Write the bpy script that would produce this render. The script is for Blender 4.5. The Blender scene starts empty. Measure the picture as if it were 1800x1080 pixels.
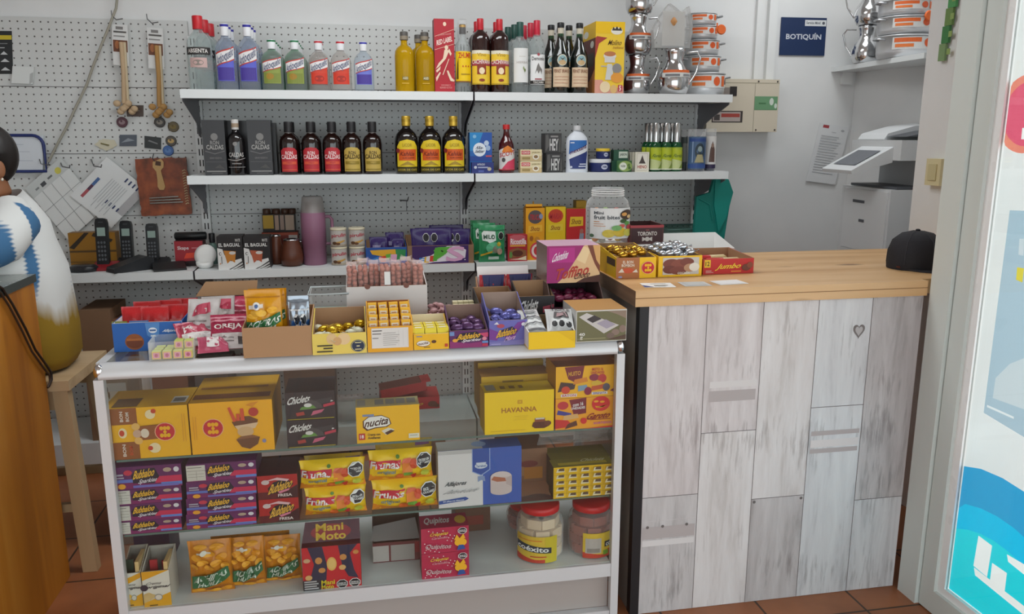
import bpy, math, random
from mathutils import Vector, Matrix
random.seed(11)
SC = bpy.context.scene
COL = SC.collection
PI = math.pi
# ------------------------------------------------------------------ camera, sky, exposure
F, PIT, YAW, EYE = 1418.95, 0.2087, -0.1858, 1.5
cam_d = bpy.data.cameras.new('camera'); cam_d.sensor_width = 36; cam_d.sensor_fit = 'HORIZONTAL'
cam_d.lens = F / 1800 * 36; cam_d.clip_start = 0.05
cam = bpy.data.objects.new('camera', cam_d); COL.objects.link(cam)
cam.location = (0, 0, EYE); cam.rotation_euler = (PI / 2 - PIT, 0, YAW); SC.camera = cam
vs = SC.view_settings
vs.view_transform = 'Standard'; vs.look = 'None'; vs.gamma = 1; vs.use_curve_mapping = False
vs.exposure = 0.76
SC.cycles.transparent_max_bounces = 32; SC.cycles.max_bounces = 8; SC.cycles.caustics_reflective = False; SC.cycles.caustics_refractive = False
wd = bpy.data.worlds.new('sky'); SC.world = wd; wd.use_nodes = True
wn = wd.node_tree.nodes['Background']
wn.inputs[0].default_value = (0.88, 0.965, 1.0, 1); wn.inputs[1].default_value = 1.6

def area(name, loc, rot, sx, sy, power=0, color=(1, 1, 1), portal=False):
    d = bpy.data.lights.new(name, 'AREA'); d.shape = 'RECTANGLE'; d.size = sx; d.size_y = sy
    d.energy = power; d.color = color
    if portal: d.cycles.is_portal = True
    o = bpy.data.objects.new(name, d); COL.objects.link(o); o.location = loc; o.rotation_euler = rot
    return o
# added fill lamps at the ceiling, brightening shelves and niche (their fittings are built further down)
area('added_fill_over_shelves', (.2, 2.75, 2.70), (0, 0, 0), 1.6, .5, 13, (.94, .98, 1))
area('added_fill_over_niche', (2.2, 3.45, 2.70), (0, 0, 0), .5, .5, 4.5, (.94, .98, 1))
# daylight openings: the glazed shop front on the right and the open doorway behind the camera
area('shopfront_daylight', (1.80, 0.35, 1.25), (0, PI / 2, 0), 2.4, 3.3, portal=True)
area('doorway_daylight', (-0.2, -1.55, 1.3), (PI / 2, 0, PI), 3.8, 2.5, portal=True)
# ------------------------------------------------------------------ projection helpers (photo point on a real plane -> metres)
_fw = Vector((-math.sin(YAW) * math.cos(PIT), math.cos(YAW) * math.cos(PIT), -math.sin(PIT)))
_rt = Vector((math.cos(YAW), math.sin(YAW), 0)); _up = _rt.cross(_fw)
_c = Vector((0, 0, EYE))
def at(x, y, X=None, Y=None, Z=None):
    d = _fw + _rt * ((x - 900) / F) - _up * ((y - 540) / F)
    k = X / d.x if X is not None else (Y / d.y if Y is not None else (Z - EYE) / d.z)
    return _c + d * k
def pj(x, y, z):
    d = Vector((x, y, z)) - _c; k = d.dot(_fw)
    return 900 + F * d.dot(_rt) / k, 540 - F * d.dot(_up) / k

# ------------------------------------------------------------------ materials
_mats = {}
def lin(h):
    h = h.lstrip('#'); o = []
    for i in (0, 2, 4):
        c = int(h[i:i + 2], 16) / 255
        o.append(c / 12.92 if c <= .04045 else ((c + .055) / 1.055) ** 2.4)
    return (*o, 1)
def K(h, rough=.5, metal=0.0, trans=0.0, ior=1.45, coat=0.0, name=None):
    """plain surface with a faint procedural unevenness"""
    key = (h, rough, metal, trans, ior, coat)
    if key in _mats: return _mats[key]
    m = bpy.data.materials.new(name or 'mat_' + h.strip('#')); m.use_nodes = True
    nt = m.node_tree; b = nt.nodes['Principled BSDF']
    b.inputs['Base Color'].default_value = lin(h); b.inputs['Roughness'].default_value = rough
    b.inputs['Metallic'].default_value = metal; b.inputs['Transmission Weight'].default_value = trans
    b.inputs['IOR'].default_value = ior; b.inputs['Coat Weight'].default_value = coat
    if trans == 0 and metal < .5:
        n = nt.nodes.new('ShaderNodeTexNoise'); n.inputs['Scale'].default_value = 35; n.inputs['Detail'].default_value = 1
        mr = nt.nodes.new('ShaderNodeMapRange'); mr.inputs[3].default_value = max(.03, rough - .08); mr.inputs[4].default_value = min(1, rough + .08)
        nt.links.new(n.outputs['Fac'], mr.inputs[0]); nt.links.new(mr.outputs[0], b.inputs['Roughness'])
    _mats[key] = m
    return m
def grazing(nt, power, gain, base):
    """reflectance that rises towards grazing angles, the same from both sides"""
    lw = nt.nodes.new('ShaderNodeLayerWeight'); lw.inputs[0].default_value = .5
    pw_ = nt.nodes.new('ShaderNodeMath'); pw_.operation = 'POWER'; pw_.inputs[1].default_value = power
    ad = nt.nodes.new('ShaderNodeMath'); ad.operation = 'MULTIPLY_ADD'; ad.inputs[1].default_value = gain; ad.inputs[2].default_value = base; ad.use_clamp = True
    nt.links.new(lw.outputs['Facing'], pw_.inputs[0]); nt.links.new(pw_.outputs[0], ad.inputs[0])
    return ad
def film(name, col, fac=.12, rough=.08, tint='#ffffff'):
    """clear thin glass or plastic: lets light through and glints"""
    if name in _mats: return _mats[name]
    m = bpy.data.materials.new(name); m.use_nodes = True; nt = m.node_tree; nt.nodes.clear()
    out = nt.nodes.new('ShaderNodeOutputMaterial'); mix = nt.nodes.new('ShaderNodeMixShader')
    tr = nt.nodes.new('ShaderNodeBsdfTransparent'); gl = nt.nodes.new('ShaderNodeBsdfPrincipled')
    tr.inputs[0].default_value = lin(tint); gl.inputs['Base Color'].default_value = lin(col); gl.inputs['Roughness'].default_value = rough
    ad = grazing(nt, 3.0, .55, fac)
    nt.links.new(ad.outputs[0], mix.inputs[0])
    nt.links.new(tr.outputs[0], mix.inputs[1]); nt.links.new(gl.outputs[0], mix.inputs[2]); nt.links.new(mix.outputs[0], out.inputs[0])
    _mats[name] = m
    return m
def pane(name, tint='#fcfefd'):
    """window glass: clear with a mirror glint that grows at grazing angles"""
    if name in _mats: return _mats[name]
    m = bpy.data.materials.new(name); m.use_nodes = True; nt = m.node_tree; nt.nodes.clear()
    out = nt.nodes.new('ShaderNodeOutputMaterial'); mix = nt.nodes.new('ShaderNodeMixShader')
    tr = nt.nodes.new('ShaderNodeBsdfTransparent'); gl = nt.nodes.new('ShaderNodeBsdfGlossy')
    tr.inputs[0].default_value = lin(tint); gl.inputs['Roughness'].default_value = .02
    fr = grazing(nt, 4.0, .6, .03)
    nt.links.new(fr.outputs[0], mix.inputs[0])
    nt.links.new(tr.outputs[0], mix.inputs[1]); nt.links.new(gl.outputs[0], mix.inputs[2]); nt.links.new(mix.outputs[0], out.inputs[0])
    _mats[name] = m
    return m
def nodes_mat(name, build, rough=.5):
    m = bpy.data.materials.new(name); m.use_nodes = True; nt = m.node_tree
    b = nt.nodes['Principled BSDF']; b.inputs['Roughness'].default_value = rough
    co = nt.nodes.new('ShaderNodeTexCoord')
    build(nt, b, co)
    return m
def N(nt, t, **kw):
    n = nt.nodes.new('ShaderNode' + t)
    for k, v in kw.items():
        if k.startswith('i_'):
            key = k[2:]; key = int(key) if key.isdigit() else key
            n.inputs[key].default_value = v
        else: setattr(n, k, v)
    return n
def ramp(nt, *stops):
    r = nt.nodes.new('ShaderNodeValToRGB'); e = r.color_ramp.elements
    while len(e) < len(stops): e.new(.5)
    for s, (p, c) in zip(e, stops): s.position = p; s.color = lin(c)
    return r

# ------------------------------------------------------------------ lettering
_tx = {}
def text_mesh(t, bold):
    if (t, bold) in _tx: return _tx[(t, bold)]
    cu = bpy.data.curves.new('lettering', 'FONT'); cu.body = t; cu.resolution_u = 2; cu.offset = .025 if bold else .004
    ob = bpy.data.objects.new('lettering', cu); me = bpy.data.meshes.new_from_object(ob)
    vs_ = [(v.co.x, v.co.y) for v in me.vertices]; fs = [tuple(p.vertices) for p in me.polygons]
    bpy.data.objects.remove(ob); bpy.data.curves.remove(cu); bpy.data.meshes.remove(me)
    x0 = min(v[0] for v in vs_); x1 = max(v[0] for v in vs_); y0 = min(v[1] for v in vs_); y1 = max(v[1] for v in vs_)
    vs_ = [((x - x0) / (x1 - x0), (y - y0) / max(1e-6, y1 - y0)) for x, y in vs_]
    _tx[(t, bold)] = (vs_, fs)
    return vs_, fs

# ------------------------------------------------------------------ mesh builder
def clip(pl, x, sg):
    """part of a polygon on one side of the line u = x"""
    out = []
    for i in range(len(pl)):
        a, b_ = pl[i - 1], pl[i]; da, db = (a[0] - x) * sg, (b_[0] - x) * sg
        if (da >= 0) != (db >= 0): t = da / (da - db); out.append((a[0] + (b_[0] - a[0]) * t, a[1] + (b_[1] - a[1]) * t))
        if db >= 0: out.append(b_)
    return out
class MB:
    def __init__(s): s.v = []; s.f = []; s.m = []; s.sm = []; s.mats = []
    def mi(s, mat):
        if isinstance(mat, str): mat = K(mat)
        if mat not in s.mats: s.mats.append(mat)
        return s.mats.index(mat)
    def add(s, vs_, fs, mat, smooth=False):
        o = len(s.v); k = s.mi(mat); s.v += [tuple(v) for v in vs_]
        for f in fs: s.f.append(tuple(i + o for i in f)); s.m.append(k); s.sm.append(smooth)
        return s
    def box(s, x0, x1, y0, y1, z0, z1, mat, front=None, side=None, top=None, M=None):
        v = [Vector(p) for p in ((x0, y0, z0), (x1, y0, z0), (x1, y1, z0), (x0, y1, z0), (x0, y0, z1), (x1, y0, z1), (x1, y1, z1), (x0, y1, z1))]
        if M is not None: v = [M @ p for p in v]
        s.add(v, [(0, 1, 5, 4)], front or mat); s.add(v, [(4, 5, 6, 7)], top or mat)
        s.add(v, [(1, 2, 6, 5), (3, 0, 4, 7)], side or mat); s.add(v, [(2, 3, 7, 6), (3, 2, 1, 0)], mat)
        return s
    def prism(s, pts, axis, a, b, mat, smooth=False):
        """polygon extruded along an axis: pts in the other two axes (order x,y,z without the axis)"""
        n = len(pts)
        def P(p, t):
            return {'x': (t, p[0], p[1]), 'y': (p[0], t, p[1]), 'z': (p[0], p[1], t)}[axis]
        v = [P(p, a) for p in pts] + [P(p, b) for p in pts]
        area2 = sum(pts[i][0] * pts[(i + 1) % n][1] - pts[(i + 1) % n][0] * pts[i][1] for i in range(n))
        fl = (area2 > 0) != (axis == 'y')
        if (b < a): fl = not fl
        q = [(i, (i + 1) % n, n + (i + 1) % n, n + i) for i in range(n)]
        c0 = tuple(range(n))[::-1]; c1 = tuple(range(n, 2 * n))
        if not fl: q = [f[::-1] for f in q]; c0 = c0[::-1]; c1 = c1[::-1]
        s.add(v, q, mat, smooth); s.add(v, [c0, c1], mat)
        return s
    def lathe(s, prof, mat, n=24, c=(0, 0, 0), sx=1, sy=1, p=2.0, M=None, smooth=True):
        v = []; f = []
        for r, z in prof:
            for i in range(n):
                a = 2 * PI * i / n; ca, sa = math.cos(a), math.sin(a)
                x = math.copysign(abs(ca) ** (2 / p), ca) * r * sx; y = math.copysign(abs(sa) ** (2 / p), sa) * r * sy
                q = Vector((c[0] + x, c[1] + y, c[2] + z)); v.append(M @ q if M is not None else q)
        for k in range(len(prof) - 1):
            for i in range(n):
                j = (i + 1) % n; f.append((k * n + i, k * n + j, (k + 1) * n + j, (k + 1) * n + i))
        s.add(v, f, mat, smooth)
        if prof[0][0] > 1e-4: s.add(v[:n], [tuple(range(n))[::-1]], mat)
        if prof[-1][0] > 1e-4: s.add(v[-n:], [tuple(range(n))], mat)
        return s
    def tube(s, pts, r, mat, n=8, closed=False):
        pts = [Vector(p) for p in pts]; v = []; f = []; m = len(pts); prev = None
        for i, p in enumerate(pts):
            d = ((pts[(i + 1) % m] if closed or i < m - 1 else p) - (pts[i - 1] if closed or i > 0 else p)).normalized()
            a = prev - d * prev.dot(d) if prev is not None else d.cross(Vector((0.13, 0.31, 1)) if abs(d.z) < .9 else Vector((1, .2, 0)))
            a.normalize(); prev = a; b = d.cross(a); rr = r[i] if isinstance(r, (list, tuple)) else r
            for k in range(n): t = 2 * PI * k / n; v.append(p + a * math.cos(t) * rr + b * math.sin(t) * rr)
        for i in range(m if closed else m - 1):
            for k in range(n):
                j = (k + 1) % n; i2 = (i + 1) % m; f.append((i * n + k, i * n + j, i2 * n + j, i2 * n + k))
        s.add(v, f, mat, True)
        if not closed: s.add(v[:n], [tuple(range(n))[::-1]], mat); s.add(v[-n:], [tuple(range(n))], mat)
        return s
    def ball(s, c, rx, ry, rz, mat, n=12, k=8, M=None):
        prof = [(max(1e-5, math.sin(PI * i / k)), -math.cos(PI * i / k)) for i in range(k + 1)]
        T = Matrix.Translation(c) @ (M or Matrix()) @ Matrix.Diagonal((rx, ry, rz, 1))
        return s.lathe(prof, mat, n, M=T)
    # flat or wrapped artwork: items in 0..1 across (u) and up (v) of a face
    def art(s, fm, items, seg=1, h0=.0004, dh=.0002):
        h = h0
        for it in items:
            k = it[0]; h += dh
            if k == 'r':
                u0, v0, u1, v1, c = it[1:6]; nu = max(1, int(round(seg * abs(u1 - u0)))); vv = []; ff = []
                nv = nu if seg > 1 and len(it) > 6 else 1
                for j in range(nv + 1):
                    for i in range(nu + 1): vv.append(fm(u0 + (u1 - u0) * i / nu, v0 + (v1 - v0) * j / nv, h))
                for j in range(nv):
                    for i in range(nu): a = j * (nu + 1) + i; ff.append((a, a + 1, a + nu + 2, a + nu + 1))
                s.add(vv, ff, c)
            elif k in 'eo':
                cu, cv, ru, rv, c = it[1:6]; n = 8 if k == 'o' else 18; of = PI / 8 if k == 'o' else 0
                if k == 'o':
                    vv = [fm(cu + ru * 1.12 * math.cos(of + 2 * PI * i / n), cv + rv * 1.12 * math.sin(of + 2 * PI * i / n), h) for i in range(n)]
                    s.add(vv, [tuple(range(n))], '#e8e8e6'); h += dh
                vv = [fm(cu + ru * math.cos(of + 2 * PI * i / n), cv + rv * math.sin(of + 2 * PI * i / n), h) for i in range(n)]
                vv.append(fm(cu, cv, h))
                s.add(vv, [(i, (i + 1) % n, n) for i in range(n)], c)
                if k == 'o' and len(it) > 6:
                    s.art(fm, [('t', it[6], cu - ru * .72, cv, cu + ru * .72, cv + rv * .35, '#e8e8e6'), ('t', it[7], cu - ru * .85, cv - rv * .42, cu + ru * .85, cv - rv * .08, '#e8e8e6')], seg, h, dh)
                    h += 2 * dh
            elif k == 'p':
                pl = it[1]
                if seg <= 1: s.add([fm(u, v, h) for u, v in pl], [tuple(range(len(pl)))], it[2])
                else:
                    n = max(2, int(seg)); lo = min(q[0] for q in pl); hi = max(q[0] for q in pl)
                    for i in range(int(math.floor(lo * n)), int(math.ceil(hi * n))):
                        st = clip(clip(pl, i / n, 1), (i + 1) / n, -1)
                        if len(st) > 2: s.add([fm(u, v, h) for u, v in st], [tuple(range(len(st)))], it[2])
            elif k == 't':
                t, u0, v0, u1, v1, c = it[1:7]; rot = it[7] if len(it) > 7 else 0; ital = it[8] if len(it) > 8 else 0; bold = it[9] if len(it) > 9 else 1
                vs_, fs = text_mesh(t, bold); vv = []
                for a, b in vs_:
                    a = a + ital * (b - .5)
                    if rot == 90: a, b = 1 - b, a
                    elif rot == -90: a, b = b, 1 - a
                    elif rot == 180: a, b = 1 - a, 1 - b
                    elif rot: # tilt: rise across the width, as a share of the height
                        b = b + rot * (a - .5)
                    vv.append(fm(u0 + (u1 - u0) * a, v0 + (v1 - v0) * b, h))
                s.add(vv, fs, c)
        return s
    def build(s, name, parent=None, loc=None, rz=0.0, rot=None, bevel=0, sub=0):
        me = bpy.data.meshes.new(name); me.from_pydata(s.v, [], s.f)
        for m in s.mats: me.materials.append(m)
        me.polygons.foreach_set('material_index', s.m); me.polygons.foreach_set('use_smooth', s.sm); me.update()
        o = bpy.data.objects.new(name, me); COL.objects.link(o)
        if parent is not None: o.parent = parent
        if loc is not None: o.location = loc
        o.rotation_euler = rot if rot is not None else (0, 0, rz)
        if bevel:
            b = o.modifiers.new('edge', 'BEVEL'); b.width = bevel; b.segments = 2; b.limit_method = 'ANGLE'
        if sub:
            b = o.modifiers.new('smooth', 'SUBSURF'); b.levels = sub; b.render_levels = sub
        return o
def flat(o, u, v, n=None):
    o, u, v = Vector(o), Vector(u), Vector(v); n = (u.cross(v)).normalized() if n is None else Vector(n)
    return lambda a, b, h: o + u * a + v * b + n * h
def wrap(r, z0, z1, span, sx=1, sy=1, p=2.0, c=(0, 0), a0=0):
    def fm(u, v, h):
        a = -PI / 2 + a0 + (u - .5) * span; ca, sa = math.cos(a), math.sin(a); R = r + h * 2 + .0006
        return Vector((c[0] + math.copysign(abs(ca) ** (2 / p), ca) * R * sx, c[1] + math.copysign(abs(sa) ** (2 / p), sa) * R * sy, z0 + (z1 - z0) * v))
    return fm
def tag(o, label=None, cat=None, group=None, kind=None):
    if label: o['label'] = label
    if cat: o['category'] = cat
    if group: o['group'] = group
    if kind: o['kind'] = kind
    return o
def empty(name, label, cat, loc, rz=0, group=None):
    o = bpy.data.objects.new(name, None); COL.objects.link(o); o.location = loc; o.rotation_euler = (0, 0, rz); o.empty_display_size = .05
    return tag(o, label, cat, group)
_kids = {}
def dup(root, loc, label=None, group=None, rz=None):
    r = root.copy(); COL.objects.link(r); r.location = loc
    if rz is not None: r.rotation_euler = (0, 0, rz)
    if label: r['label'] = label
    if group: r['group'] = group
    for ch in [o for o in bpy.data.objects if o.parent == root]:
        c = ch.copy(); COL.objects.link(c); c.parent = r
        for g in [o for o in bpy.data.objects if o.parent == ch]:
            d = g.copy(); COL.objects.link(d); d.parent = c
    return r

# ------------------------------------------------------------------ the setting
def m_pegboard(nt, b, co):
    sp = N(nt, 'SeparateXYZ'); nt.links.new(co.outputs['Object'], sp.inputs[0]); L = nt.links.new
    out = []
    for ax in ('X', 'Z'):
        m = N(nt, 'Math', operation='MULTIPLY'); m.inputs[1].default_value = 1 / .0315; L(sp.outputs[ax], m.inputs[0])
        fr = N(nt, 'Math', operation='FRACT'); L(m.outputs[0], fr.inputs[0])
        su = N(nt, 'Math', operation='SUBTRACT'); su.inputs[1].default_value = .5; L(fr.outputs[0], su.inputs[0])
        sq = N(nt, 'Math', operation='POWER'); sq.inputs[1].default_value = 2
        ab = N(nt, 'Math', operation='ABSOLUTE'); L(su.outputs[0], ab.inputs[0]); L(ab.outputs[0], sq.inputs[0]); out.append(sq)
    ad = N(nt, 'Math', operation='ADD'); L(out[0].outputs[0], ad.inputs[0]); L(out[1].outputs[0], ad.inputs[1])
    lt = N(nt, 'Math', operation='LESS_THAN'); lt.inputs[1].default_value = .014; L(ad.outputs[0], lt.inputs[0])
    mx = N(nt, 'Mix', data_type='RGBA'); mx.inputs[6].default_value = lin('#cfd0ce'); mx.inputs[7].default_value = lin('#5c5855')
    L(lt.outputs[0], mx.inputs[0]); L(mx.outputs[2], b.inputs['Base Color'])
PEG = nodes_mat('pegboard_steel', m_pegboard, .45)
def m_plaster(nt, b, co):
    n = N(nt, 'TexNoise', i_Scale=3.0, i_Detail=5.0); nt.links.new(co.outputs['Object'], n.inputs['Vector'])
    r = ramp(nt, (.3, '#dcdddd'), (.7, '#e6e6e5')); nt.links.new(n.outputs['Fac'], r.inputs[0]); nt.links.new(r.outputs[0], b.inputs['Base Color'])
    n2 = N(nt, 'TexNoise', i_Scale=140.0, i_Detail=3.0); nt.links.new(co.outputs['Object'], n2.inputs['Vector'])
    bp = N(nt, 'Bump'); bp.inputs['Strength'].default_value = .08; nt.links.new(n2.outputs['Fac'], bp.inputs['Height']); nt.links.new(bp.outputs[0], b.inputs['Normal'])
PLASTER = nodes_mat('white_plaster', m_plaster, .85)
def m_tile(nt, b, co):
    mp = N(nt, 'Mapping'); mp.inputs['Location'].default_value = (.09, -.115, 0); nt.links.new(co.outputs['Object'], mp.inputs[0])
    br = N(nt, 'TexBrick', offset=0.0); br.inputs['Scale'].default_value = 1; br.inputs['Mortar Size'].default_value = .004
    br.inputs['Brick Width'].default_value = .33; br.inputs['Row Height'].default_value = .33
    br.inputs['Color1'].default_value = lin('#a5653f'); br.inputs['Color2'].default_value = lin('#b3724a'); br.inputs['Mortar'].default_value = lin('#4d3524')
    nt.links.new(mp.outputs[0], br.inputs['Vector'])
    n = N(nt, 'TexNoise', i_Scale=6.0, i_Detail=4.0); nt.links.new(co.outputs['Object'], n.inputs['Vector'])
    mx = N(nt, 'Mix', data_type='RGBA', blend_type='MULTIPLY'); mx.inputs[0].default_value = .5
    r = ramp(nt, (.3, '#a8a09a'), (.7, '#ffffff')); nt.links.new(n.outputs['Fac'], r.inputs[0])
    nt.links.new(br.outputs['Color'], mx.inputs[6]); nt.links.new(r.outputs[0], mx.inputs[7]); nt.links.new(mx.outputs[2], b.inputs['Base Color'])
TILE = nodes_mat('terracotta_tiles', m_tile, .42)
def wood_mat(name, dark, mid, light, axis, scale=1.0, knots=True, rough=.45):
    def bld(nt, b, co):
        mp = N(nt, 'Mapping'); sc = {'x': (1.2, 14, 14), 'y': (14, 1.2, 14), 'z': (9, 9, .8)}[axis]
        mp.inputs['Scale'].default_value = [v * scale for v in sc]; nt.links.new(co.outputs['Object'], mp.inputs[0])
        n = N(nt, 'TexNoise', i_Scale=1.0, i_Detail=6.0, i_Distortion=.6); nt.links.new(mp.outputs[0], n.inputs['Vector'])
        r = ramp(nt, (.32, dark), (.5, mid), (.68, light)); nt.links.new(n.outputs['Fac'], r.inputs[0])
        col = r.outputs[0]
        if knots:
            v = N(nt, 'TexVoronoi', i_Scale=1.0); mk = N(nt, 'Mapping'); ks = {'x': (2.6, 7, 7), 'y': (7, 2.6, 7), 'z': (5, 5, 1.6)}[axis]
            mk.inputs['Scale'].default_value = ks; nt.links.new(co.outputs['Object'], mk.inputs[0]); nt.links.new(mk.outputs[0], v.inputs['Vector'])
            lt = N(nt, 'MapRange'); lt.inputs[1].default_value = .05; lt.inputs[2].default_value = .16; lt.inputs[3].default_value = .75; lt.inputs[4].default_value = 0
            nt.links.new(v.outputs['Distance'], lt.inputs[0])
            mx = N(nt, 'Mix', data_type='RGBA'); mx.inputs[7].default_value = lin('#5a3416'); nt.links.new(lt.outputs[0], mx.inputs[0]); nt.links.new(col, mx.inputs[6]); col = mx.outputs[2]
        nt.links.new(col, b.inputs['Base Color'])
    return nodes_mat(name, bld, rough)
PINE_TOP = wood_mat('varnished_pine_top', '#bd8f5c', '#d0a673', '#dcb688', 'x', .6)
PINE_SIDE = wood_mat('orange_pine_boards', '#9a5a17', '#b8741f', '#c98a35', 'z', .7)
PINE_PALE = wood_mat('pale_stool_wood', '#b99b74', '#c9ad86', '#d3b993', 'x', .7, False)
DARK_WOOD = wood_mat('dark_board_end', '#5d4736', '#6d5542', '#7d6450', 'y', 1, False, .7)
def plank_mat(name, seed, a, b2, c, vein):
    def bld(nt, b, co):
        mp = N(nt, 'Mapping'); mp.inputs['Scale'].default_value = (22, 1, 2.6); mp.inputs['Location'].default_value = (seed, 0, seed * 1.7)
        nt.links.new(co.outputs['Object'], mp.inputs[0])
        n = N(nt, 'TexNoise', i_Scale=1.0, i_Detail=8.0, i_Roughness=.65, i_Distortion=.4); nt.links.new(mp.outputs[0], n.inputs['Vector'])
        r = ramp(nt, (.3, a), (.48, b2), (.7, c)); nt.links.new(n.outputs['Fac'], r.inputs[0])
        mp2 = N(nt, 'Mapping'); mp2.inputs['Scale'].default_value = (85, 1, 8); mp2.inputs['Location'].default_value = (seed * 3, 0, seed); nt.links.new(co.outputs['Object'], mp2.inputs[0])
        n2 = N(nt, 'TexNoise', i_Scale=1.0, i_Detail=5.0, i_Roughness=.6); nt.links.new(mp2.outputs[0], n2.inputs['Vector'])
        n3 = N(nt, 'TexNoise', i_Scale=4.5, i_Detail=2.0); nt.links.new(co.outputs['Object'], n3.inputs['Vector'])
        mu = N(nt, 'Math', operation='MULTIPLY'); nt.links.new(n2.outputs['Fac'], mu.inputs[0]); nt.links.new(n3.outputs['Fac'], mu.inputs[1])
        mr = N(nt, 'MapRange'); mr.inputs[1].default_value = .30; mr.inputs[2].default_value = .42; mr.inputs[4].default_value = .55; nt.links.new(mu.outputs[0], mr.inputs[0])
        mx = N(nt, 'Mix', data_type='RGBA'); mx.inputs[7].default_value = lin(vein); nt.links.new(mr.outputs[0], mx.inputs[0]); nt.links.new(r.outputs[0], mx.inputs[6])
        nt.links.new(mx.outputs[2], b.inputs['Base Color'])
    return nodes_mat(name, bld, .5)
PLK = [plank_mat('whitewashed_plank_%s' % w, 3.7 + 5.1 * i, a, b2, c, v) for i, (w, a, b2, c, v) in enumerate((
    ('rose', '#b3a9a8', '#cbc3c3', '#dad4d4', '#7a6b69'), ('pale', '#bbb4b1', '#d2cdcc', '#dedbdb', '#857a76'),
    ('grey', '#a09a99', '#b9b4b4', '#cac6c6', '#6d6664'), ('cool', '#b4b4b6', '#cdcdcf', '#dadbdc', '#7c7a7a')))]
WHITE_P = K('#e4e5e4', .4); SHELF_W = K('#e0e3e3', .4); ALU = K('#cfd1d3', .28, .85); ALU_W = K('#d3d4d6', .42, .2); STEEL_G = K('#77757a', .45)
GLASS = pane('clear_glass'); BLACK = K('#1d1c1f', .45); GREYPAPER = K('#d6d6d4', .6); CARD = K('#b08a66', .8); CARD_IN = K('#a88462', .85); WHITE = K('#ecebe8', .5)
CHROME = K('#d8dadc', .12, 1.0); PLASTIC = film('clear_plastic', '#ffffff', .10, .12)

def S(name, mb, **k):
    return tag(mb.build(name, **k), kind='structure')
WALL_Y = 4.15
S('floor', MB().box(-3.2, 3.2, -3.5, 4.4, -.1, 0, TILE))
S('wall_back', MB().box(-3.2, 3.0, WALL_Y, 4.35, 0, 2.75, PLASTER))
S('wall_left', MB().box(-3.3, -3.1, -1.6, WALL_Y, 0, 2.75, PLASTER))
S('ceiling', MB().box(-3.3, 3.2, -1.6, 4.35, 2.75, 2.85, PLASTER))
for nm_, (x, y, sx, sy) in (('shelves', (.2, 2.75, .82, .27)), ('niche', (2.2, 3.45, .27, .27))):  # out-of-view housings for the two added fill lamps
    o = empty('added_fill_panel', 'white panel of the added fill light, out of view above the %s' % nm_, 'added fill light', (x, y, 2.749))
    MB().box(-sx, sx, -sy, sy, -.03, 0, K('#e8e8e6', .5)).build('housing', o)
# skewed wall of the copier niche
def skew(x0, y0, x1, y1, t, z0, z1, mat):
    d = Vector((x1 - x0, y1 - y0, 0)).normalized(); n = Vector((-d.y, d.x, 0)) * t
    p = [(x0, y0), (x1, y1), (x1 + n.x, y1 + n.y), (x0 + n.x, y0 + n.y)]
    return MB().prism(p, 'z', z0, z1, mat)
S('wall_niche', skew(2.98, 2.6, 2.69, 4.149, -.12, 0, 2.749, PLASTER))
S('wall_right', MB().box(2.17, 2.33, 2.23, 2.895, 0, 2.749, PLASTER))
S('wall_front', MB().box(-3.1, -2.15, -1.6, -1.5, 0, 2.749, PLASTER).box(-2.15, 1.78, -1.6, -1.5, 2.5, 2.749, PLASTER))
S('wall_niche_front', MB().box(2.331, 2.97, 2.48, 2.6, 0, 2.749, PLASTER))
# shop front: jamb and glazed door with its leaf in the plane X = 1.75
DX = 1.75
S('trim_1', MB().box(DX - .012, DX + .06, 2.105, 2.19, 0, 2.749, K('#d3dbd7', .4)).box(DX + .06, 2.169, 2.15, 2.229, 0, 2.749, PLASTER), bevel=.003)
S('trim_2', MB().box(DX + .012, DX + .07, -1.49, 2.097, 2.25, 2.749, PLASTER))
mb = MB(); FRM = K('#d0d8d4', .35)
for a, b_ in ((-1.2, -1.14), (.46, .53), (2.04, 2.1)): mb.box(DX, DX + .05, a, b_, .004, 2.24, FRM)
for a, b_ in ((-1.14, .46), (.53, 2.04)): mb.box(DX, DX + .05, a, b_, .004, .08, FRM).box(DX, DX + .05, a, b_, 2.18, 2.24, FRM)
door = S('door_1', mb)
MB().box(DX + .012, DX + .03, 2.01, 2.04, .08, 2.18, K('#f2f4f4', .3)).box(DX + .012, DX + .03, .53, 2.01, .08, .105, K('#f2f4f4', .3)).build('glazing_bead', door)
MB().box(DX + .018, DX + .024, .53, 2.01, .105, 2.18, GLASS).box(DX + .018, DX + .024, -1.14, .46, .08, 2.18, GLASS).build('pane', door)
S('ground_outside', MB().box(3.2, 14, -8, 12, -.15, -.03, K('#d9d7d2', .9)).box(2.35, 3.2, -8, 2.2, -.15, -.03, K('#d9d7d2', .9)))
# white conduits on the back wall and switch
S('trim_3', MB().box(2.08, 2.105, 4.128, 4.15, 1.79, 2.74, K('#e3e4e3', .5)).box(2.145, 2.19, 4.12, 4.15, 1.79, 2.74, K('#e3e4e3', .5)))
q = at(1640, 302, X=2.17)
sw = empty('light_switch', 'small cream wall switch box on the white wall behind the counter end', 'switch', (2.17, q.y - .035, q.z))
MB().box(-.028, 0, -.04, .04, -.05, .05, K('#d8cda4', .5)).build('switch_box', sw, bevel=.003)
MB().box(-.033, -.0285, -.022, .022, -.03, .03, K('#cabf94', .4)).build('rocker', sw)

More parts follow.
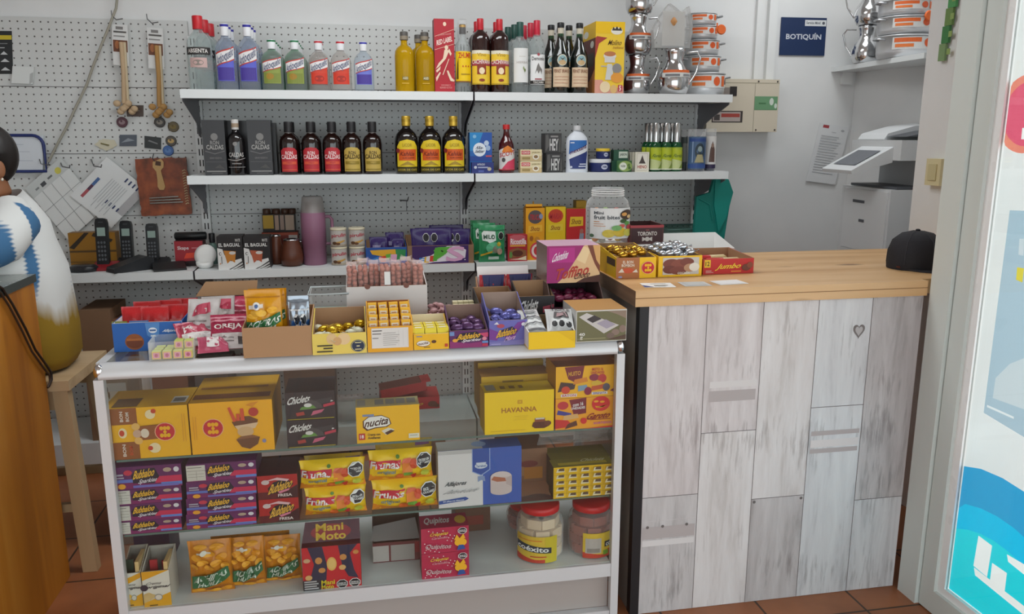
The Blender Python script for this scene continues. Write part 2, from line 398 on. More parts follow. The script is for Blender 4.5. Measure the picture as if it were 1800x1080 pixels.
# ------------------------------------------------------------------ wall shelving bays
X0, X1, X2, YL, YU = -.729, .523, 1.77, 3.71, 4.096
Z1, Z2, Z3, ZB = 1.693, 1.332, .917, .15
XM1 = X0 - 1.252
def peg_bay(xa, xb, label, seams):
    o = tag(MB().box(xa, xb, 4.118, 4.148, .02, 2.02, PEG).build('pegboard_panel'), label, 'pegboard', 'perforated back panels')
    mb = MB()
    for z in seams: mb.box(xa, xb, 4.1165, 4.1181, z - .0016, z + .0016, K('#6f6d6b', .6))
    mb.build('seam', o)
SE = (.42, .82, 1.13, 1.42, 1.72)
peg_bay(XM1 + .003, X0 - .021, 'white perforated steel panel left of the shelves, with magnets, calendars and hooks', SE)
peg_bay(X0 + .021, X1 - .021, 'white perforated panel behind the coloured-bottle and rum shelves', SE)
peg_bay(X1 + .021, X2 - .021, 'white perforated panel behind the pots, talc and candles', SE)
def upright(x, label):
    mb = MB().box(x - .02, x + .02, 4.097, 4.149, .02, 1.95, WHITE_P)
    fm = flat((x - .02, 4.097, .02), (.04, 0, 0), (0, 0, 1.93))
    it = []
    for k in range(38):
        z = .04 + k * .05
        for u in (.26, .62): it.append(('r', u, (z - .0) / 1.93, u + .13, (z + .03) / 1.93, K('#2b2a2b', .8)))
    mb.art(fm, it, dh=0)
    tag(mb.build('slotted_upright'), label, 'upright', 'slotted shelf posts')
upright(X0, 'slotted white steel post at the left ends of the bottle shelves')
upright(X1, 'slotted white steel post in the middle between the two shelf bays')
upright(X2, 'slotted white steel post at the right ends of the shelves')
def shelf(xa, xb, z, label, br=True, cutl=True, cutr=True):
    o = empty('wall_shelf', label, 'shelf', ((xa + xb) / 2, YL, z), 0, 'white steel wall shelves'); w = (xb - xa) / 2 - .004
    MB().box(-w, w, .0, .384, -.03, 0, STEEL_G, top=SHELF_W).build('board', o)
    MB().box(-w, w, -.004, -.0002, -.036, .001, SHELF_W).build('front_lip', o)
    if br:
        for sx in (-1, 1):
            x = sx * (w - .003)
            pts = [(.384, -.031), (.02, -.031), (.025, -.045), (.20, -.10), (.30, -.135), (.335, -.19), (.384, -.20)]
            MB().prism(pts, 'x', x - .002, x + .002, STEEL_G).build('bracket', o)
    return o
shelf(X0, X1, Z1, 'top white shelf holding the clear and coloured liquor bottles')
shelf(X1, X2, Z1, 'top white shelf holding the pots, jugs and dark liqueur bottles')
shelf(X0, X1, Z2, 'middle white shelf holding the dark rum bottles')
shelf(X1, X2, Z2, 'middle white shelf holding the talc, soaps and candles')
shelf(XM1, X0, Z3, 'lower white shelf holding the cordless phones')
shelf(X0, X1, Z3, 'lower white shelf holding the thermos and purple snack bags')
shelf(X1, X2, Z3, 'lower white shelf holding the green pouches and yellow cartons')
for xa, xb, lb in ((XM1, X0, 'white base shelf under the phones, with cardboard boxes on it'), (X0, X1, 'white base shelf seen through the left of the glass case'), (X1, X2, 'white base shelf hidden mostly behind the wooden counter')):
    tag(MB().box(xa + .004, xb - .004, YL, 4.09, .03, ZB, K('#8d8b8c', .5), top=SHELF_W, front=SHELF_W).build('base_shelf'), lb, 'shelf', 'base shelves of the wall units')

# ------------------------------------------------------------------ wooden counter with whitewashed plank front
CX0, CX1, CY0, CY1, CT = .795, 2.168, 2.212, 2.886, 1.058
cn = empty('service_counter', 'long counter with varnished pine top and whitewashed plank-pattern front', 'counter', (0, 0, 0))
mb = MB().box(CX0 - .015, 1.737, CY0 - .012, CY1, CT - .047, CT, PINE_TOP, side=DARK_WOOD).box(1.737, CX1, 2.232, CY1, CT - .047, CT, PINE_TOP)
mb.build('top', cn, bevel=.003)
MB().box(CX0 - .0148, 1.736, CY0 - .0135, CY0 - .0122, CT - .0225, CT - .0208, '#8a5c30').build('edge_band', cn)
mb = MB().box(CX0 + .032, 1.735, CY0, CY0 + .016, .001, CT - .048, PLK[0])
pw = (1.735 - CX0 - .032) / 4.96
fm = flat((CX0 + .032, CY0, 0), (1, 0, 0), (0, 0, 1))
zt = CT - .05; x = 0
cuts = [[(0, .32, 2), (.32, .40, 2), (.40, zt, 0)], [(0, .60, 1), (.60, zt, 0)], [(0, .365, 2), (.365, zt, 1)], [(0, .66, 3), (.66, zt, 3)], [(0, .33, 3), (.33, zt, 2)]]
its = []
for k, cc in enumerate(cuts):
    xa, xb = k * pw, min((k + 1) * pw, 1.735 - CX0 - .032)
    for (a, b_, m) in cc:
        its.append(('r', xa + .001, max(a, .002), xb - .001, b_ - .001, PLK[m]))
mb.art(fm, its, dh=0)
LNE = K('#6a6260', .8); WORN = K('#b0a7a6', .6); WORN2 = K('#d6d1d0', .6)
jn = [('r', k * pw - .001, .002, k * pw + .001, zt, LNE) for k in range(1, 5)]
for k, z in ((0, .40), (1, .60), (2, .365), (3, .66), (4, .33)): jn.append(('r', k * pw, z - .001, min((k + 1) * pw, .907), z + .001, LNE))
jn += [('r', pw + .02, .70, 2 * pw - .01, .735, WORN), ('r', pw + .02, .745, 2 * pw - .008, .765, WORN2), ('r', 3 * pw + .008, .505, 4 * pw - .008, .52, WORN), ('r', 3 * pw + .008, .525, 4 * pw - .006, .55, WORN2), ('r', 3 * pw + .008, .565, 4 * pw - .006, .58, WORN), ('r', .004, .235, pw - .006, .255, WORN2), ('r', .004, .26, pw - .006, .30, WORN)]
for xx, zz in ((.02, .30), (.07, .30), (.15, .30), (2 * pw + .01, .355), (3 * pw - .01, .355)): jn.append(('e', xx, zz, .005, .005, LNE))
hx, hz = 3.78 * pw, .905
hp = [(hx + .020 * math.sin(t) ** 3, hz + .0016 * (13 * math.cos(t) - 5 * math.cos(2 * t) - 2 * math.cos(3 * t) - math.cos(4 * t))) for t in [2 * PI * i / 28 for i in range(28)]]
hi = [(hx + .013 * math.sin(t) ** 3, hz + .0011 * (13 * math.cos(t) - 5 * math.cos(2 * t) - 2 * math.cos(3 * t) - math.cos(4 * t))) for t in [2 * PI * i / 28 for i in range(28)]]
jn += [('p', hp, K('#77706e', .7)), ('p', hi, K('#b3afaf', .6))]
mb.art(fm, jn, h0=.0006, dh=.00005)
mb.build('plank_front', cn)
MB().box(CX0 + .003, CX0 + .0315, CY0 - .002, CY0 + .03, .001, CT - .048, BLACK).build('corner_strip', cn)
MB().box(CX0 + .005, CX0 + .02, CY0 + .031, CY1 - .01, .001, CT - .048, K('#8d867f', .7)).build('end_panel', cn)

# ------------------------------------------------------------------ glass display case
VX0, VX1, VY0, VY1, VT = -.694, .741, 2.165, 2.63, .92
vc = empty('display_case', 'aluminium-framed glass display case full of sweets', 'display case', (0, 0, 0))
def rail(name, x0, x1, prof):
    MB().prism(prof, 'x', x0, x1, ALU_W, True).build(name, vc)
qr = [(VY0 + .03, VT - .038), (VY0, VT - .038), (VY0, VT - .022)] + [(VY0 + .022 * (1 - math.sin(a)), VT - .022 + .022 * (1 - math.cos(a - PI / 2)) * 0 + .022 * math.sin(a) * 0 + .022 * (1 - math.cos(a))) for a in ()]
qr = [(VY0 + .036, VT - .038), (VY0, VT - .038)] + [(VY0 + .03 - .03 * math.cos(a), VT - .03 + .03 * math.sin(a)) for a in [PI / 2 * i / 7 for i in range(8)]] + [(VY0 + .036, VT)]
rail('top_rail', VX0 + .012, VX1 - .022, qr)
bq = [(2 * (VY1 + VY0) / 2 - y, z) for y, z in qr][::-1]
rail('top_rail', VX0 + .012, VX1 - .022, bq)
for x0 in (VX0, VX1 - .024):
    MB().box(x0, x0 + .024, VY0 + .036, VY1 - .036, VT - .03, VT - .001, ALU_W).build('side_rail', vc, bevel=.006)
for i, (x0, y0) in enumerate(((VX0, VY0), (VX1 - .024, VY0), (VX0, VY1 - .024), (VX1 - .024, VY1 - .024))):
    MB().box(x0, x0 + .024, y0, y0 + .024, .001, VT - .0385, ALU_W).build('corner_post', vc, bevel=.007)
    MB().ball((x0 + .012, y0 + .014, VT - .02), .0135, .015, .02, CHROME).build('corner_cap', vc)
MB().box(VX0 + .025, VX1 - .025, VY0 + .008, VY0 + .012, .217, VT - .039, GLASS).build('front_pane', vc)
for x in (VX0 + .008, VX1 - .012): MB().box(x, x + .004, VY0 + .025, VY1 - .026, .217, VT - .031, GLASS).build('side_pane', vc)
MB().box(VX0 + .0245, VX1 - .0245, VY0 + .0365, VY1 - .0365, VT - .006, VT - .0005, GLASS).build('top_pane', vc)
SH = film('shelf_glass', '#9fa8a4', .08, .05, '#f4f7f5')
SHA, SHB = .648, .430
for z in (SHA, SHB):
    o = MB().box(VX0 + .026, VX1 - .026, VY0 + .03, VY1 - .03, z - .006, z, SH, front=K('#5d716a', .2)).build('glass_shelf', vc)
MB().box(VX0 + .025, VX1 - .025, VY0 + .013, VY1 - .01, .20, .216, SHELF_W).build('floor_board', vc)
MB().box(VX0 + .0245, VX1 - .0245, VY0 + .002, VY0 + .014, .172, .2155, ALU_W).build('bottom_rail', vc)
MB().box(VX0 + .0245, VX1 - .0245, VY0 + .03, VY0 + .04, .055, .199, K('#a69d98', .5)).build('kick_board', vc)
MB().box(VX0 + .0245, VX1 - .0245, VY0 + .004, VY0 + .03, .001, .054, ALU_W).build('base_rail', vc)

# ------------------------------------------------------------------ orange pine counter on the left
pc = empty('pine_counter', 'tall orange pine counter with a grey top at the left edge', 'counter', (-1.04, 2.2, 0))
MB().box(-.62, 0, -.75, .597, .001, 1.04, PINE_SIDE).build('board_panel', pc)
MB().box(-.64, .006, -.76, .605, 1.041, 1.066, K('#8f948f', .25), side=K('#3c423f', .4)).build('top', pc)
tag(MB().tube([at(-25, 490, X=-1.027)] + [at(x, y, X=-1.030) for x, y in ((4, 507), (22, 535), (45, 578), (62, 615), (80, 640), (90, 655), (91, 668), (86, 680))], .004, K('#2c211b', .5), 6).tube([at(-25, 497, X=-1.026)] + [at(x, y, X=-1.030) for x, y in ((1, 515), (16, 538), (38, 580), (56, 618), (76, 646), (87, 660), (88, 672), (84, 682))], .0035, K('#3a2a20', .5), 6).build('cable'), 'dark twin cable hanging down the side of the orange pine counter', 'cable')

# ------------------------------------------------------------------ product builders
def span_px(xl, xr, yt, Yf, z):
    """metres for a front face between two photo columns, standing at height z on the plane Y"""
    xm = (xl + xr) / 2
    q = at(xm, yt, Y=Yf); ym = (pj(q.x, Yf, z)[1] + yt) / 2
    a, b_ = at(xl, ym, Y=Yf).x, at(xr, ym, Y=Yf).x
    return (a + b_) / 2, b_ - a, q.z - z
def carton(name, label, cat, xl, xr, yt, Yf, z, d, front, side=None, top=None, art=(), sart=(), tart=(), group=None, rz=0, seg=1, w=None, h=None, z0=None):
    X, W, Hh = span_px(xl, xr, yt, Yf, z if z0 is None else z0); W = w or W; Hh = h or Hh
    W -= .0012
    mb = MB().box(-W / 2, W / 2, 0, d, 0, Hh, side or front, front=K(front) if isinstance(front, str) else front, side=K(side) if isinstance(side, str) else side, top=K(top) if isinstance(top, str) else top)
    if art: mb.art(flat((-W / 2, 0, 0), (W, 0, 0), (0, 0, Hh)), art)
    if tart: mb.art(flat((-W / 2, 0, Hh), (W, 0, 0), (0, d, 0)), tart)
    if sart: mb.art(flat((-W / 2, d, 0), (0, -d, 0), (0, 0, Hh)), sart)
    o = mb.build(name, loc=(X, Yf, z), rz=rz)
    o['dims'] = (W, d, Hh)
    return tag(o, label, cat, group)
def tray(name, label, cat, xl, xr, yt, Yf, z, d, col, inner=CARD_IN, hb=None, side=None, art=(), sart=(), group=None, rz=0, t=.003, cut=None, backcol=None, w=None, hf=None, ins=0):
    """open display carton: front height from the photo, back height hb, sides slope between"""
    X, W, Hf = span_px(xl, xr, yt, Yf, z); Hf = hf or Hf; W = (w or W) - .0012; hb = hb or Hf
    side = side or col; mb = MB()
    mb.box(-W / 2, W / 2, 0, d, 0, t, col)
    mb.box(-W / 2, W / 2, 0, t, t, Hf, inner, front=K(col) if isinstance(col, str) else col)
    mb.box(-W / 2, W / 2, d - t, d, t, hb, inner, front=backcol)
    for x in (-W / 2, W / 2 - t):
        pts = [(t, t), (d - t, t), (d - t, hb), (t, Hf)]
        mb.prism(pts, 'x', x, x + t, side)
        xi = x + t + .0003 if x < 0 else x - .0003
        mb.add([(xi, y, zz) for y, zz in pts], [(0, 1, 2, 3)], inner)
    if art: mb.art(flat((-W / 2, 0, 0), (W, 0, 0), (0, 0, Hf)), art)
    if sart: mb.art(flat((-W / 2, d, 0), (0, -d, 0), (0, 0, min(Hf, hb))), sart)
    o = mb.build(name, loc=(X, Yf, z), rz=rz); o['dims'] = (W, d, Hf)
    if ins: MB().box(-W / 2 + t * 1.2, W / 2 - t * 1.2, t * 1.2, d - t * 1.2, t + .0002, ins, inner).build('card_insert', o)
    return tag(o, label, cat, group)

def mapped(prof, h, r): return [(max(1e-5, a * r), b * h) for a, b in prof]
WINE = [(.9, 0), (1, .015), (1, .60), (.96, .66), (.8, .72), (.5, .775), (.36, .82), (.34, .93)]
FLASK = [(.94, 0), (1, .02), (1, .56), (.97, .62), (.88, .68), (.66, .745), (.42, .785), (.34, .81), (.34, .94)]
RUMB = [(.94, 0), (1, .02), (1, .58), (.95, .66), (.78, .72), (.5, .76), (.36, .79), (.34, .93)]
def bottle(name, label, px, yt, Y, z, r_px, prof, glass, cap, labels=(), group=None, sx=1, sy=1, p=2.0, cat='bottle', extra=None, h=None):
    """cap: (z0 share, z1 share, radius share, colour); labels: (z0, z1, span, base colour, art)"""
    q = at(px, yt, Y=Y); h = h or q.z - z; mid = at(px, (yt + pj(q.x, Y, z)[1]) / 2, Y=Y)
    r = abs(at(px + r_px, (yt + pj(q.x, Y, z)[1]) / 2, Y=Y).x - mid.x)
    o = empty(name, label, cat, (mid.x, Y, z), 0, group)
    MB().lathe(mapped(prof, h, r), glass, 24, sx=sx, sy=sy, p=p).build('bottle_body', o)
    nr = prof[-1][0] * r
    if cap:
        c0, c1, cr, cc = cap[:4]
        mb = MB().lathe([(nr * cr * .98, c0 * h), (nr * cr, c0 * h + .002), (nr * cr, c1 * h - .003), (nr * cr * .9, c1 * h)], cc, 16)
        if len(cap) > 4:
            for a, b_, c2 in cap[4]: mb.lathe([(nr * cr * 1.02, a * h), (nr * cr * 1.03, b_ * h)], c2, 16)
        mb.build('cap', o)
    for (z0, z1, sp, base, art) in labels:
        mb = MB(); fm = wrap(r * 1.004, z0 * h, z1 * h, sp, sx, sy, p)
        its = ([('r', 0, 0, 1, 1, base)] if base else []) + list(art)
        mb.art(fm, its, seg=12); mb.build('label', o)
    if extra: extra(o, r, h)
    return o, r, h
def clear(tint): return film('clear_bottle_' + tint.strip('#'), '#eef2f3', .16, .06, tint)
def dark(col): return K(col, .08, 0, 0, 1.5, .6)

# ---- top shelf, left bay: clear spirits
CLR = clear('#e6edeb'); Yt = 3.775
o, r, h = bottle('spirit_bottle', 'front clear bottle with red cap and black label band, at the shelf end', 351, 28, Yt, Z1, 22, FLASK, CLR, (.82, 1.0, 1.25, K('#c4202b', .4)),
    [(.47, .57, 2.2, '#33302f', [('t', 'ABSENTA', .12, .25, .88, .8, '#d9d5d0')]), (.30, .43, 1.4, '#c9a9a4', [('e', .5, .5, .3, .3, '#8a8078')])], 'red-capped clear bottles')
dup(o, (o.location.x + .003, Yt + .125, Z1), 'red-capped clear bottle standing second, behind the front one at the shelf end')
dup(o, (o.location.x + .006, Yt + .25, Z1), 'red-capped clear bottle at the very back of the row by the shelf end')
def antioq(kind, caps, capcol, glassc, lab, px, yt, rp, n, who, group):
    its = [('p', [(.04, .42), (.96, .62), (.96, .96), (.04, .76)], '#e9e6e6'), ('p', [(.04, .42), (.96, .62), (.96, .655), (.04, .455)], '#c04038'), ('p', [(.04, .76), (.96, .96), (.96, 1.0), (.04, .80)], '#c04038'),
           ('t', 'Antioqueño', .1, .50, .9, .86, '#6a6f86', .9)] 
    its = [('r', .08, .02, .92, .6, lab)] + ([('r', .12, .04, .88, .4, '#4a3a94')] if kind == 'blue' else [('r', .15, .05, .85, .4, '#7f8a3c'), ('e', .4, .28, .15, .12, '#a5802e')] if kind == 'green' else [('r', .14, .04, .86, .42, '#cf3a26'), ('e', .5, .22, .2, .12, '#a42d20')]) + its
    o, r, h = bottle('spirit_bottle', who[0], px[0], yt, Yt + .004, Z1, rp, FLASK, glassc, (.82, 1.0, 1.15, K('#e6e7ea', .4), [(.955, .99, K(capcol, .4))]), [(.13, .66, 1.75, None, its)], group, sy=.8, p=2.5)
    # second colour of the shrink cap
    k = 1
    for j, x in enumerate(px):
        X = at(x, 120, Y=Yt).x
        for i in range(n[j]):
            if j == 0 and i == 0: continue
            dup(o, (X, Yt + .004 + i * .088, Z1), who[k]); k += 1
    return o
antioq('blue', 1, '#33309a', clear('#d3dcec'), '#5d63c8', (397.5, 438), 42, 19, (3, 3), (
    'blue-label clear bottle in front, left of the two tall blue pairs', 'tall blue-label bottle standing second in the left blue row', 'tall blue-label bottle at the back of the left blue row',
    'blue-label clear bottle in front, right beside the first green bottle', 'tall blue-label bottle standing second in the right blue row', 'tall blue-label bottle at the back of the right blue row'), 'tall blue-label bottles')
antioq('green', 1, '#2a7a4c', clear('#86c49f'), '#8d9a48', (479, 519.5), 70, 19.5, (4, 4), (
    'green bottle in front, left one, next to the tall blue bottles', 'green bottle second in the left green row', 'green bottle third in the left green row', 'green bottle last in the left green row',
    'green bottle in front, right one, next to the red-label bottle', 'green bottle second in the right green row', 'green bottle third in the right green row', 'green bottle last in the right green row'), 'green spirit bottles')
antioq('red', 1, '#c42a35', clear('#e6dfda'), '#d2452f', (561, 599.5), 72, 18.5, (2, 1), (
    'red-label clear bottle in front, beside the green bottles', 'red-label bottle behind the front one beside the green bottles', 'red-label clear bottle standing alone beside the small blue-label one'), 'red-label clear bottles')
antioq('blue', 1, '#3a3aa8', clear('#e0e7ef'), '#6f78cc', (639.5,), 74, 17.5, (1,), ('single short blue-label bottle at the right end of the clear spirits',), None)
# ---- golden bottles, whisky carton, mixed spirits
def goldext(o, r, h):
    MB().lathe([(r * .9, .0005 - .0), (r * 1.0, .008), (r, h * .07), (.0001, h * .071)], clear('#dcdcd6'), 24).build('glass_base', o)
o, r, h = bottle('liqueur_bottle', 'amber bottle with dark cap, left one of the golden pair', 711, 56, Yt, Z1, 17, [(.94, .002), (1, .02), (1, .60), (.95, .68), (.72, .74), (.4, .775), (.33, .80), (.33, .92)], K('#e3b21a', .06, 0, .5, 1.25),
    (.86, 1.0, 1.25, K('#54504c', .5), [(.87, .93, K('#8d8270', .5))]), [(.12, .26, 1.0, None, [('r', .2, .55, .8, .95, '#7a6a34'), ('t', 'AGED', .25, .62, .75, .9, '#e4d9b0'), ('r', .15, .12, .85, .2, '#e2b948')])], 'golden liqueur bottles')
dup(o, (at(747, 110, Y=Yt).x, Yt, Z1), 'amber bottle with dark cap, right one beside the red carton')
dup(o, (at(743, 110, Y=Yt).x - .01, Yt + .1, Z1), 'amber bottle half hidden behind the right golden bottle')
PALE = '#ecd2b8'
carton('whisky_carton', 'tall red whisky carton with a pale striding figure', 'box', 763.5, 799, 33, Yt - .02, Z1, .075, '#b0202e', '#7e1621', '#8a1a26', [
    ('p', [(.03, .76), (1, .86), (1, .865), (.03, .765)], PALE), ('e', .53, .93, .08, .028, PALE), ('t', 'RED LABEL', .12, .67, .9, .74, '#f3d9cf', .9), ('t', 'JOHNNIE WALKER', .2, .775, .85, .80, '#d98a86', .9),
    ('p', [(.02, .58), (.98, .66), (.98, .665), (.02, .585)], PALE), ('t', 'BLENDED SCOTCH', .25, .055, .85, .08, '#d98a86'), ('t', 'WHISKY', .3, .09, .8, .11, '#d98a86'),
    ('e', .60, .615, .09, .03, PALE), ('p', [(.42, .46), (.56, .46), (.72, .56), (.62, .60), (.5, .58)], PALE), ('p', [(.68, .57), (.80, .50), (.86, .53), (.74, .60)], PALE), ('p', [(.05, .32), (.2, .35), (.56, .46), (.44, .47), (.2, .40)], PALE), ('p', [(.06, .30), (.3, .36), (.26, .31), (.1, .27)], PALE),
    ('p', [(.7, .46), (.74, .46), (.42, .24), (.38, .24)], PALE), ('p', [(.6, .3), (.68, .3), (.85, .2), (.98, .17), (.95, .15), (.78, .16), (.66, .24)], PALE), ('p', [(.05, .2), (.25, .28), (.3, .27), (.08, .15)], PALE)])
def sleeve(o, r, h): MB().lathe([(r * .55, h * .70), (r * .55, h * 1.07)], PLASTIC, 16).build('sleeve', o)
bottle('rum_bottle', 'clear bottle with yellow label and black-gold neck, beside the red carton', 813.5, 43, Yt, Z1, 14, WINE, clear('#e8eceb'), (.86, 1.0, 1.2, K('#1f1a18', .4), [(.955, .99, K('#c79a33', .35, .6))]),
    [(.15, .60, 2.2, '#f0c811', [('t', 'ZHUMIR', .2, .78, .98, .96, '#c2331c'), ('p', [(.05, .1), (.2, .1), (.2, .8), (.12, .6)], '#5c4a18'), ('e', .45, .52, .03, .03, '#c2331c'), ('e', .6, .52, .03, .03, '#c2331c'), ('e', .75, .52, .03, .03, '#c2331c'), ('r', .35, .25, .85, .28, '#a5851a'), ('r', 0, 0, 1, .04, '#7d4f2c')])], extra=sleeve)
o, r, h = bottle('wine_bottle', 'dark bottle with red cap and yellow label, left one of the front pair', 844.5, 33, Yt, Z1, 16, [(.95, 0), (1, .012), (1, .70), (.93, .76), (.7, .81), (.42, .835), (.36, .85), (.35, .94)], dark('#2a1412'), (.84, 1.0, 1.05, K('#c01f2c', .35)),
    [(.11, .57, 2.4, '#edc83c', [('r', 0, .9, 1, 1, '#e8e2cc'), ('t', 'Vino', .3, .82, .7, .92, '#b9912a'), ('p', [(0, .55), (1, .55), (1, .67), (.5, .72), (0, .67)], '#a8384a'), ('t', 'CACHIVANA', .04, .60, .96, .73, '#e9d6cf'), ('r', .3, .3, .68, .6, '#8f3420'), ('e', .5, .40, .12, .1, '#f0dcb8'), ('e', .5, .13, .12, .04, '#8f3420'), ('r', 0, .02, 1, .035, '#a5851a')])], 'red-capped dark bottles')
XB = at(878, 100, Y=Yt).x
dup(o, (XB, Yt, Z1), 'dark bottle with red cap and yellow label, right one of the front pair')
dup(o, (o.location.x + .0, Yt + .10, Z1), 'red-capped dark bottle behind the left front one')
dup(o, (XB + .003, Yt + .10, Z1), 'red-capped dark bottle behind the right front one')
LEAF = [('e', .7, .36, .06, .05, '#77884f'), ('e', .62, .42, .04, .05, '#8b9a62'), ('r', .68, .28, .70, .36, '#6f7a4a')]
o, r, h = bottle('pisco_bottle', 'front clear bottle with dark green cap and white label', 914, 39, Yt, Z1, 14.5, WINE, clear('#e8eceb'), (.79, 1.0, 1.25, K('#1d4a41', .4)),
    [(.15, .63, 1.9, '#e4e4e2', [('t', 'HIERBAS', .2, .55, .95, .62, '#b9b3ae'), ('r', .35, .75, .75, .765, '#c9c4be')] + LEAF)], 'green-capped clear bottles')
dup(o, (o.location.x - .008, Yt + .09, Z1), 'green-capped clear bottle standing second in its row'); dup(o, (o.location.x - .022, Yt + .18, Z1), 'green-capped clear bottle at the back of its row')
o, r, h = bottle('pisco_bottle', 'front clear bottle with red cap and horse-and-rider label', 943.5, 36, Yt, Z1, 14, WINE, clear('#e8eceb'), (.79, 1.0, 1.2, K('#c3213a', .35)),
    [(.12, .53, 2.0, '#e7e7e6', [('t', 'Demonio', .1, .80, .9, .93, '#5b5552'), ('e', .5, 1.0, .08, .05, '#a2444e'), ('p', [(.3, .35), (.42, .62), (.5, .72), (.58, .6), (.72, .5), (.7, .34), (.6, .48), (.5, .36), (.42, .48)], '#77726e'), ('r', 0, .02, 1, .13, '#26221f'), ('t', 'TACAMA', .2, .04, .85, .11, '#d9d4ce'), ('r', .3, .16, .7, .2, '#a2444e')])], 'red-capped clear pisco bottles')
dup(o, (o.location.x - .010, Yt + .09, Z1), 'red-capped pisco bottle second in its row'); dup(o, (o.location.x - .024, Yt + .18, Z1), 'red-capped pisco bottle at the back of its row')
o, r, h = bottle('bitters_bottle', 'front black-capped dark green bottle, left of the two in front', 985, 40, Yt, Z1, 15, [(.95, 0), (1, .012), (1, .50), (.92, .56), (.7, .64), (.45, .74), (.36, .80), (.34, .94)], dark('#141a16'), (.93, 1.0, 1.2, K('#1d1d20', .4)),
    [(.09, .37, 2.2, '#dcc3a4', [('t', 'FERNET BRANCA', .06, .72, .94, .9, '#8a5a42'), ('r', .1, .5, .9, .54, '#c79a80'), ('r', .1, .36, .9, .39, '#c79a80'), ('r', .1, .2, .9, .23, '#c79a80'), ('r', 0, .02, 1, .04, '#b89a78')]), (.39, .55, 1.15, None, [('e', .5, .5, .5, .5, '#ddd8c4'), ('e', .5, .5, .42, .42, '#8fb3b8'), ('e', .5, .3, .34, .22, '#c9a97c'), ('p', [(.25, .75), (.5, .5), (.75, .75), (.5, .62)], '#3d3a38')])], 'black-capped bitters bottles',
    extra=lambda o, r, h: MB().lathe([(r * .36, h * .80), (r * .355, h * .845)], K('#2f7d4c', .3), 16).lathe([(r * .358, h * .846), (r * .355, h * .925)], K('#cfc7b4', .4), 16).build('neck_band', o))
XB = at(1018, 100, Y=Yt).x
dup(o, (XB, Yt, Z1), 'front black-capped dark bottle, beside the yellow grinder carton')
for x, dy, t in ((o.location.x - .025, .085, 'dark bitters bottle behind the left front one'), (XB - .028, .085, 'dark bitters bottle behind the one next to the grinder carton'), (XB - .05, .17, 'dark bitters bottle at the back between the two rows')):
    dup(o, (x, Yt + dy, Z1), t)
# grinder carton, jugs, pots
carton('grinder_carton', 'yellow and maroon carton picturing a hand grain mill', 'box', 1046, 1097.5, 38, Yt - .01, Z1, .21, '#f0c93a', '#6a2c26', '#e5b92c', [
    ('r', 0, .84, 1, 1, '#f0c217'), ('p', [(0, 0), (1, 0), (1, .12), (.55, .06), (.25, .2), (0, .2)], '#d99a88'), ('p', [(0, .5), (.12, .7), (.4, .78), (.05, .8), (0, .78)], '#a43a34'), ('e', .72, .875, .2, .05, '#e9e6da'), ('p', [(.55, .88), (.6, .93), (.66, .90), (.72, .94), (.78, .9), (.84, .93), (.9, .88)], '#3a3430'), ('t', 'Molino', .45, .68, .9, .75, '#5a3a20', 0, .15, 0), ('t', 'tradicional', .6, .63, .96, .67, '#a5702c', 0, .1, 0),
    ('e', .5, .53, .22, .05, '#e1dcd4'), ('e', .5, .56, .2, .035, '#c07a4c'), ('r', .32, .44, .68, .52, '#d5d3d0'), ('r', .2, .38, .8, .395, '#b9b8b4'), ('p', [(.35, .2), (.65, .2), (.58, .42), (.42, .42)], '#cfd0ce'), ('e', .75, .36, .16, .07, '#8c8988'), ('e', .76, .23, .22, .07, '#e39a3c'), ('e', .35, .1, .18, .08, '#e5cfa8'), ('e', .65, .07, .12, .06, '#d8b071'), ('r', .8, .04, .95, .13, '#b23440'), ('t', '5', .84, .05, .91, .12, '#efe3da')],
    [('r', 0, .78, 1, 1, '#f0c217'), ('e', .25, .86, .2, .05, '#e9e6da'), ('e', .75, .7, .14, .05, '#e9e6da'), ('r', .3, .4, .9, .58, '#4c423c'), ('p', [(0, 0), (1, 0), (1, .35), (.6, .2), (0, .12)], '#d98b45')])
ORG = K('#e06a2e', .5); POLISH = K('#d3d3d4', .14, 1.0)
def jug(xp, yt, yb, Y, z, label, group):
    q = at(xp, yt, Y=Y); h = q.z - z; r = .066
    o = empty('milk_jug', label, 'jug', (q.x, Y, z), 0, group)
    MB().lathe([(r * .6, 0), (r * .82, .005), (r * .95, h * .13), (r * 1.0, h * .27), (r * .96, h * .40), (r * .84, h * .52), (r * .66, h * .62), (r * .55, h * .70), (r * .52, h * .78), (r * .58, h * .92), (r * .66, h), (r * .62, h), (r * .46, h * .76)], POLISH, 28).build('body', o)
    mb = MB().art(wrap(r * .985, h * .37, h * .47, 2.3), [('r', 0, 0, 1, 1, '#d9d9d6'), ('r', .1, .2, .5, .7, '#77777a'), ('r', .6, .2, .9, .7, '#8d8d90')], seg=12)
    mb.art(wrap(r * .925, h * .471, h * .53, 2.3), [('r', 0, 0, 1, 1, '#df6a30')], seg=12)
    mb.build('label_band', o)
    MB().tube([(r * .8, 0, h * .92), (r * 1.5, 0, h * .95), (r * 1.75, 0, h * .82), (r * 1.5, 0, h * .5), (r * 1.0, 0, h * .22)], .0043, POLISH, 8).build('handle', o)
    return o
JY = 3.87
jj = jug(1120, 98, 163, JY, Z1, 'polished aluminium jug, lowest of the stack of three on the top shelf', 'stacked aluminium jugs')
jh = at(1120, 98, Y=JY).z - Z1; qx = jj.location.x
dup(jj, (qx + .002, JY, Z1 + jh + .001), 'polished aluminium jug, middle of the stack on the top shelf', rz=.15)
dup(jj, (qx + .004, JY, Z1 + 2 * (jh + .001)), 'polished aluminium jug, topmost of the stack on the top shelf', rz=-.1)
j2 = dup(jj, (at(1185, 120, Y=3.79).x, 3.79, Z1), 'single bulbous aluminium jug under the clear bag of wooden whisk', 'single jugs')
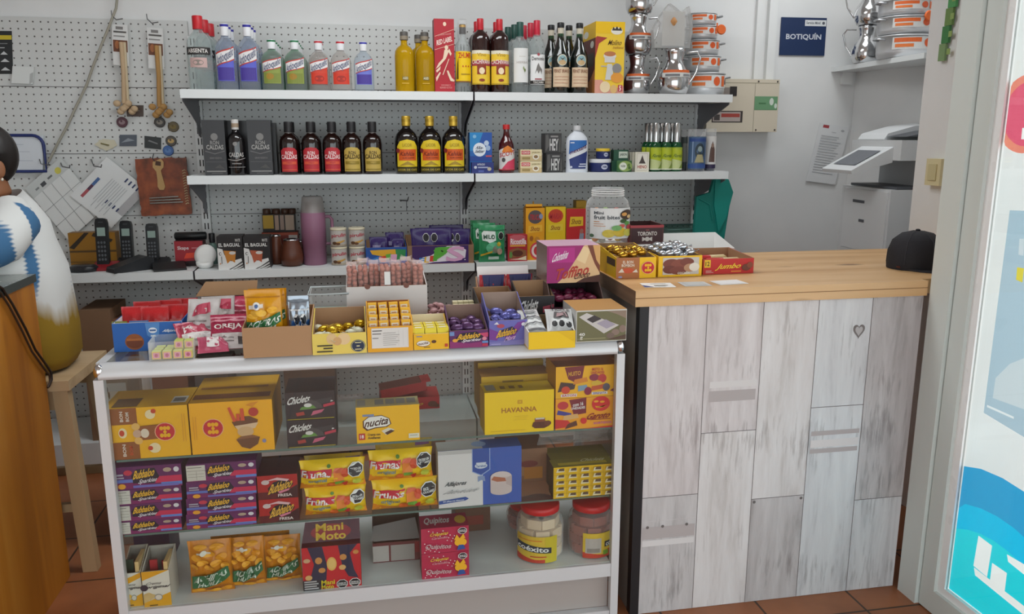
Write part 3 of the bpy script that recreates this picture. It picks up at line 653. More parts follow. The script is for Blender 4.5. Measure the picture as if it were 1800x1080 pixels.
j2.scale = (1.14, 1.14, 1.14)
bz = Z1 + jh * 1.14 + .002; bx = at(1181, 60, Y=3.79).x
bg = empty('whisk_bag', 'clear plastic bag with white card holding a wooden whisk, on the single jug', 'bag', (bx, 3.79, bz))
MB().prism([(-.09, 0), (.085, 0), (.095, .10), (.075, .19), (.04, .16), (-.02, .20), (-.06, .15), (-.1, .08)], 'y', -.02, .02, film('whisk_bag_film', '#cfcfcd', .30, .25)).build('film', bg)
MB().box(-.055, .055, -.0195, -.0175, .01, .165, film('milky_card', '#dedbd6', .65, .5)).build('card', bg)
MB().lathe([(.006, .03), (.007, .09), (.02, .10), (.026, .12), (.018, .145), (.0001, .15)], K('#c08a55', .6), 14).build('wooden_whisk', bg)
def potmesh(r, h, o):
    MB().lathe([(r * .8, 0), (r * .96, .006), (r, h * .3), (r, h * .94), (r * 1.05, h * .95), (r * 1.05, h), (r * .98, h), (r * .96, h * .4), (.0001, h * .1)], K('#d3d4d6', .42, .45), 32).build('pot_body', o)
    mb = MB(); fm = wrap(r * 1.003, h * .36, h * .90, 2.1)
    mb.art(fm, [('r', 0, 0, 1, 1, '#d6d5d2'), ('r', .03, .55, .48, .9, '#dd6830'), ('r', .05, .15, .35, .42, '#e27a3d'), ('e', .62, .5, .085, .36, '#d85c2c'), ('r', .76, .12, .88, .92, '#dd6830'), ('r', .92, .3, .99, .75, '#6d6a69')], seg=14); mb.build('label_band', o)
    for s in (-1, 1): MB().tube([(s * r * .98, -.025, h * .82), (s * (r + .028), -.022, h * .84), (s * (r + .034), 0, h * .85), (s * (r + .028), .022, h * .84), (s * r * .98, .025, h * .82)], .0045, K('#b9babd', .3, .85), 8).build('handle', o)
def pots(specs, Y, z, labels, group):
    for (xl, xr, hh), lb in zip(specs, labels):
        ym = pj(1.2, Y, z + hh / 2)[1]; a, b_ = at(xl, ym, Y=Y).x, at(xr, ym, Y=Y).x
        o = empty('cooking_pot', lb, 'pot', ((a + b_) / 2, Y, z), 0, group); potmesh((b_ - a) / 2, hh - .001, o); z += hh
    return z
zt_ = pots(((1202, 1270, .115), (1205, 1263, .082), (1206, 1261, .075), (1207, 1259, .066), (1208, 1257, .06)), 3.965, Z1, (
    'aluminium pot with orange label, bottom and largest of the stack on the bottle shelf', 'aluminium pot, second from the bottom of the stack on the bottle shelf', 'aluminium pot in the middle of the stack on the bottle shelf', 'aluminium pot, fourth up in the stack on the bottle shelf', 'aluminium pot, topmost of the stack on the bottle shelf'), 'pots stacked on the bottle shelf')
q = at(1268, 52, Y=3.86)
tag(MB().lathe([(.020, -.006), (.024, 0), (.020, .006)], ORG, 20, M=Matrix.Rotation(PI / 2, 4, 'X')).box(-.026, -.0195, -.002, .002, -.006, .03, ORG).build('orange_tag', loc=q), 'round orange tag hanging beside the stacked pots', 'tag')

# ---- middle shelf, left bay: black rum
Ym = 3.77; BX = '#262426'; GR = '#6d6a6a'
def rumart(c1, c2): return [('e', .52, .70, .16, .065, '#7d7b79'), ('t', 'RON', .32, .56, .72, .63, '#8f8c89'), ('t', 'CALDAS', .14, .47, .9, .555, '#a3a09c'), ('p', [(.08, .45), (.5, .40), (.94, .45), (.94, .435), (.5, .385), (.08, .435)], GR), ('t', 'GRAN RESERVA', .25, .30, .8, .335, GR), ('r', .06, .245, .94, .25, GR), ('p', [(.45, .14), (.7, .2), (.9, .12), (.7, .13)], '#4a4846'), ('r', .08, .065, .95, .085, '#8f8c89'), ('r', .3, .035, .8, .043, GR)]
for xl, xr, lb in ((357, 397, 'black rum carton at the left end of the middle shelf'), (436, 478, 'black rum carton right of the clear-capped black bottle')):
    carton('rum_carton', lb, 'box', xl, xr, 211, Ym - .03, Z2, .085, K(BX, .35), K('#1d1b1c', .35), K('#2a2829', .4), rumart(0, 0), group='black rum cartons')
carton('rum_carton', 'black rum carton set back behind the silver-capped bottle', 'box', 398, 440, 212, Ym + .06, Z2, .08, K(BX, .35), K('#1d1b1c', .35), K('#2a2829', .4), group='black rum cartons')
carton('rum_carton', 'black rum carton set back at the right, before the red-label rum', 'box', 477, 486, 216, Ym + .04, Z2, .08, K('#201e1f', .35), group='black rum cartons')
bottle('rum_bottle', 'black rum bottle with silver-white cap, standing between black cartons', 415.5, 210, Ym - .012, Z2, 15.5, RUMB, dark('#191718'), (.82, 1.0, 1.25, K('#cfccc8', .4), [(.86, .93, K('#a38d76', .5))]),
    [(.14, .46, 2.3, None, [('t', 'CALDAS', .14, .6, .9, .85, '#b9b6b2'), ('p', [(0, .5), (.5, .42), (1, .55), (1, .52), (.5, .38), (0, .46)], '#a8a5a2'), ('r', .3, .2, .75, .26, '#8a8785'), ('r', .05, .02, .95, .04, '#b9b6b2')]), (.53, .60, .55, None, [('e', .5, .5, .45, .5, '#8a8886')])])
def caldas(lab, c_t, c_lo, px, who, n):
    o, r, h = bottle('rum_bottle', who[0], px[0], 214, Ym, Z2, 17, RUMB, dark('#1c0d0a'), (.80, 1.0, 1.35, K('#201e20', .45)),
        [(.06, .52, 1.9, None, [('p', [(.04, 0), (.96, 0), (.96, .86), (.8, .97), (.5, 1), (.2, .97), (.04, .86)], lab), ('t', 'RON', .32, .70, .70, .84, c_t), ('t', 'CALDAS', .06, .52, .94, .70, c_t), ('r', .12, .30, .88, .42, c_lo), ('t', 'VIEJO', .35, .32, .65, .40, lab), ('r', .1, .06, .9, .10, c_lo)])], 'dark rum bottles',
        extra=lambda o, r, h: MB().lathe([(r * .40, h * .755), (r * .37, h * .80)], K('#8a8784', .3), 16).build('neck_band', o))
    k = 1
    for j, x in enumerate(px):
        for i in range(n[j]):
            if j + i == 0: continue
            dup(o, (at(x, 250, Y=Ym).x - .004 * i * 0, Ym + .085 * i, Z2), who[k]); k += 1
caldas('#b92f38', '#ecd2d0', '#d8583c', (508.5, 546.5, 583.5), ('red-label rum bottle nearest the black cartons', 'dark rum bottle hidden behind the first red-label one', 'red-label rum bottle in the middle of the three', 'dark rum bottle hidden behind the middle red-label one', 'red-label rum bottle next to the gold-label ones', 'dark rum bottle hidden behind the third red-label one'), (2, 2, 2))
caldas('#c2a550', '#4a3814', '#8f7a28', (618.5, 654.5), ('gold-label rum bottle next to the red-label ones', 'dark rum bottle hidden behind the left gold-label one', 'gold-label rum bottle at the right end of the rum row'), (2, 1))
o, r, h = bottle('coffee_liqueur_bottle', 'gold-capped bottle with yellow and orange label, first of three', 714.5, 204, Ym, Z2, 20.5, [(.95, 0), (1, .015), (1, .56), (.96, .63), (.84, .69), (.6, .745), (.38, .785), (.34, .80), (.34, .94)], dark('#181311'), (.83, 1.0, 1.12, K('#c9a53c', .3, .5), [(.90, .945, K('#b08f30', .3, .5))]),
    [(.03, .60, 1.95, None, [('r', 0, .0, 1, .16, '#3a3312'), ('t', 'LICOR DE CAFE', .06, .05, .94, .11, '#b9a33c'), ('p', [(.03, .17), (.97, .17), (.97, .78), (.82, .94), (.5, 1), (.18, .94), (.03, .78)], '#e2c52a'), ('r', .12, .36, .9, .70, '#d2581c'), ('t', 'Kahlúa', .2, .50, .82, .63, '#7c2a10', 0, .1), ('t', 'RUM COFFEE', .3, .42, .8, .46, '#8a3a14'), ('p', [(.15, .2), (.5, .34), (.85, .2), (.5, .24)], '#a88a2c'), ('t', 'LICOR', .3, .78, .7, .88, '#b59820'), ('e', .09, .66, .09, .07, '#7e2a2c')])], 'gold-capped coffee liqueur bottles')
dup(o, (at(755.5, 250, Y=Ym).x, Ym, Z2), 'gold-capped bottle with yellow and orange label, middle of three'); dup(o, (at(797, 250, Y=Ym).x, Ym, Z2), 'gold-capped bottle with yellow and orange label, last before the shelf joint')
# ---- middle shelf, right bay: pharmacy goods
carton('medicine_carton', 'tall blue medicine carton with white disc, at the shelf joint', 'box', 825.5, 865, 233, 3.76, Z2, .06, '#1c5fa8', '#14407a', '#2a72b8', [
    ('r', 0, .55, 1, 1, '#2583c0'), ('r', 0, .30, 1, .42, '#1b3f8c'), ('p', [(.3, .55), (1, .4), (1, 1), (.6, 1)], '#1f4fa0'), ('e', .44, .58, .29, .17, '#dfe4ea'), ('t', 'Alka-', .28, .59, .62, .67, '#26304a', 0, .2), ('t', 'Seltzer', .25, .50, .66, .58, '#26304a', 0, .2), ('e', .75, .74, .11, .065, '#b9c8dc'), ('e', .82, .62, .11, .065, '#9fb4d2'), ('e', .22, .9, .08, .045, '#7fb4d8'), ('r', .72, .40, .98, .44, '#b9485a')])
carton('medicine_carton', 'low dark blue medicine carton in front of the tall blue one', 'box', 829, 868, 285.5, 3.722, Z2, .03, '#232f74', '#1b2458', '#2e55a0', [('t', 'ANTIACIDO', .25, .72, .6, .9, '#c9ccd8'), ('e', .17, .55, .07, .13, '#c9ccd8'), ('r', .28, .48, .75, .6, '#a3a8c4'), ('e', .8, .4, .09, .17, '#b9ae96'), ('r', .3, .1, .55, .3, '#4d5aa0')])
bottle('emulsion_bottle', 'red-capped syrup bottle with orange and white label', 890, 219, 3.77, Z2, 13.5, [(.95, 0), (1, .02), (1, .52), (.94, .60), (.72, .68), (.46, .76), (.36, .84), (.36, .92)], dark('#4a1216'), (.90, 1.0, 1.25, K('#c12a2c', .4)),
    [(.06, .57, 2.5, None, [('p', [(0, 0), (1, 0), (1, .8), (.7, .9), (.5, 1), (.3, .9), (0, .8)], '#dcd9d6'), ('p', [(.2, .72), (.8, .72), (.7, .9), (.5, 1), (.3, .9)], '#dd7f2c'), ('t', 'SCOTT', .08, .58, .92, .76, '#b8202c', .8), ('p', [(.2, .05), (.95, .05), (.95, .5), (.5, .35)], '#d2405c'), ('e', .3, .42, .09, .09, '#4c4846'), ('r', 0, 0, 1, .04, '#b8202c')])])
sa = [('r', 0, 0, 1, .45, '#c9b183'), ('r', .05, .58, .45, .9, '#c23a44'), ('t', 'COCO', .08, .64, .42, .84, '#f0e4dc'), ('t', 'JABON', .52, .66, .92, .82, '#8d7c50'), ('e', .72, .36, .15, .24, '#e9e2d2'), ('e', .72, .38, .10, .14, '#8a6a44'), ('r', .08, .15, .45, .35, '#9a8350')]
for k, lb in enumerate(('cream and tan soap carton, lower of the stacked pair', 'cream and tan soap carton, upper of the stacked pair')):
    carton('soap_carton', lb, 'box', 914.5, 952.5, 285, 3.745, Z2 + .054 * k, .05, '#e2d4ab', '#d2c296', '#e6dab5', sa, group='cream soap cartons', h=.053, z0=Z2)
ha = [('r', .05, .05, .95, .95, '#3a3839'), ('t', 'HEY', .3, .12, .82, .72, '#c9c7c5'), ('r', .35, .8, .8, .88, '#8b8987'), ('p', [(.05, .05), (.3, .4), (.2, .95), (.05, .9)], '#5a5856'), ('p', [(.85, .05), (.95, .05), (.95, .9), (.86, .5)], '#55534f')]
for k, (xl, xr, lb) in enumerate(((960, 989.5, 'black and white soap carton, lower of the stacked pair'), (957, 986.5, 'black and white soap carton, upper of the stacked pair'))):
    carton('soap_carton', lb, 'box', xl, xr, 272.5, 3.75, Z2 + .091 * k, .075, '#2f2d2e', '#434142', '#4a4847', ha, group='black soap cartons', h=.09, z0=Z2)
bottle('talc_bottle', 'white talc bottle with tilted navy label', 1014, 221, 3.77, Z2, 19.5, [(.96, 0), (1, .02), (.96, .4), (1, .62), (.9, .74), (.6, .83), (.34, .87), (.3, .93)], K('#dfe3ea', .4), (.9, 1.0, 1.15, K('#cfcfd0', .45)),
    [(.08, .70, 1.8, None, [('p', [(.1, 0), (.9, 0), (1, .5), (.95, .98), (.05, .98), (0, .5)], '#2a3a78'), ('p', [(0, .32), (1, .62), (1, .84), (0, .50)], '#e3e5ea'), ('p', [(.02, .5), (.95, .86), (.95, .98), (.05, .98)], '#2f6cb4'), ('t', 'mexsana', .08, .60, .92, .70, '#5a2f56', 2.4), ('r', .55, .14, .9, .18, '#cfd4e4'), ('r', .5, .06, .9, .1, '#cfd4e4'), ('r', .1, .88, .3, .92, '#d9dcea'), ('e', .16, .06, .06, .04, '#cfd4e4')])], sy=.6)
def tin(xl, xr, yt, Y, z, cap, lb, capc):
    X, W, Hh = span_px(xl, xr, yt, Y, z); r = W / 2
    o = empty('cream_jar', lb, 'jar', (X, Y, z), 0, 'blue cream jars')
    MB().lathe([(r * .92, 0), (r, .004), (r, Hh * .72)], K('#232d62', .35), 24).build('jar_body', o)
    mb = MB().lathe([(r * 1.02, Hh * .725), (r * 1.03, Hh * .96), (r * .97, Hh)], K(capc, .4), 24).build('lid', o)
    MB().art(wrap(r, Hh * .1, Hh * .66, 1.6), [('e', .6, .55, .2, .35, '#c9cde0'), ('t', 'CREMA', .46, .42, .75, .68, '#232d62')], seg=10).build('label', o)
    return X, Hh
X, Hh = tin(1036, 1072.5, 279.5, 3.80, Z2, 0, 'blue cream jar with white lid, lower of the stacked pair', '#d9dadd')
tin(1048, 1071.5, 261, 3.805, Z2 + Hh + .001, 0, 'blue cream jar with yellow lid, upper of the stacked pair', '#e2c033')
tin(1034, 1050, 284, 3.855, Z2, 0, 'small blue jar behind the white-lidded cream jar', '#8c8670')
for k in range(2):
    carton('soap_carton', ('green soap carton, lower of the pair beside the cream jars', 'green soap carton, upper of the pair beside the cream jars')[k], 'box', 1075 + 3 * k, 1104, 284.5, 3.79, Z2 + .052 * k, .05, '#24513c', '#1f4634', '#2b5a45', [('r', .35, .25, .95, .85, '#cfd6c9'), ('t', 'JABON', .42, .4, .9, .7, '#3c4a3e')], group='green soap cartons', h=.051, z0=Z2)
o = empty('soap_tin', 'oval green soap tin with a pale badge, in front of the green cartons', 'soap', (at(1097, 293, Y=3.745).x, 3.745, Z2))
MB().lathe([(.036, 0), (.038, .004), (.038, .05), (.036, .054)], K('#3f6a3e', .4), 24, sy=.45).build('tin_body', o)
MB().art(flat((-.034, -.0176, .003), (.068, 0, 0), (0, 0, .05)), [('e', .5, .5, .5, .5, '#8fa85a'), ('e', .34, .5, .27, .36, '#e3e6d9'), ('t', 'N30', .18, .4, .5, .62, '#55624e'), ('e', .75, .6, .1, .14, '#5d7a38'), ('e', .8, .35, .1, .14, '#48672f')]).build('badge', o)
for k in range(4):
    carton('soap_carton', ('white and red soap carton at the front of its row', 'pale soap carton second in the row beside the green bottles', 'pale soap carton third in the row', 'pale soap carton last in the row')[k], 'box', 1116.5 - 4.5 * k, 1141 - 4.5 * k, 267.5, 3.75 + .031 * k, Z2, .03, '#e2dccb', '#d9d2be', '#e2dccb', [('r', .1, .06, .9, .94, '#cdc6b6'), ('r', .14, .1, .86, .9, '#e6e0d2'), ('p', [(.5, .85), (.62, .6), (.75, .42), (.25, .42), (.38, .6)], '#4c4340'), ('t', 'HENO', .16, .17, .84, .34, '#a84a3c')], group='white soap cartons')
o, r, h = bottle('cologne_bottle', 'silver-capped green bottle, front left of the cologne group', 1152.5, 216, 3.775, Z2, 9.3, [(.95, 0), (1, .02), (1, .50), (.9, .57), (.6, .61), (.56, .62)], K('#1f5a35', .1, 0, .3, 1.4), (.60, 1.0, 1.1, K('#c9cac9', .15, .9)),
    [(.04, .50, 2.6, '#a9b83c', [('r', 0, 0, 1, .55, '#c3cb8f'), ('p', [(0, .5), (1, .35), (1, .8), (0, 1)], '#b5c02e'), ('t', 'Florida', .2, .55, .8, .7, '#4e6a2a', 0, .2), ('p', [(.55, .05), (.95, .05), (.9, .35), (.7, .2)], '#7f9440'), ('r', 0, 0, 1, .05, '#d9dcc4')])], 'silver-capped green bottles')
xs = [at(x, 260, Y=3.775).x for x in (1152.5, 1171, 1189)]
nm = [['', 'silver-capped green bottle, front middle of the cologne group', 'silver-capped green bottle, front right beside the candles'],
      ['green bottle in the second row, behind the front left one', 'green bottle in the second row, behind the front middle one', 'green bottle in the second row, behind the front right one'],
      ['green bottle in the back row, behind the left ones', 'green bottle in the back row, behind the middle ones', 'green bottle in the back row, behind the right ones']]
for i in range(3):
    for j in range(3):
        if nm[i][j]: dup(o, (xs[j] - .004 * i, 3.775 + .05 * i, Z2), nm[i][j])
def candle(xl, xr, yt, Y, lb, base, art):
    X, W, Hh = span_px(xl, xr, yt, Y, Z2); r = W / 2
    o = empty('votive_candle', lb, 'candle', (X, Y, Z2), 0, 'votive candles in glasses')
    MB().lathe([(r * .9, .001), (r * .9, Hh * .82), (.0001, Hh * .82)], K('#3d4250', .5), 20).build('wax', o)
    MB().lathe([(r * .94, 0), (r, .004), (r, Hh), (r * .93, Hh), (r * .92, Hh * .84)], PLASTIC, 20).build('glass', o)
    MB().art(wrap(r * 1.003, Hh * .06, Hh * .82, 2.7), [('r', 0, 0, 1, 1, base)] + art, seg=12).build('picture_wrap', o)
candle(1209, 1238.5, 227, 3.78, 'blue patterned votive candle glass at the shelf end', '#4a6384', [('r', .05, .85, .95, .95, '#2f4a86'), ('r', .0, .03, 1, .16, '#34508c'), ('e', .5, .55, .2, .25, '#2b3a44'), ('e', .5, .62, .09, .09, '#8fa0a0'), ('p', [(.3, .2), (.7, .2), (.6, .45), (.4, .45)], '#a8a07a'), ('r', .2, .2, .24, .85, '#8fa4c4'), ('r', .76, .2, .8, .85, '#8fa4c4')])
candle(1239, 1257, 226, 3.80, 'narrow votive candle with a white and brown picture, last on the shelf', '#d5d2cf', [('r', 0, 0, 1, .13, '#2c2344'), ('p', [(.3, .2), (.7, .2), (.66, .6), (.5, .85), (.36, .6)], '#5d443c'), ('e', .5, .72, .09, .07, '#8f7466')])
candle(1196, 1212, 228, 3.86, 'dark votive candle tucked behind the blue patterned one', '#4c5452', [('r', .2, .2, .8, .8, '#8b8d86')])

# ------------------------------------------------------------------ soft goods
def bag(name, label, cat, xl, xr, yt, Yf, z, th, mat, art=(), group=None, lean=0, rz=0, parent=None, wob=.25, crimp=.08, seg=8, w=None, h=None, artmat=None):
    """sealed pouch standing on its bottom edge: puffed in the middle, flat at the seals"""
    X, W, Hh = span_px(xl, xr, yt, Yf, z); W = w or W; Hh = h or Hh
    sd = random.uniform(0, 9)
    def puff(u, v): return max(0, math.sin(PI * min(1, max(0, u)))) ** .45 * max(0, math.sin(PI * min(1, max(0, (v - crimp) / (1 - 2 * crimp))))) ** .55
    def front(u, v, h):
        wv = math.sin(u * 17 + sd + v * 9) * math.sin(v * 13 + sd * 2) * wob * .012
        return Vector(((u - .5) * W * (1 - .05 * puff(.5, v)), -th * .5 * puff(u, v) + wv * puff(u, v) - h * 1.5 + lean * v * Hh, v * Hh))
    def back(u, v): return Vector(((u - .5) * W * (1 - .05 * puff(.5, v)), th * .5 * puff(u, v) + lean * v * Hh + .0008, v * Hh))
    n, m = 14, 14; mb = MB(); vv = []; ff = []
    for j in range(m + 1):
        for i in range(n + 1): vv.append(front(i / n, j / m, 0))
    for j in range(m + 1):
        for i in range(n + 1): vv.append(back(i / n, j / m))
    o2 = (n + 1) * (m + 1)
    for j in range(m):
        for i in range(n):
            a = j * (n + 1) + i; ff.append((a, a + 1, a + n + 2, a + n + 1)); b_ = a + o2; ff.append((b_ + 1, b_, b_ + n + 1, b_ + n + 2))
    for j in range(m):
        a = j * (n + 1); ff.append((a + n + 1, a, a + o2)[::1] + (a + o2 + n + 1,)); a += n; ff.append((a, a + n + 1, a + n + 1 + o2, a + o2))
    mb.add(vv, ff, mat, True)
    if art: mb.art(front, [it + (1,) if it[0] == 'r' and len(it) == 6 else it for it in art], seg=seg, h0=.0012, dh=.0005)
    o = mb.build(name, parent, loc=(X, Yf + th * .5, z), rz=rz)
    return tag(o, label, cat, group)
def candy_mesh(r, mat, ends=True):
    mb = MB().ball((0, 0, 0), r * 1.25, r, r * .8, mat, 10, 6)
    if ends:
        for s in (-1, 1):
            mb.add([(s * r * 1.1, -.15 * r, 0), (s * r * 1.1, .15 * r, 0), (s * r * 2.0, .7 * r, .25 * r), (s * r * 2.1, -.1 * r, -.15 * r), (s * r * 2.0, -.7 * r, .2 * r)], [(0, 1, 2, 3, 4)], mat, True)
    return mb
def scatter(name, label, cat, group, proto_mb, pts, jit=.3, rots=None):
    """countable small sweets: one mesh, many objects"""
    first = None
    for i, p in enumerate(pts):
        rz = random.uniform(-1.6, 1.6) if rots is None else rots
        if first is None: first = o = proto_mb.build(name)
        else: o = first.copy(); COL.objects.link(o)
        o.location = p; o.rotation_euler = (random.uniform(-jit, jit), random.uniform(-jit, jit), rz); tag(o, label, cat, group)
def grid(x0, x1, nx, y0, y1, ny, z, dz=0.0, jx=.004):
    return [(x0 + (x1 - x0) * (i + .5) / nx + random.uniform(-jx, jx), y0 + (y1 - y0) * (j + .5) / ny + random.uniform(-jx, jx), z + dz * random.random()) for j in range(ny) for i in range(nx)]

# ---- lower shelf, left: phones and small things
def handset(xp, yt, Y, z, tilt, parent, w=.05):
    hh = at(xp, yt, Y=Y).z - z
    M = Matrix.Rotation(tilt, 4, 'X')
    mb = MB(); bk = K('#1c1d1f', .35)
    pts = [(-w / 2, 0), (w / 2, 0), (w * .5, hh * .9), (w * .42, hh * .98), (w * .2, hh), (-w * .2, hh), (-w * .42, hh * .98), (-w * .5, hh * .9)]
    mb.prism(pts, 'y', -.014, .014, bk)
    fm = flat((-w / 2, -.014, 0), (w, 0, 0), (0, 0, hh))
    its = [('r', .16, .62, .84, .80, '#8fa39a'), ('r', .3, .9, .7, .925, '#3c3d40')]
    for r_ in range(5):
        for c_ in range(3): its.append(('e', .25 + .25 * c_, .12 + .09 * r_, .09, .028, '#5a5c60'))
    mb.art(fm, its)
    o = mb.build('handset', parent, loc=(0, .0, .018), rot=(tilt, 0, 0)); o.location.z = .02
    return o
def phone(xp, yt, bxl, bxr, Y, lb, basecol):
    X = at(xp, 455, Y=Y).x; o = empty('cordless_phone', lb, 'phone', (X, Y, Z3), 0, 'cordless phones')
    a, b_ = at(bxl, 460, Y=Y).x - X, at(bxr, 460, Y=Y).x - X
    MB().prism([(-.055, 0), (.055, 0), (.055, .018), (.02, .035), (-.055, .012)], 'x', a, b_, basecol).build('cradle', o, bevel=.003)
    handset(xp, yt, Y, Z3, -.12, o)
    return o
phone(182, 392, 166, 207, 3.84, 'black cordless phone standing in a red cradle', K('#8c2028', .4))
phone(225, 396, 208, 243, 3.95, 'black cordless phone in a dark cradle, second from the left', K('#232427', .4))
phone(270, 401, 252, 296, 3.93, 'black cordless phone in a square dark cradle, third from the left', K('#232427', .4))
o = empty('card_terminal', 'black card payment terminal lying before the phones', 'terminal', (at(226, 465, Y=3.76).x, 3.785, Z3), -.9)
MB().prism([(-.09, 0), (.09, 0), (.09, .05), (.06, .062), (-.085, .022)], 'x', -.04, .04, K('#26272a', .4)).build('terminal_body', o, bevel=.004)
MB().box(-.03, .03, -.07, -.01, 0, .002, K('#4d4f54', .4), M=Matrix.Translation((0, 0, .033)) @ Matrix.Rotation(.27, 4, 'X')).build('keypad', o)
o = empty('charger_cradle', 'flat black charging cradle with a lead, beside the red stapler box', 'charger', (at(300, 466, Y=3.78).x, 3.785, Z3), .3)
MB().prism([(-.05, 0), (.05, 0), (.05, .03), (-.05, .008)], 'x', -.075, .06, K('#1f2022', .4)).build('cradle_body', o, bevel=.004)
MB().tube([(.06, 0, .01), (.085, .03, .006), (.07, .08, .006), (-.02, .1, .006)], .003, BLACK, 6).build('lead', o)
tag(MB().lathe([(.05, 0), (.06, .004), (.06, .02), (.045, .03), (.0001, .03)], K('#232326', .3), 20, sy=.8).build('puck_device', loc=(at(146, 460, Y=3.8).x, 3.8, Z3)), 'dark round device at the left end of the phone shelf', 'device')
o = empty('stapler_carton', 'red carton with a black rolled pouch on top, right of the phones', 'box', (at(332, 440, Y=3.87).x, 3.87, Z3))
w = at(357, 440, Y=3.87).x - at(307, 440, Y=3.87).x; hb_ = at(332, 424, Y=3.87).z - Z3
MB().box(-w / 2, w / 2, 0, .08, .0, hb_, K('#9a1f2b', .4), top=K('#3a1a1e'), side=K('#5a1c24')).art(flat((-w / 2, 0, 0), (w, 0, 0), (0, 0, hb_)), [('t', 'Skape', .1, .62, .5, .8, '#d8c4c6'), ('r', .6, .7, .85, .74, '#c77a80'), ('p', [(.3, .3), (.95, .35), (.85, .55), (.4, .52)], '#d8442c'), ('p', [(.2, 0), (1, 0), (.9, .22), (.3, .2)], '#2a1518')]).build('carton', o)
MB().lathe([(.012, -.07), (.018, -.066), (.018, .066), (.012, .07)], K('#1b1c1e', .35), 16, M=Matrix.Translation((0.005, .04, hb_ + .019)) @ Matrix.Rotation(PI / 2, 4, 'Y')).build('pouch', o)
q = at(165, 430, Y=4.0)
o = tag(MB().box(-.10, .10, 0, .07, 0, .15, K('#9a6b1c', .5), top=K('#7d5515')).art(flat((-.10, 0, 0), (.2, 0, 0), (0, 0, .15)), [('p', [(.0, .55), (.35, 1), (.45, 1), (.1, .5)], '#30261c'), ('r', 0, .40, 1, .46, '#5a4220'), ('p', [(.5, .9), (.9, .7), (.95, .78), (.55, 1)], '#3a2d1d'), ('r', 0, .08, 1, .13, '#7a5820')]).build('tool_box', loc=(q.x, 3.98, Z3)), 'mustard coloured box with dark straps behind the first phones', 'box')
# small green bottle, white lidded dish
bottle('spray_bottle', 'small green-grey bottle with black cap behind the mate cartons', 374, 410, 3.92, Z3, 8, [(.95, 0), (1, .02), (1, .6), (.6, .68), (.5, .7)], K('#6d8a80', .3), (.7, 1.0, 1.3, K('#26272a', .4)))
o = empty('ring_dish', 'white ceramic dish with its lid leaning on it', 'dish', (at(360, 462, Y=3.80).x, 3.80, Z3))
MB().lathe([(.022, 0), (.036, .012), (.038, .028), (.032, .028), (.025, .012), (.0001, .008)], WHITE, 24).build('dish', o)
MB().lathe([(.05, 0), (.05, .008), (.03, .016), (.0001, .017)], WHITE, 24, M=Matrix.Translation((.0, .035, .052)) @ Matrix.Rotation(1.2, 4, 'X') @ Matrix.Rotation(-.2, 4, 'Y')).build('lid', o)
# mate cartons
for xl, xr, mate, lb in ((382, 427.5, '#c07a2a', 'black and white mate-cup carton with a pale gourd in its window, left one'), (428.5, 475, '#b0583a', 'black and white mate-cup carton with a brown gourd in its window, right one')):
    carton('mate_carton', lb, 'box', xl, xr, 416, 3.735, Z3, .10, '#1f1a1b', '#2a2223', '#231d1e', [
        ('p', [(0, 0), (1, 0), (1, .02), (.92, .33), (.5, .25), (.26, .45), (.2, .62), (0, .66)], '#dcdad7'), ('p', [(.24, .58), (.72, .55), (.66, .2), (.5, .28), (.36, .18)], mate), ('e', .58, .5, .13, .05, '#cfcac4'),
        ('t', 'EL BAGUAL', .06, .69, .9, .80, '#d9d7d4'), ('t', 'MATE', .72, .84, .92, .93, '#b9b6b2'), ('e', .11, .48, .05, .05, '#2a2627'), ('e', .12, .48, .035, .035, '#dcdad7'), ('r', .14, .18, .165, .4, '#5a5556'),
        ('p', [(.4, 0), (.47, 0), (1, .28), (1, .22)], '#3a3536'), ('p', [(.56, 0), (.62, 0), (1, .18), (1, .12)], '#3a3536'), ('p', [(.72, 0), (.78, 0), (1, .1), (1, .05)], '#3a3536'), ('e', .09, .18, .025, .02, '#c07a2a')])
def mate(xp, yt, rpx, Y, lb, sq=1):
    q = at(xp, yt, Y=Y); h = q.z - Z3; r = at(xp + rpx, 445, Y=Y).x - at(xp, 445, Y=Y).x
    o = empty('mate_gourd', lb, 'cup', (at(xp, 445, Y=Y).x, Y, Z3), 0, 'leather mate gourds')
    MB().lathe([(r * .6, 0), (r * .9, h * .06), (r, h * .3), (r * .95, h * .5), (r * .78, h * .75), (r * .66, h * .95)], K('#5d3323', .35), 24).build('gourd', o)
    MB().lathe([(r * .68, h * .951), (r * .70, h * .955), (r * .68, h), (r * .55, h), (r * .5, h * .96), (.0001, h * .955)], CHROME, 24).build('metal_rim', o)
mate(486, 413, 13, 3.86, 'tall brown leather mate gourd behind the mate cartons')
mate(513, 420, 20.5, 3.80, 'round brown leather mate gourd beside the thermos')
mate(530, 423, 14, 3.90, 'small brown mate gourd half hidden behind the round one')
carton('gift_carton', 'red-orange flat carton with a small white sticker under the spice set', 'box', 461, 525, 409, 4.0, Z3, .08, '#8a3a30', '#6d2d26', '#943f33', [('r', .74, .55, .98, .95, '#d5cfc8'), ('r', .0, .9, 1, 1, '#b5553a')])
zz = at(493, 409, Y=4.0).z + .0015
o = carton('spice_set', 'brown boxed set of four spice jars on the red-orange carton', 'box', 461, 519, 377, 4.01, zz, .05, '#2a211c', '#33271f', '#5a3a22', [('r', .02, .2, .34, .95, '#c29a2a'), ('r', .38, .12, .5, .95, '#b89a86'), ('r', .54, .12, .66, .95, '#a98f80'), ('r', .7, .1, .97, .95, '#bfa892'), ('r', .36, 0, .38, 1, '#1a1310'), ('r', .51, 0, .53, 1, '#1a1310')])
hz_ = o['dims'][2]
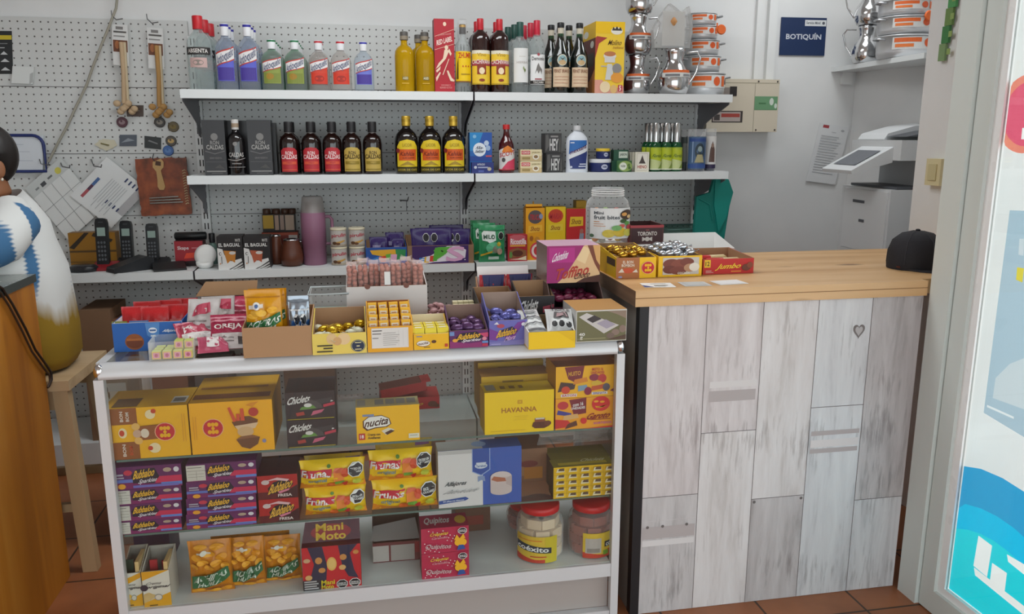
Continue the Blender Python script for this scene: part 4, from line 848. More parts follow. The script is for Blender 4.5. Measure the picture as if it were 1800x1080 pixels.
for k, dx in enumerate((-.056, -.012, .03, .062)):
    MB().lathe([(.018, 0), (.019, .003), (.019, .022), (.016, .025)], K('#4a2f20', .4), 14, c=(dx, .025, hz_ + .0005)).build('jar_lid', o)
# thermos
TY = 3.83; q = at(551, 345, Y=TY); th_ = q.z - Z3; r = at(574, 420, Y=TY).x - at(552, 420, Y=TY).x
o = empty('thermos_flask', 'tall mauve thermos flask with clear cup lid and side handle', 'thermos', (at(552, 420, Y=TY).x, TY, Z3))
MV = K('#8f6279', .45)
MB().lathe([(r * .9, 0), (r * .95, .004), (r * .95, th_ * .30), (r * .99, th_ * .31), (r * .99, th_ * .76), (r * .9, th_ * .78)], MV, 28).build('body', o)
MB().lathe([(r * .96, th_ * .765), (r * .88, th_ * .9), (r * .82, th_ * .985), (r * .7, th_), (.0001, th_)], film('thermos_lid', '#b9b1ad', .45, .2), 28).build('cup_lid', o)
MB().lathe([(r * .6, th_ * .781), (r * .55, th_ * .9), (.0001, th_ * .91)], K('#8d8683', .5), 20).build('stopper', o)
MB().tube([(r * .9, 0, th_ * .70), (r * 1.3, 0, th_ * .70), (r * 1.5, 0, th_ * .66), (r * 1.5, 0, th_ * .36), (r * 1.42, 0, th_ * .30), (r * .95, 0, th_ * .30)], .0075, MV, 8).build('handle', o)
# wafer-roll tins
def tinroll(xl, xr, z, lb):
    X, W, Hh = span_px(xl, xr, 434.5, 3.79, Z3); r = W / 2; Hh = .0855
    o = empty('wafer_tin', lb, 'tin', (X, 3.79, z), 0, 'wafer roll tins')
    MB().lathe([(r * .95, 0), (r * .96, .003), (r * .96, Hh * .88)], K('#b5afaa', .35, .3), 24).build('tin_body', o)
    MB().lathe([(r * .98, Hh * .882), (r, Hh * .9), (r, Hh * .98), (r * .94, Hh)], K('#d9cfb4', .4), 24).build('lid', o)
    MB().art(wrap(r * .962, Hh * .04, Hh * .87, 2.4), [('r', 0, 0, 1, 1, '#bdb7b0'), ('t', 'pirulin', .12, .52, .92, .82, '#b03344', .25), ('r', 0, .0, 1, .12, '#a89a86'), ('p', [(.3, .12), (.6, .2), (.85, .34), (.8, .4), (.5, .3), (.25, .25)], '#c99a4a'), ('e', .3, .2, .12, .1, '#5a3a22'), ('e', .48, .16, .1, .08, '#6a4428')], seg=10).build('label', o)
for i, (xl, xr) in enumerate(((582, 611), (614, 643))):
    for k in range(2):
        tinroll(xl, xr, Z3 + .0862 * k, 'grey wafer-roll tin, %s of the %s pair beside the %s' % (('lower', 'upper')[k], ('left', 'right')[i], ('thermos', 'blue snack box')[i]))
# snack boxes with pouches
PUR = '#3d1f5e'
tray('snack_display', 'blue snack display box with a painted yellow brush picture', 'display box', 643, 715.5, 435, 3.725, Z3, .16, '#1f4f9c', hb=.10, art=[('p', [(.1, .85), (.72, .88), (.75, .6), (.4, .5), (.15, .62)], '#e0a92a'), ('p', [(.72, .88), (.98, .85), (.95, .3), (.75, .25)], '#2f8a4c'), ('p', [(.08, .3), (.3, .5), (.35, .2), (.12, .1)], '#2f7fc4'), ('p', [(.3, .45), (.5, .55), (.48, .2), (.36, .2)], '#cf3d2c'), ('p', [(.48, .6), (.62, .65), (.6, .35), (.5, .3)], '#5fae3c'), ('p', [(.6, .6), (.76, .6), (.74, .2), (.6, .25)], '#dba6c4'), ('r', .25, .0, .9, .12, '#332466')])
LET = [('p', [(.03, .1), (.16, .38), (.3, .45), (.62, .95), (.85, .95), (.98, .72), (.96, .3), (.7, .15), (.35, .1), (.18, .02)], '#e3dce4'), ('t', 'F', .08, .05, .19, .35, '#2f7fc4', 0, .3), ('t', 'L', .19, .09, .28, .40, '#e6b32c', 0, .2), ('t', 'I', .29, .14, .37, .45, '#d23f30', 0, .2), ('p', [(.40, .2), (.55, .45), (.72, .92), (.44, .9), (.36, .72), (.42, .62), (.35, .4)], '#5fae3c'), ('e', .55, .72, .05, .1, '#2d4a1c'), ('t', 'P', .37, .17, .62, .88, '#57a838', 0, .2), ('t', 'S', .60, .12, .95, .93, '#dba6c8', 0, .1), ('e', .955, .2, .014, .03, '#e3dce4')]
tray('snack_display', 'purple snack display box with big coloured letters', 'display box', 716, 833, 431.5, 3.722, Z3, .17, '#8b6a4e', hb=.12, art=[('r', .07, .03, .92, .98, PUR)] + [((k[0], [(.1 + .8 * u, v) for u, v in k[1]], k[2]) if k[0] == 'p' else ('e', .1 + .8 * k[1], k[2], k[3] * .8, k[4], k[5]) if k[0] == 'e' else ('t', k[1], .1 + .8 * k[2], k[3], .1 + .8 * k[4], k[5], k[6]) + tuple(k[7:])) for k in LET])
FL = K('#33215f', .25)
for k, (xl, xr, yt, dy, lb) in enumerate(((648, 684, 417, .015, 'small purple snack pouch, leftmost in the blue display box'), (676, 712, 409, .085, 'small purple snack pouch behind, in the blue display box'), (687, 713, 420, .045, 'small purple snack pouch at the right of the blue display box'))):
    bag('snack_pouch', lb, 'pouch', xl + 2, xr - 2, yt, 3.735 + dy, Z3 + .004, .024, FL, [('r', .15, .55, .6, .7, '#8d86a8'), ('p', [(.4, .1), (.9, .15), (.8, .35)], '#4f8a54'), ('r', .1, .2, .4, .3, '#c8c0cc')], 'purple snack pouches')
OCT = [('o', .36, .74, .075, .12, '#1b1720'), ('o', .56, .74, .075, .12, '#1b1720'), ('p', [(.6, .25), (.75, .45), (.85, .3)], '#5fae3c'), ('p', [(.78, .42), (.95, .5), (.95, .2), (.8, .2)], '#c78ab8'), ('r', .3, .28, .5, .34, '#d9d4de'), ('p', [(.55, .2), (.62, .5), (.68, .2)], '#c9a33a')]
for k, (xl, xr, yt, dy, lb) in enumerate(((722, 796, 402, .01, 'purple snack pouch in front in the purple box, with two black warning octagons'), (776, 827, 403, .045, 'purple snack pouch at the right end of the purple box'), (730, 788, 401, .09, 'purple snack pouch behind the front one in the purple box'), (755, 815, 396, .135, 'purple snack pouch at the back of the purple box'))):
    bag('snack_pouch', lb, 'pouch', xl, xr, yt, 3.73 + dy * .95, Z3 + .004, .026, FL, OCT if k in (0, 1) else [('r', .2, .6, .5, .7, '#6d6690')], 'purple snack pouches')
MI = [('r', 0, .86, 1, .88, '#1f6a44'), ('p', [(.1, .80), (.18, .86), (.62, .84), (.64, .60), (.4, .52), (.3, .58), (.12, .6)], '#dfe6e0'), ('t', 'MILO', .16, .64, .6, .76, '#1f4a34'), ('o', .84, .72, .1, .1, '#1b1f1c'), ('e', .55, .4, .3, .16, '#5fb98c'), ('p', [(.05, .22), (.5, .32), (.5, .27), (.05, .17)], '#c9a42c'), ('e', .62, .36, .12, .1, '#8a8a78'), ('e', .75, .5, .08, .06, '#c9b23a'), ('r', .35, .08, .75, .16, '#cfe3d6'), ('e', .78, .3, .1, .09, '#b59a86')]
for k, (xl, xr, yt, Yb, lb) in enumerate(((842, 889, 397, 3.75, 'green malt-drink pouch in front of its two copies'), (832, 872, 393, 3.81, 'green malt-drink pouch in the middle of three'), (828, 862, 388, 3.87, 'green malt-drink pouch at the back of three'))):
    bag('drink_pouch', lb, 'pouch', xl, xr, yt, Yb - .03, Z3, .045, K('#2f8a58', .25), MI, 'green malt-drink pouches', crimp=.03)
carton('seasoning_carton', 'small red carton with a plate of ribs pictured', 'box', 892.5, 927, 413, 3.735, Z3, .05, '#b02430', '#7d1c25', '#b82c38', [('p', [(.1, .55), (.9, .55), (.9, .95), (.7, 1), (.3, 1), (.1, .95)], '#c8606a'), ('t', 'Ricostilla', .14, .64, .95, .86, '#efe6e4'), ('r', .12, .56, .9, .62, '#e0a23c'), ('p', [(.05, .1), (.95, .2), (.95, .4), (.5, .52), (.08, .42)], '#8a5a38'), ('e', .5, .3, .28, .12, '#5c2f20'), ('p', [(.05, .08), (.95, .04), (.95, .2), (.5, .1)], '#e3d3b4'), ('e', .15, .25, .08, .12, '#5f8a44')])
YB = '#eeb41c'
def tallart(c1, hd, hc, bub, extra): return [('e', .5, .83, .38, .13, hc), ('t', hd, .2, .77, .8, .88, '#b52c35', 0, .1), ('p', [(.12, .52), (.88, .55), (.86, .68), (.14, .66)], bub), ('t', 'Shots', .26, .56, .74, .65, '#9a5a20', 0, .1)] + extra
o = carton('choco_carton', 'orange-yellow tall carton with an open top flap', 'box', 924, 957.5, 366, 3.76, Z3, .06, '#e9a31c', '#c78714', '#d59418', tallart(0, 'TRUCO', '#5a5052', '#efb93a', [('e', .8, .84, .1, .05, '#8f97b8'), ('e', .62, .18, .4, .17, '#d8434c'), ('e', .62, .18, .32, .13, '#e8d6cf'), ('e', .62, .18, .2, .09, '#c2383f'), ('e', .3, .42, .1, .05, '#a8641c'), ('e', .6, .40, .14, .05, '#c98a2c')]))
MB().box(-.045, .035, -.004, .03, 0, .012, K('#d99a1c')).build('flap', o, loc=(0, .01, o['dims'][2] + .006), rot=(-.35, 0, 0))
MB().box(-.003, .003, .045, .05, 0, .03, K('#d99a1c')).build('flap_hinge', o, loc=(0, 0, o['dims'][2] - .002))
carton('choco_carton', 'bright yellow tall carton with a red oval, beside the orange-yellow one', 'box', 959, 994, 364, 3.77, Z3, .06, '#e9c420', '#c79f18', '#e0b91e', tallart(0, 'MARIA', '#c9442c', '#eacb3c', [('e', .3, .25, .12, .07, '#b5453a'), ('p', [(.2, .02), (.5, .02), (.42, .2), (.25, .2)], '#6d9ab8'), ('r', .6, .02, .95, .1, '#c9442c')]))
carton('choco_carton', 'red tall carton with a yellow badge, beside the big clear jar', 'box', 995, 1030, 367, 3.77, Z3, .06, '#c22a2c', '#e0b51e', '#c9a01c', [('p', [(.15, .64), (.85, .66), (.85, .84), (.2, .84)], '#e8c02c'), ('t', 'Shots', .26, .69, .76, .80, '#8a5a1c', 0, .1), ('p', [(.6, .2), (.85, .25), (.9, .5), (.7, .55)], '#8d93a4'), ('e', .78, .55, .1, .05, '#b06a5c'), ('p', [(.05, .04), (.6, .08), (.6, .18), (.05, .14)], '#e8c02c')])
carton('choco_carton', 'yellow carton standing behind the bright yellow and red ones', 'box', 1012, 1030, 353, 3.86, Z3, .06, '#c79a24', '#a87f1c', '#d5a92c')
# clear bin at the right and hanging teal bag
o = empty('plastic_bin', 'shallow clear green-tinted plastic bin at the right end of the lower shelf', 'bin', (at(1205, 400, Y=3.95).x, 3.95, Z3))
gm = film('green_bin_plastic', '#9dbdb5', .25, .2, '#c9ded8')
for b_ in ((-.13, .10, -.10, -.097, .003, .12), (-.13, .10, .097, .10, .003, .12), (-.13, -.127, -.097, .097, .003, .12), (.097, .10, -.097, .097, .003, .12), (-.13, .10, -.1, .1, 0, .003)): 
    MB().box(*b_, gm).build('bin_wall', o)
MB().tube([(-.134, -.104, .122), (.104, -.104, .122), (.104, .104, .122), (-.134, .104, .122)], .005, K('#4d7068', .3), 8, True).build('rim', o)
TEAL = K('#0f7f74', .55)
a, b_, c_ = at(1226, 335, Y=3.80), at(1281, 330, Y=3.80), at(1272, 418, Y=3.80)
tag(MB().prism([(-.07, -.02), (.0, .0), (.02, .07), (.09, .065), (.115, .0), (.085, -.26), (-.075, -.26)], 'y', -.012, .012, TEAL).prism([(.02, .068), (.09, .064), (.118, .0), (.09, -.12), (.05, -.2), (.02, -.06)], 'y', -.022, -.0121, K('#12897d', .5)).tube([(-.06, -.013, -.03), (.0, -.014, -.06), (.02, -.016, -.14)], .004, TEAL, 6).build('fabric_bag', loc=((a.x + b_.x) / 2 - .02, 3.70 + .1, a.z - .01), bevel=.008), 'teal fabric bag hanging from the right end of the middle shelf', 'bag')

# ------------------------------------------------------------------ on the display case
ZT = .9205
def lid_flap(o, w, y, z, hgt, tilt, mat):
    MB().box(-w / 2, w / 2, 0, .002, 0, hgt, mat).build('flap', o, loc=(0, y, z), rot=(tilt, 0, 0))
def bon(c1, c2, cx, cy, r, col='#c4262e'):
    """round badge with two dotted rows"""
    out = [('e', cx, cy, r * 1.08, r * 1.08 * bon.k, '#e8b48a'), ('e', cx, cy, r, r * bon.k, col)]
    for dy in (.42, -.42):
        for dx in (-.45, 0, .45): out.append(('e', cx + dx * r * .8, cy + dy * r * bon.k, r * .2, r * .24 * bon.k, c1))
    out.append(('e', cx, cy, r * .18, r * .18 * bon.k, c1))
    return out
bon.k = 1.0
# blue open box of red pouches
YF = 2.30
t1 = tray('display_box', 'blue open display box with a biscuit picture, at the left end of the glass case', 'display box', 198, 322, 567, YF, ZT, .26, '#1f5fae', WHITE, hb=.085, side='#1c559c', art=[('e', .30, .34, .135, .28, '#8f4f22'), ('e', .30, .30, .12, .18, '#6d3316'), ('r', .19, .38, .41, .46, '#a8622c'), ('p', [(.47, .98), (.68, .98), (.66, .55), (.62, .48), (.53, .48), (.49, .55)], '#4f86c6'), ('e', .575, .72, .06, .10, '#dfe5ee'), ('r', .53, .69, .62, .75, '#3a5f96'), ('r', .54, .5, .61, .56, '#c9d6e6'), ('t', 'Alfajores', .72, .62, .93, .74, '#dfe5ee', 0, .2)])
X = t1.location.x; w = t1['dims'][0]
RP = K('#c0272b', .25)
for k, (fx, fy, fz, lb) in enumerate(((-.28, .08, .035, 'front left'), (.02, .07, .03, 'front middle'), (.29, .09, .035, 'front right'), (-.2, .15, .045, 'back left'), (.12, .16, .05, 'back middle'), (.33, .18, .045, 'back right'))):
    mb_o = bag('sweet_pouch', 'crinkled red pouch in the blue display box, %s' % lb, 'pouch', 0, 1, 0, 0, 0, .022, RP, [('r', .2, .3, .7, .42, '#e2b9b4'), ('r', .3, .55, .8, .6, '#d9746c')], 'red pouches in the blue box', w=.078, h=.105)
    mb_o.location = (X + fx * w, YF + fy, ZT + .004); mb_o.rotation_euler = (-.18, 0, 0)
for k, (dx, c, lb) in enumerate(((-.42, '#8a8f3c', 'green and gold wrapped biscuit in the left corner of the blue box'), (-.14, '#5f7fb4', 'blue and silver wrapped biscuit at the front of the blue box'))):
    o = bag('wrapped_biscuit', lb, 'biscuit', 0, 1, 0, 0, 0, .022, K(c, .25), [('e', .5, .5, .3, .25, '#c9b79a')], w=.05 if k else .04, h=.078); o.location = (X + dx * w, YF + .02, ZT + .004)
# clear box of cube sweets
o = empty('sweet_box', 'low clear plastic box in front of the blue display box', 'box', (at(302, 625, Y=2.19).x, 2.19, ZT), .06)
for b_ in ((-.056, .056, 0, .002, .002, .05), (-.056, .056, .088, .09, .002, .05), (-.056, -.054, .002, .088, .002, .05), (.054, .056, .002, .088, .002, .05), (-.056, .056, 0, .09, 0, .002)): MB().box(*b_, PLASTIC).build('box_wall', o)
cube = MB().box(-.011, .011, -.011, .011, 0, .02, '#b9c94a', front=K('#d9b83c'), top=K('#c3d06a')).art(flat((-.011, -.011, 0), (.022, 0, 0), (0, 0, .02)), [('r', .15, .15, .85, .85, '#d98aa4'), ('e', .5, .5, .2, .25, '#b0305c')])
scatter('cube_sweet', 'small green and pink cube sweet in the clear box', 'sweet', 'cube sweets in the clear box', cube, [(o.location.x - .04 + .0265 * i, 2.205 + .025 * j, ZT + .003) for j in range(3) for i in range(4)] + [(o.location.x + .012 + .026 * i, 2.232 + .024 * j, ZT + .0235) for j in range(2) for i in range(2)], jit=0, rots=.06)
# pile of pink-red packets
PK = K('#b23c56', .25)
for k, (xp, yp, Y, wz, hh, rx, rz, c, art, lb) in enumerate((
    (352, 612, 2.24, .10, .10, -.9, .4, '#b5455a', [('r', .1, .1, .9, .5, '#d9d2d0'), ('r', .2, .25, .8, .3, '#7d7674')], 'pink-red packet lying at the front left of the packet pile'),
    (405, 610, 2.23, .11, .10, -.55, 0, '#a83350', [('r', .05, .0, .95, .42, '#cfcac8'), ('r', .1, .28, .6, .31, '#7d7674'), ('r', .1, .18, .6, .21, '#7d7674'), ('r', .7, .1, .85, .3, '#55504f'), ('t', 'OREJA', .1, .5, .8, .68, '#e3dcd8'), ('r', 0, .75, 1, .8, '#d28a98'), ('r', 0, .85, 1, .9, '#d28a98')], 'pink-red packet with a white table of small print, front right of the pile'),
    (352, 575, 2.295, .09, .11, -.5, -.15, '#c9c4c2', [('r', .1, .2, .8, .25, '#8d8886'), ('p', [(.2, .5), (.8, .6), (.7, .9), (.3, .8)], '#b5455a'), ('r', .1, .35, .7, .39, '#8d8886')], 'silver-white packet on the left of the pile'),
    (385, 575, 2.33, .09, .11, -.5, .1, '#bcb6b4', [('p', [(.1, .3), (.8, .5), (.8, .75), (.1, .55)], '#d9d3cf'), ('e', .3, .5, .12, .1, '#d9b83c'), ('r', .5, .6, .9, .9, '#b0304c')], 'silver packet with a yellow ring letter, middle of the pile'),
    (415, 582, 2.365, .09, .10, -.45, 0, '#b53c58', [('r', 0, .2, 1, .24, '#d99aa8'), ('r', 0, .35, 1, .39, '#d99aa8'), ('r', 0, .5, 1, .54, '#d99aa8'), ('r', 0, .65, 1, .69, '#d99aa8')], 'pink striped packet leaning by the kraft carton'),
    (338, 600, 2.265, .06, .06, -.9, .5, '#a23a4e', [('r', .2, .2, .7, .6, '#e3ddda')], 'pink-red packet tucked under the silver one'),
    (375, 618, 2.20, .08, .06, -1.0, .15, '#b8506a', [('r', .3, .2, .7, .8, '#dcd7d4')], 'small pink packet lying flat at the very front of the pile'))):
    o = bag('sweet_packet', lb, 'packet', 0, 1, 0, 0, 0, .026, K(c, .28), art, 'packets piled between the blue box and the kraft carton', w=wz, h=hh, wob=.5)
    o.location = (at(xp, yp, Y=Y).x, Y, ZT + (.013 if k in (0, 1, 6) else .035)); o.rotation_euler = (rx, 0, rz)
# brown box behind the pile, torn open
o = tray('display_box', 'maroon-lined open brown box behind the packet pile', 'display box', 337, 432, 533, 2.42, ZT, .16, K('#4a1c1c', .6), K('#3a1818', .7), hb=.095, side='#5a3a2c', art=[('t', 'OJO', .72, .2, .9, .45, '#b5923a')], hf=.065)
MB().prism([(-.09, 0), (.09, 0), (.095, .045), (-.06, .045)], 'y', 0, .002, CARD).build('flap', o, loc=(0, .157, .096), rot=(-.3, 0, 0))
# kraft carton with achira bags and biscuits
KX = tray('kraft_carton', 'plain kraft carton front holding yellow snack bags', 'carton', 426, 548.5, 575, 2.172, ZT, .20, CARD, hb=.10)
AC = K('#dd9a14', .25)
def achira(fm_extra=()): return [('r', .05, .88, .95, .9, '#b5740c'), ('p', [(.1, .70), (.5, .73), (.5, .79), (.1, .76)], '#e3ded4'), ('e', .32, .76, .1, .06, '#e9e6df'), ('e', .32, .76, .05, .03, '#4f6a9a'),
    ('e', .2, .60, .16, .04, '#eab53c'), ('e', .45, .65, .15, .05, '#efc050'), ('e', .75, .70, .14, .05, '#e8ac2c'), ('e', .3, .66, .16, .04, '#eebb46'),
    ('p', [(0, .30), (.3, .34), (.62, .40), (.98, .50), (.96, .66), (.72, .60), (.4, .53), (0, .50)], '#2d6b3c'), ('t', 'ACHIRAS', .05, .45, .95, .55, '#e3e6dc', 1.0, .1), ('t', 'DEL HUILA', .1, .345, .85, .43, '#e3e6dc', .8, .1)]
for k, (xl, xr, yt, dy, lb) in enumerate(((430, 497, 512, .02, 'yellow snack bag standing in the kraft carton, in front'), (437, 505, 510, .075, 'yellow snack bag standing in the kraft carton, behind the front one'))):
    bag('snack_bag', lb, 'bag', xl, xr, yt, 2.18 + dy, ZT + .004, .045, AC, [(a[0],) + tuple((x if not isinstance(x, (int, float)) else x) for x in a[1:]) for a in achira()], 'yellow snack bags in the kraft carton', wob=.6)
bag('biscuit_bag', 'silver and blue biscuit pouch in the right of the kraft carton', 'pouch', 507, 545, 522, 2.22, ZT + .004, .035, K('#9aa3ad', .2, .5), [('r', 0, .05, 1, .55, '#2f5f9c'), ('o', .4, .58, .15, .09, '#1b1f26'), ('o', .72, .58, .15, .09, '#1b1f26'), ('t', 'CLUB', .3, .36, .9, .5, '#e0e4ea'), ('r', 0, .74, 1, .77, '#d5dade'), ('r', 0, .9, 1, .93, '#6b737c')], wob=.6)
# clear storage tub behind
o = empty('storage_tub', 'clear plastic tub with green scraps, behind the cream and yellow box', 'tub', (at(580, 560, Y=2.46).x, 2.47, ZT))
for b_ in ((-.055, .055, -.06, -.058, .002, .12), (-.055, .055, .058, .06, .002, .12), (-.055, -.053, -.058, .058, .002, .12), (.053, .055, -.058, .058, .002, .12), (-.055, .055, -.06, .06, 0, .002)): MB().box(*b_, PLASTIC).build('tub_wall', o)
MB().tube([(-.058, -.063, .121), (.058, -.063, .121), (.058, .063, .121), (-.058, .063, .121)], .003, K('#b5bcbc', .2), 6, True).build('rim', o)
MB().box(-.05, .05, -.055, .055, .003, .06, K('#8fa79b', .8)).build('scrap_layer', o)
# white popcorn box
PX = tray('white_box', 'big plain white open box holding bags of pink popcorn', 'box', 609.5, 752, 503, 2.42, ZT, .15, K('#d9d3cf', .6), K('#a89680', .7), hb=.16, art=[('e', .26, .995, .035, .055, '#7a4a3c'), ('e', .74, .995, .035, .055, '#7a4a3c')])
px0, pw_, ph_ = PX.location.x, PX['dims'][0], PX['dims'][2]
pc_m = K('#b4705f', .6); pc_f = film('popcorn_bag_film', '#f0d9d4', .14, .2)
for k in range(7):
    bx_ = px0 - pw_ / 2 + .018 + .033 * k; w2 = .031; zz = ZT + .004; top_ = ZT + ph_ + .062 + .008 * (k % 2)
    yy = 2.43 + .012 * (k % 3)
    o = empty('popcorn_bag', 'clear bag of pink popcorn in the white box, %s from the left' % ('first', 'second', 'third', 'fourth', 'fifth', 'sixth', 'last')[k], 'bag', (bx_, yy, zz), 0, 'pink popcorn bags')
    mb = MB()
    rr = random.Random(k)
    z0 = ph_ - .02
    while z0 < top_ - zz - .012:
        for j in range(4):
            for i in range(2): mb.ball(((i - .5) * .015 + rr.uniform(-.002, .002), .010 + .024 * j + rr.uniform(-.004, .004), z0 + rr.uniform(-.002, .002)), .0078, .0078, .0072, pc_m, 7, 4)
        z0 += .0125
    mb.box(-w2 / 2 + .002, w2 / 2 - .002, .004, .085, .0, ph_ - .03, pc_m)
    tag(mb.build('popcorn', o), kind='stuff')
    MB().box(-w2 / 2, w2 / 2, .0, .09, -.0, top_ - zz, pc_f).prism([(-w2 / 2, top_ - zz), (w2 / 2, top_ - zz), (w2 * .6, top_ - zz + .012), (0, top_ - zz + .007), (-w2 * .5, top_ - zz + .015)], 'y', .03, .033, pc_f).build('bag_film', o)
tag(MB().box(-.009, .009, 0, .001, 0, .04, WHITE).build('price_slip', loc=(at(681, 490, Y=2.43).x, 2.4285, ZT + ph_ + .002)), 'small blank white slip stuck to the popcorn bags', 'slip')
# cream and yellow bon box
bon.k = 2.4
t2 = tray('display_box', 'cream-yellow open display box with halved sweets pictured and a black round badge', 'display box', 548.5, 645, 586, 2.17, ZT, .17, '#e8cf62', hb=.095, ins=.036, side='#dcc258', art=[('e', .36, .74, .1, .26, '#e0bf8a'), ('e', .58, .72, .12, .28, '#e6c795'), ('e', .46, .62, .08, .2, '#d2a670'), ('e', .84, .36, .135, .30, '#25304a'), ('e', .84, .36, .125, .28, '#e3d9a0'), ('e', .84, .36, .118, .265, '#25304a'), ('r', .78, .5, .9, .54, '#e3d9a0'), ('r', .81, .33, .87, .38, '#e3d9a0'), ('r', .78, .18, .9, .22, '#e3d9a0'), ('r', .09, .40, .37, .47, '#4a4028'), ('r', .2, .27, .37, .34, '#4a4028'), ('r', .08, .12, .37, .19, '#4a4028')])
X = t2.location.x
scatter('wrapped_sweet', 'gold-foil sweet in the cream-yellow box', 'sweet', 'gold sweets in the cream-yellow box', candy_mesh(.016, K('#c9a01e', .2, .6)), [(X - .02, 2.22, ZT + .055), (X - .045, 2.255, ZT + .05), (X - .005, 2.27, ZT + .05), (X + .055, 2.29, ZT + .055), (X + .02, 2.30, ZT + .045)])
scatter('wrapped_sweet', 'white wrapped sweet in the cream-yellow box', 'sweet', 'white sweets in the cream-yellow box', candy_mesh(.015, K('#d5d6bd', .3)), [(X - .055, 2.20, ZT + .045), (X - .03, 2.19, ZT + .045), (X + .03, 2.21, ZT + .048), (X + .05, 2.24, ZT + .045), (X + .01, 2.2, ZT + .04), (X - .06, 2.29, ZT + .045)])
# yellow box with paper table
t3 = tray('display_box', 'golden yellow open display box with a white printed table on its front', 'display box', 645.5, 726.5, 574, 2.17, ZT, .16, '#e9a81c', K('#a8652c', .7), hb=.112, ins=.058, side='#d99b18', art=[('r', .09, .15, .9, .94, '#dedbd6'), ('r', .11, .82, .32, .86, '#55504c'), ('r', .11, .70, .30, .74, '#77726e')] + [('r', .34, .26 + .08 * k, .62 + .04 * (k % 3), .275 + .08 * k, '#8a8582') for k in range(7)] + [('r', .68 + .1 * k, .22, .683 + .1 * k, .86, '#b0aca8') for k in range(3)] + [('r', .11, .54, .24, .57, '#8a8582')])
X = t3.location.x
gum = MB().box(-.0125, .0125, -.006, .006, 0, .022, '#e9b22c').art(flat((-.0125, -.006, 0), (.025, 0, 0), (0, 0, .022)), [('r', .12, .3, .88, .75, '#e3d9c4'), ('r', .25, .45, .75, .58, '#c98a4a')])
scatter('small_sweet_pack', 'small golden sweet pack with a white label in the yellow box', 'sweet', 'sweet packs in the golden box', gum, [(X - .045 + .03 * i, 2.195 + .03 * j, ZT + .060 + .011 * j) for j in range(4) for i in range(4)], jit=.06, rots=0)
# small yellow box with chequered sweets
t4 = tray('display_box', 'small yellow open box with a white logo badge and cream back flap', 'display box', 727, 789.5, 587, 2.172, ZT, .12, '#edb81c', K('#ddcfae', .7), hb=.075, ins=.039, side='#e0ac18', art=[('e', .27, .40, .2, .2, '#8a5a3a'), ('e', .27, .41, .185, .175, '#ece7dc'), ('t', 'nucita', .12, .33, .42, .5, '#5a3020', .5, .1), ('r', .08, .82, .24, .88, '#7d86a8'), ('e', .57, .5, .07, .1, '#5a3420'), ('r', .28, .14, .46, .18, '#6a4a20'), ('r', .88, .14, .97, .34, '#c2452c')])
X = t4.location.x
scatter('wrapped_square', 'small cream and yellow wrapped square in the logo-badge box', 'sweet', 'wrapped squares in the small yellow box', MB().box(-.016, .016, -.012, .012, 0, .018, '#e6d23c').art(flat((-.016, -.012, .018), (.032, 0, 0), (0, .024, 0)), [('r', .2, .2, .8, .8, '#e9e0b8')]), [(X - .034 + .034 * i, 2.195 + .028 * j, ZT + .040) for j in range(3) for i in range(3)], jit=.03, rots=0)
# gum boxes
def gumart(bg, tilt=0): return [('p', [(0, 0), (1, 0), (1, .35), (.5, .25), (0, .4)], '#8a2f6c'), ('p', [(.62, .5), (1, .6), (1, .85), (.7, .8)], '#c2456c'), ('r', .0, .72, .12, .95, '#6f8fc4'), ('p', [(.2, .35), (.75, .4), (.88, .62), (.7, .92), (.3, .85), (.16, .6)], '#22182c'), ('t', 'Bubbaloo', .22, .52, .8, .84, '#e6b52c', .35, .15), ('t', 'Sparkies', .32, .32, .8, .52, '#dedae0', .3, .2), ('e', .14, .45, .07, .1, '#e0a03a'), ('e', .9, .5, .06, .1, '#d98a9c'), ('r', .84, .25, 1, .36, '#5f8fc8'), ('r', .84, .08, .98, .2, '#c2344a')]
t5 = tray('gum_box', 'purple open gum box, left of the two gum boxes on the case', 'gum box', 790, 858.5, 581, 2.172, ZT, .14, '#5d2560', K('#8f7468', .8), hb=.095, ins=.036, side='#4d2052', art=gumart(0))
X = t5.location.x
scatter('gum_piece', 'purple-silver wrapped gum in the left gum box', 'sweet', 'gum pieces in the left gum box', candy_mesh(.017, K('#5a3a62', .22, .3)), [(X - .03, 2.2, ZT + .05), (X, 2.2, ZT + .055), (X + .03, 2.2, ZT + .05), (X - .035, 2.235, ZT + .055), (X - .003, 2.235, ZT + .057), (X + .032, 2.235, ZT + .055), (X - .03, 2.27, ZT + .055), (X + .02, 2.27, ZT + .057)])
t6 = tray('gum_box', 'lilac-blue open gum box, right of the two gum boxes on the case', 'gum box', 859.5, 927, 563, 2.18, ZT, .15, '#6a69b4', K('#9a8478', .8), hb=.125, ins=.056, side='#5a589c', art=[('p', [(0, 0), (1, 0), (1, .2), (0, .15)], '#7d7ab8'), ('p', [(.4, .3), (.75, .9), (.95, .95), (.6, .2)], '#7a3a92'), ('p', [(0, .7), (.3, .5), (.2, .2), (0, .25)], '#7a3a92'), ('p', [(.2, .3), (.6, .4), (.75, .55), (.6, .75), (.3, .6)], '#2a2448'), ('t', 'Bubbaloo', .22, .38, .72, .66, '#e6b52c', .5, .2), ('t', 'Mora', .42, .2, .7, .38, '#d2b2dc', .5, .3), ('e', .9, .82, .055, .07, '#dfe0ea'), ('e', .3, .78, .1, .08, '#b04a5a'), ('p', [(.12, .85), (.2, .95), (.26, .84)], '#dedbe6'), ('r', .05, .04, .3, .08, '#a3a2d0')])
X = t6.location.x
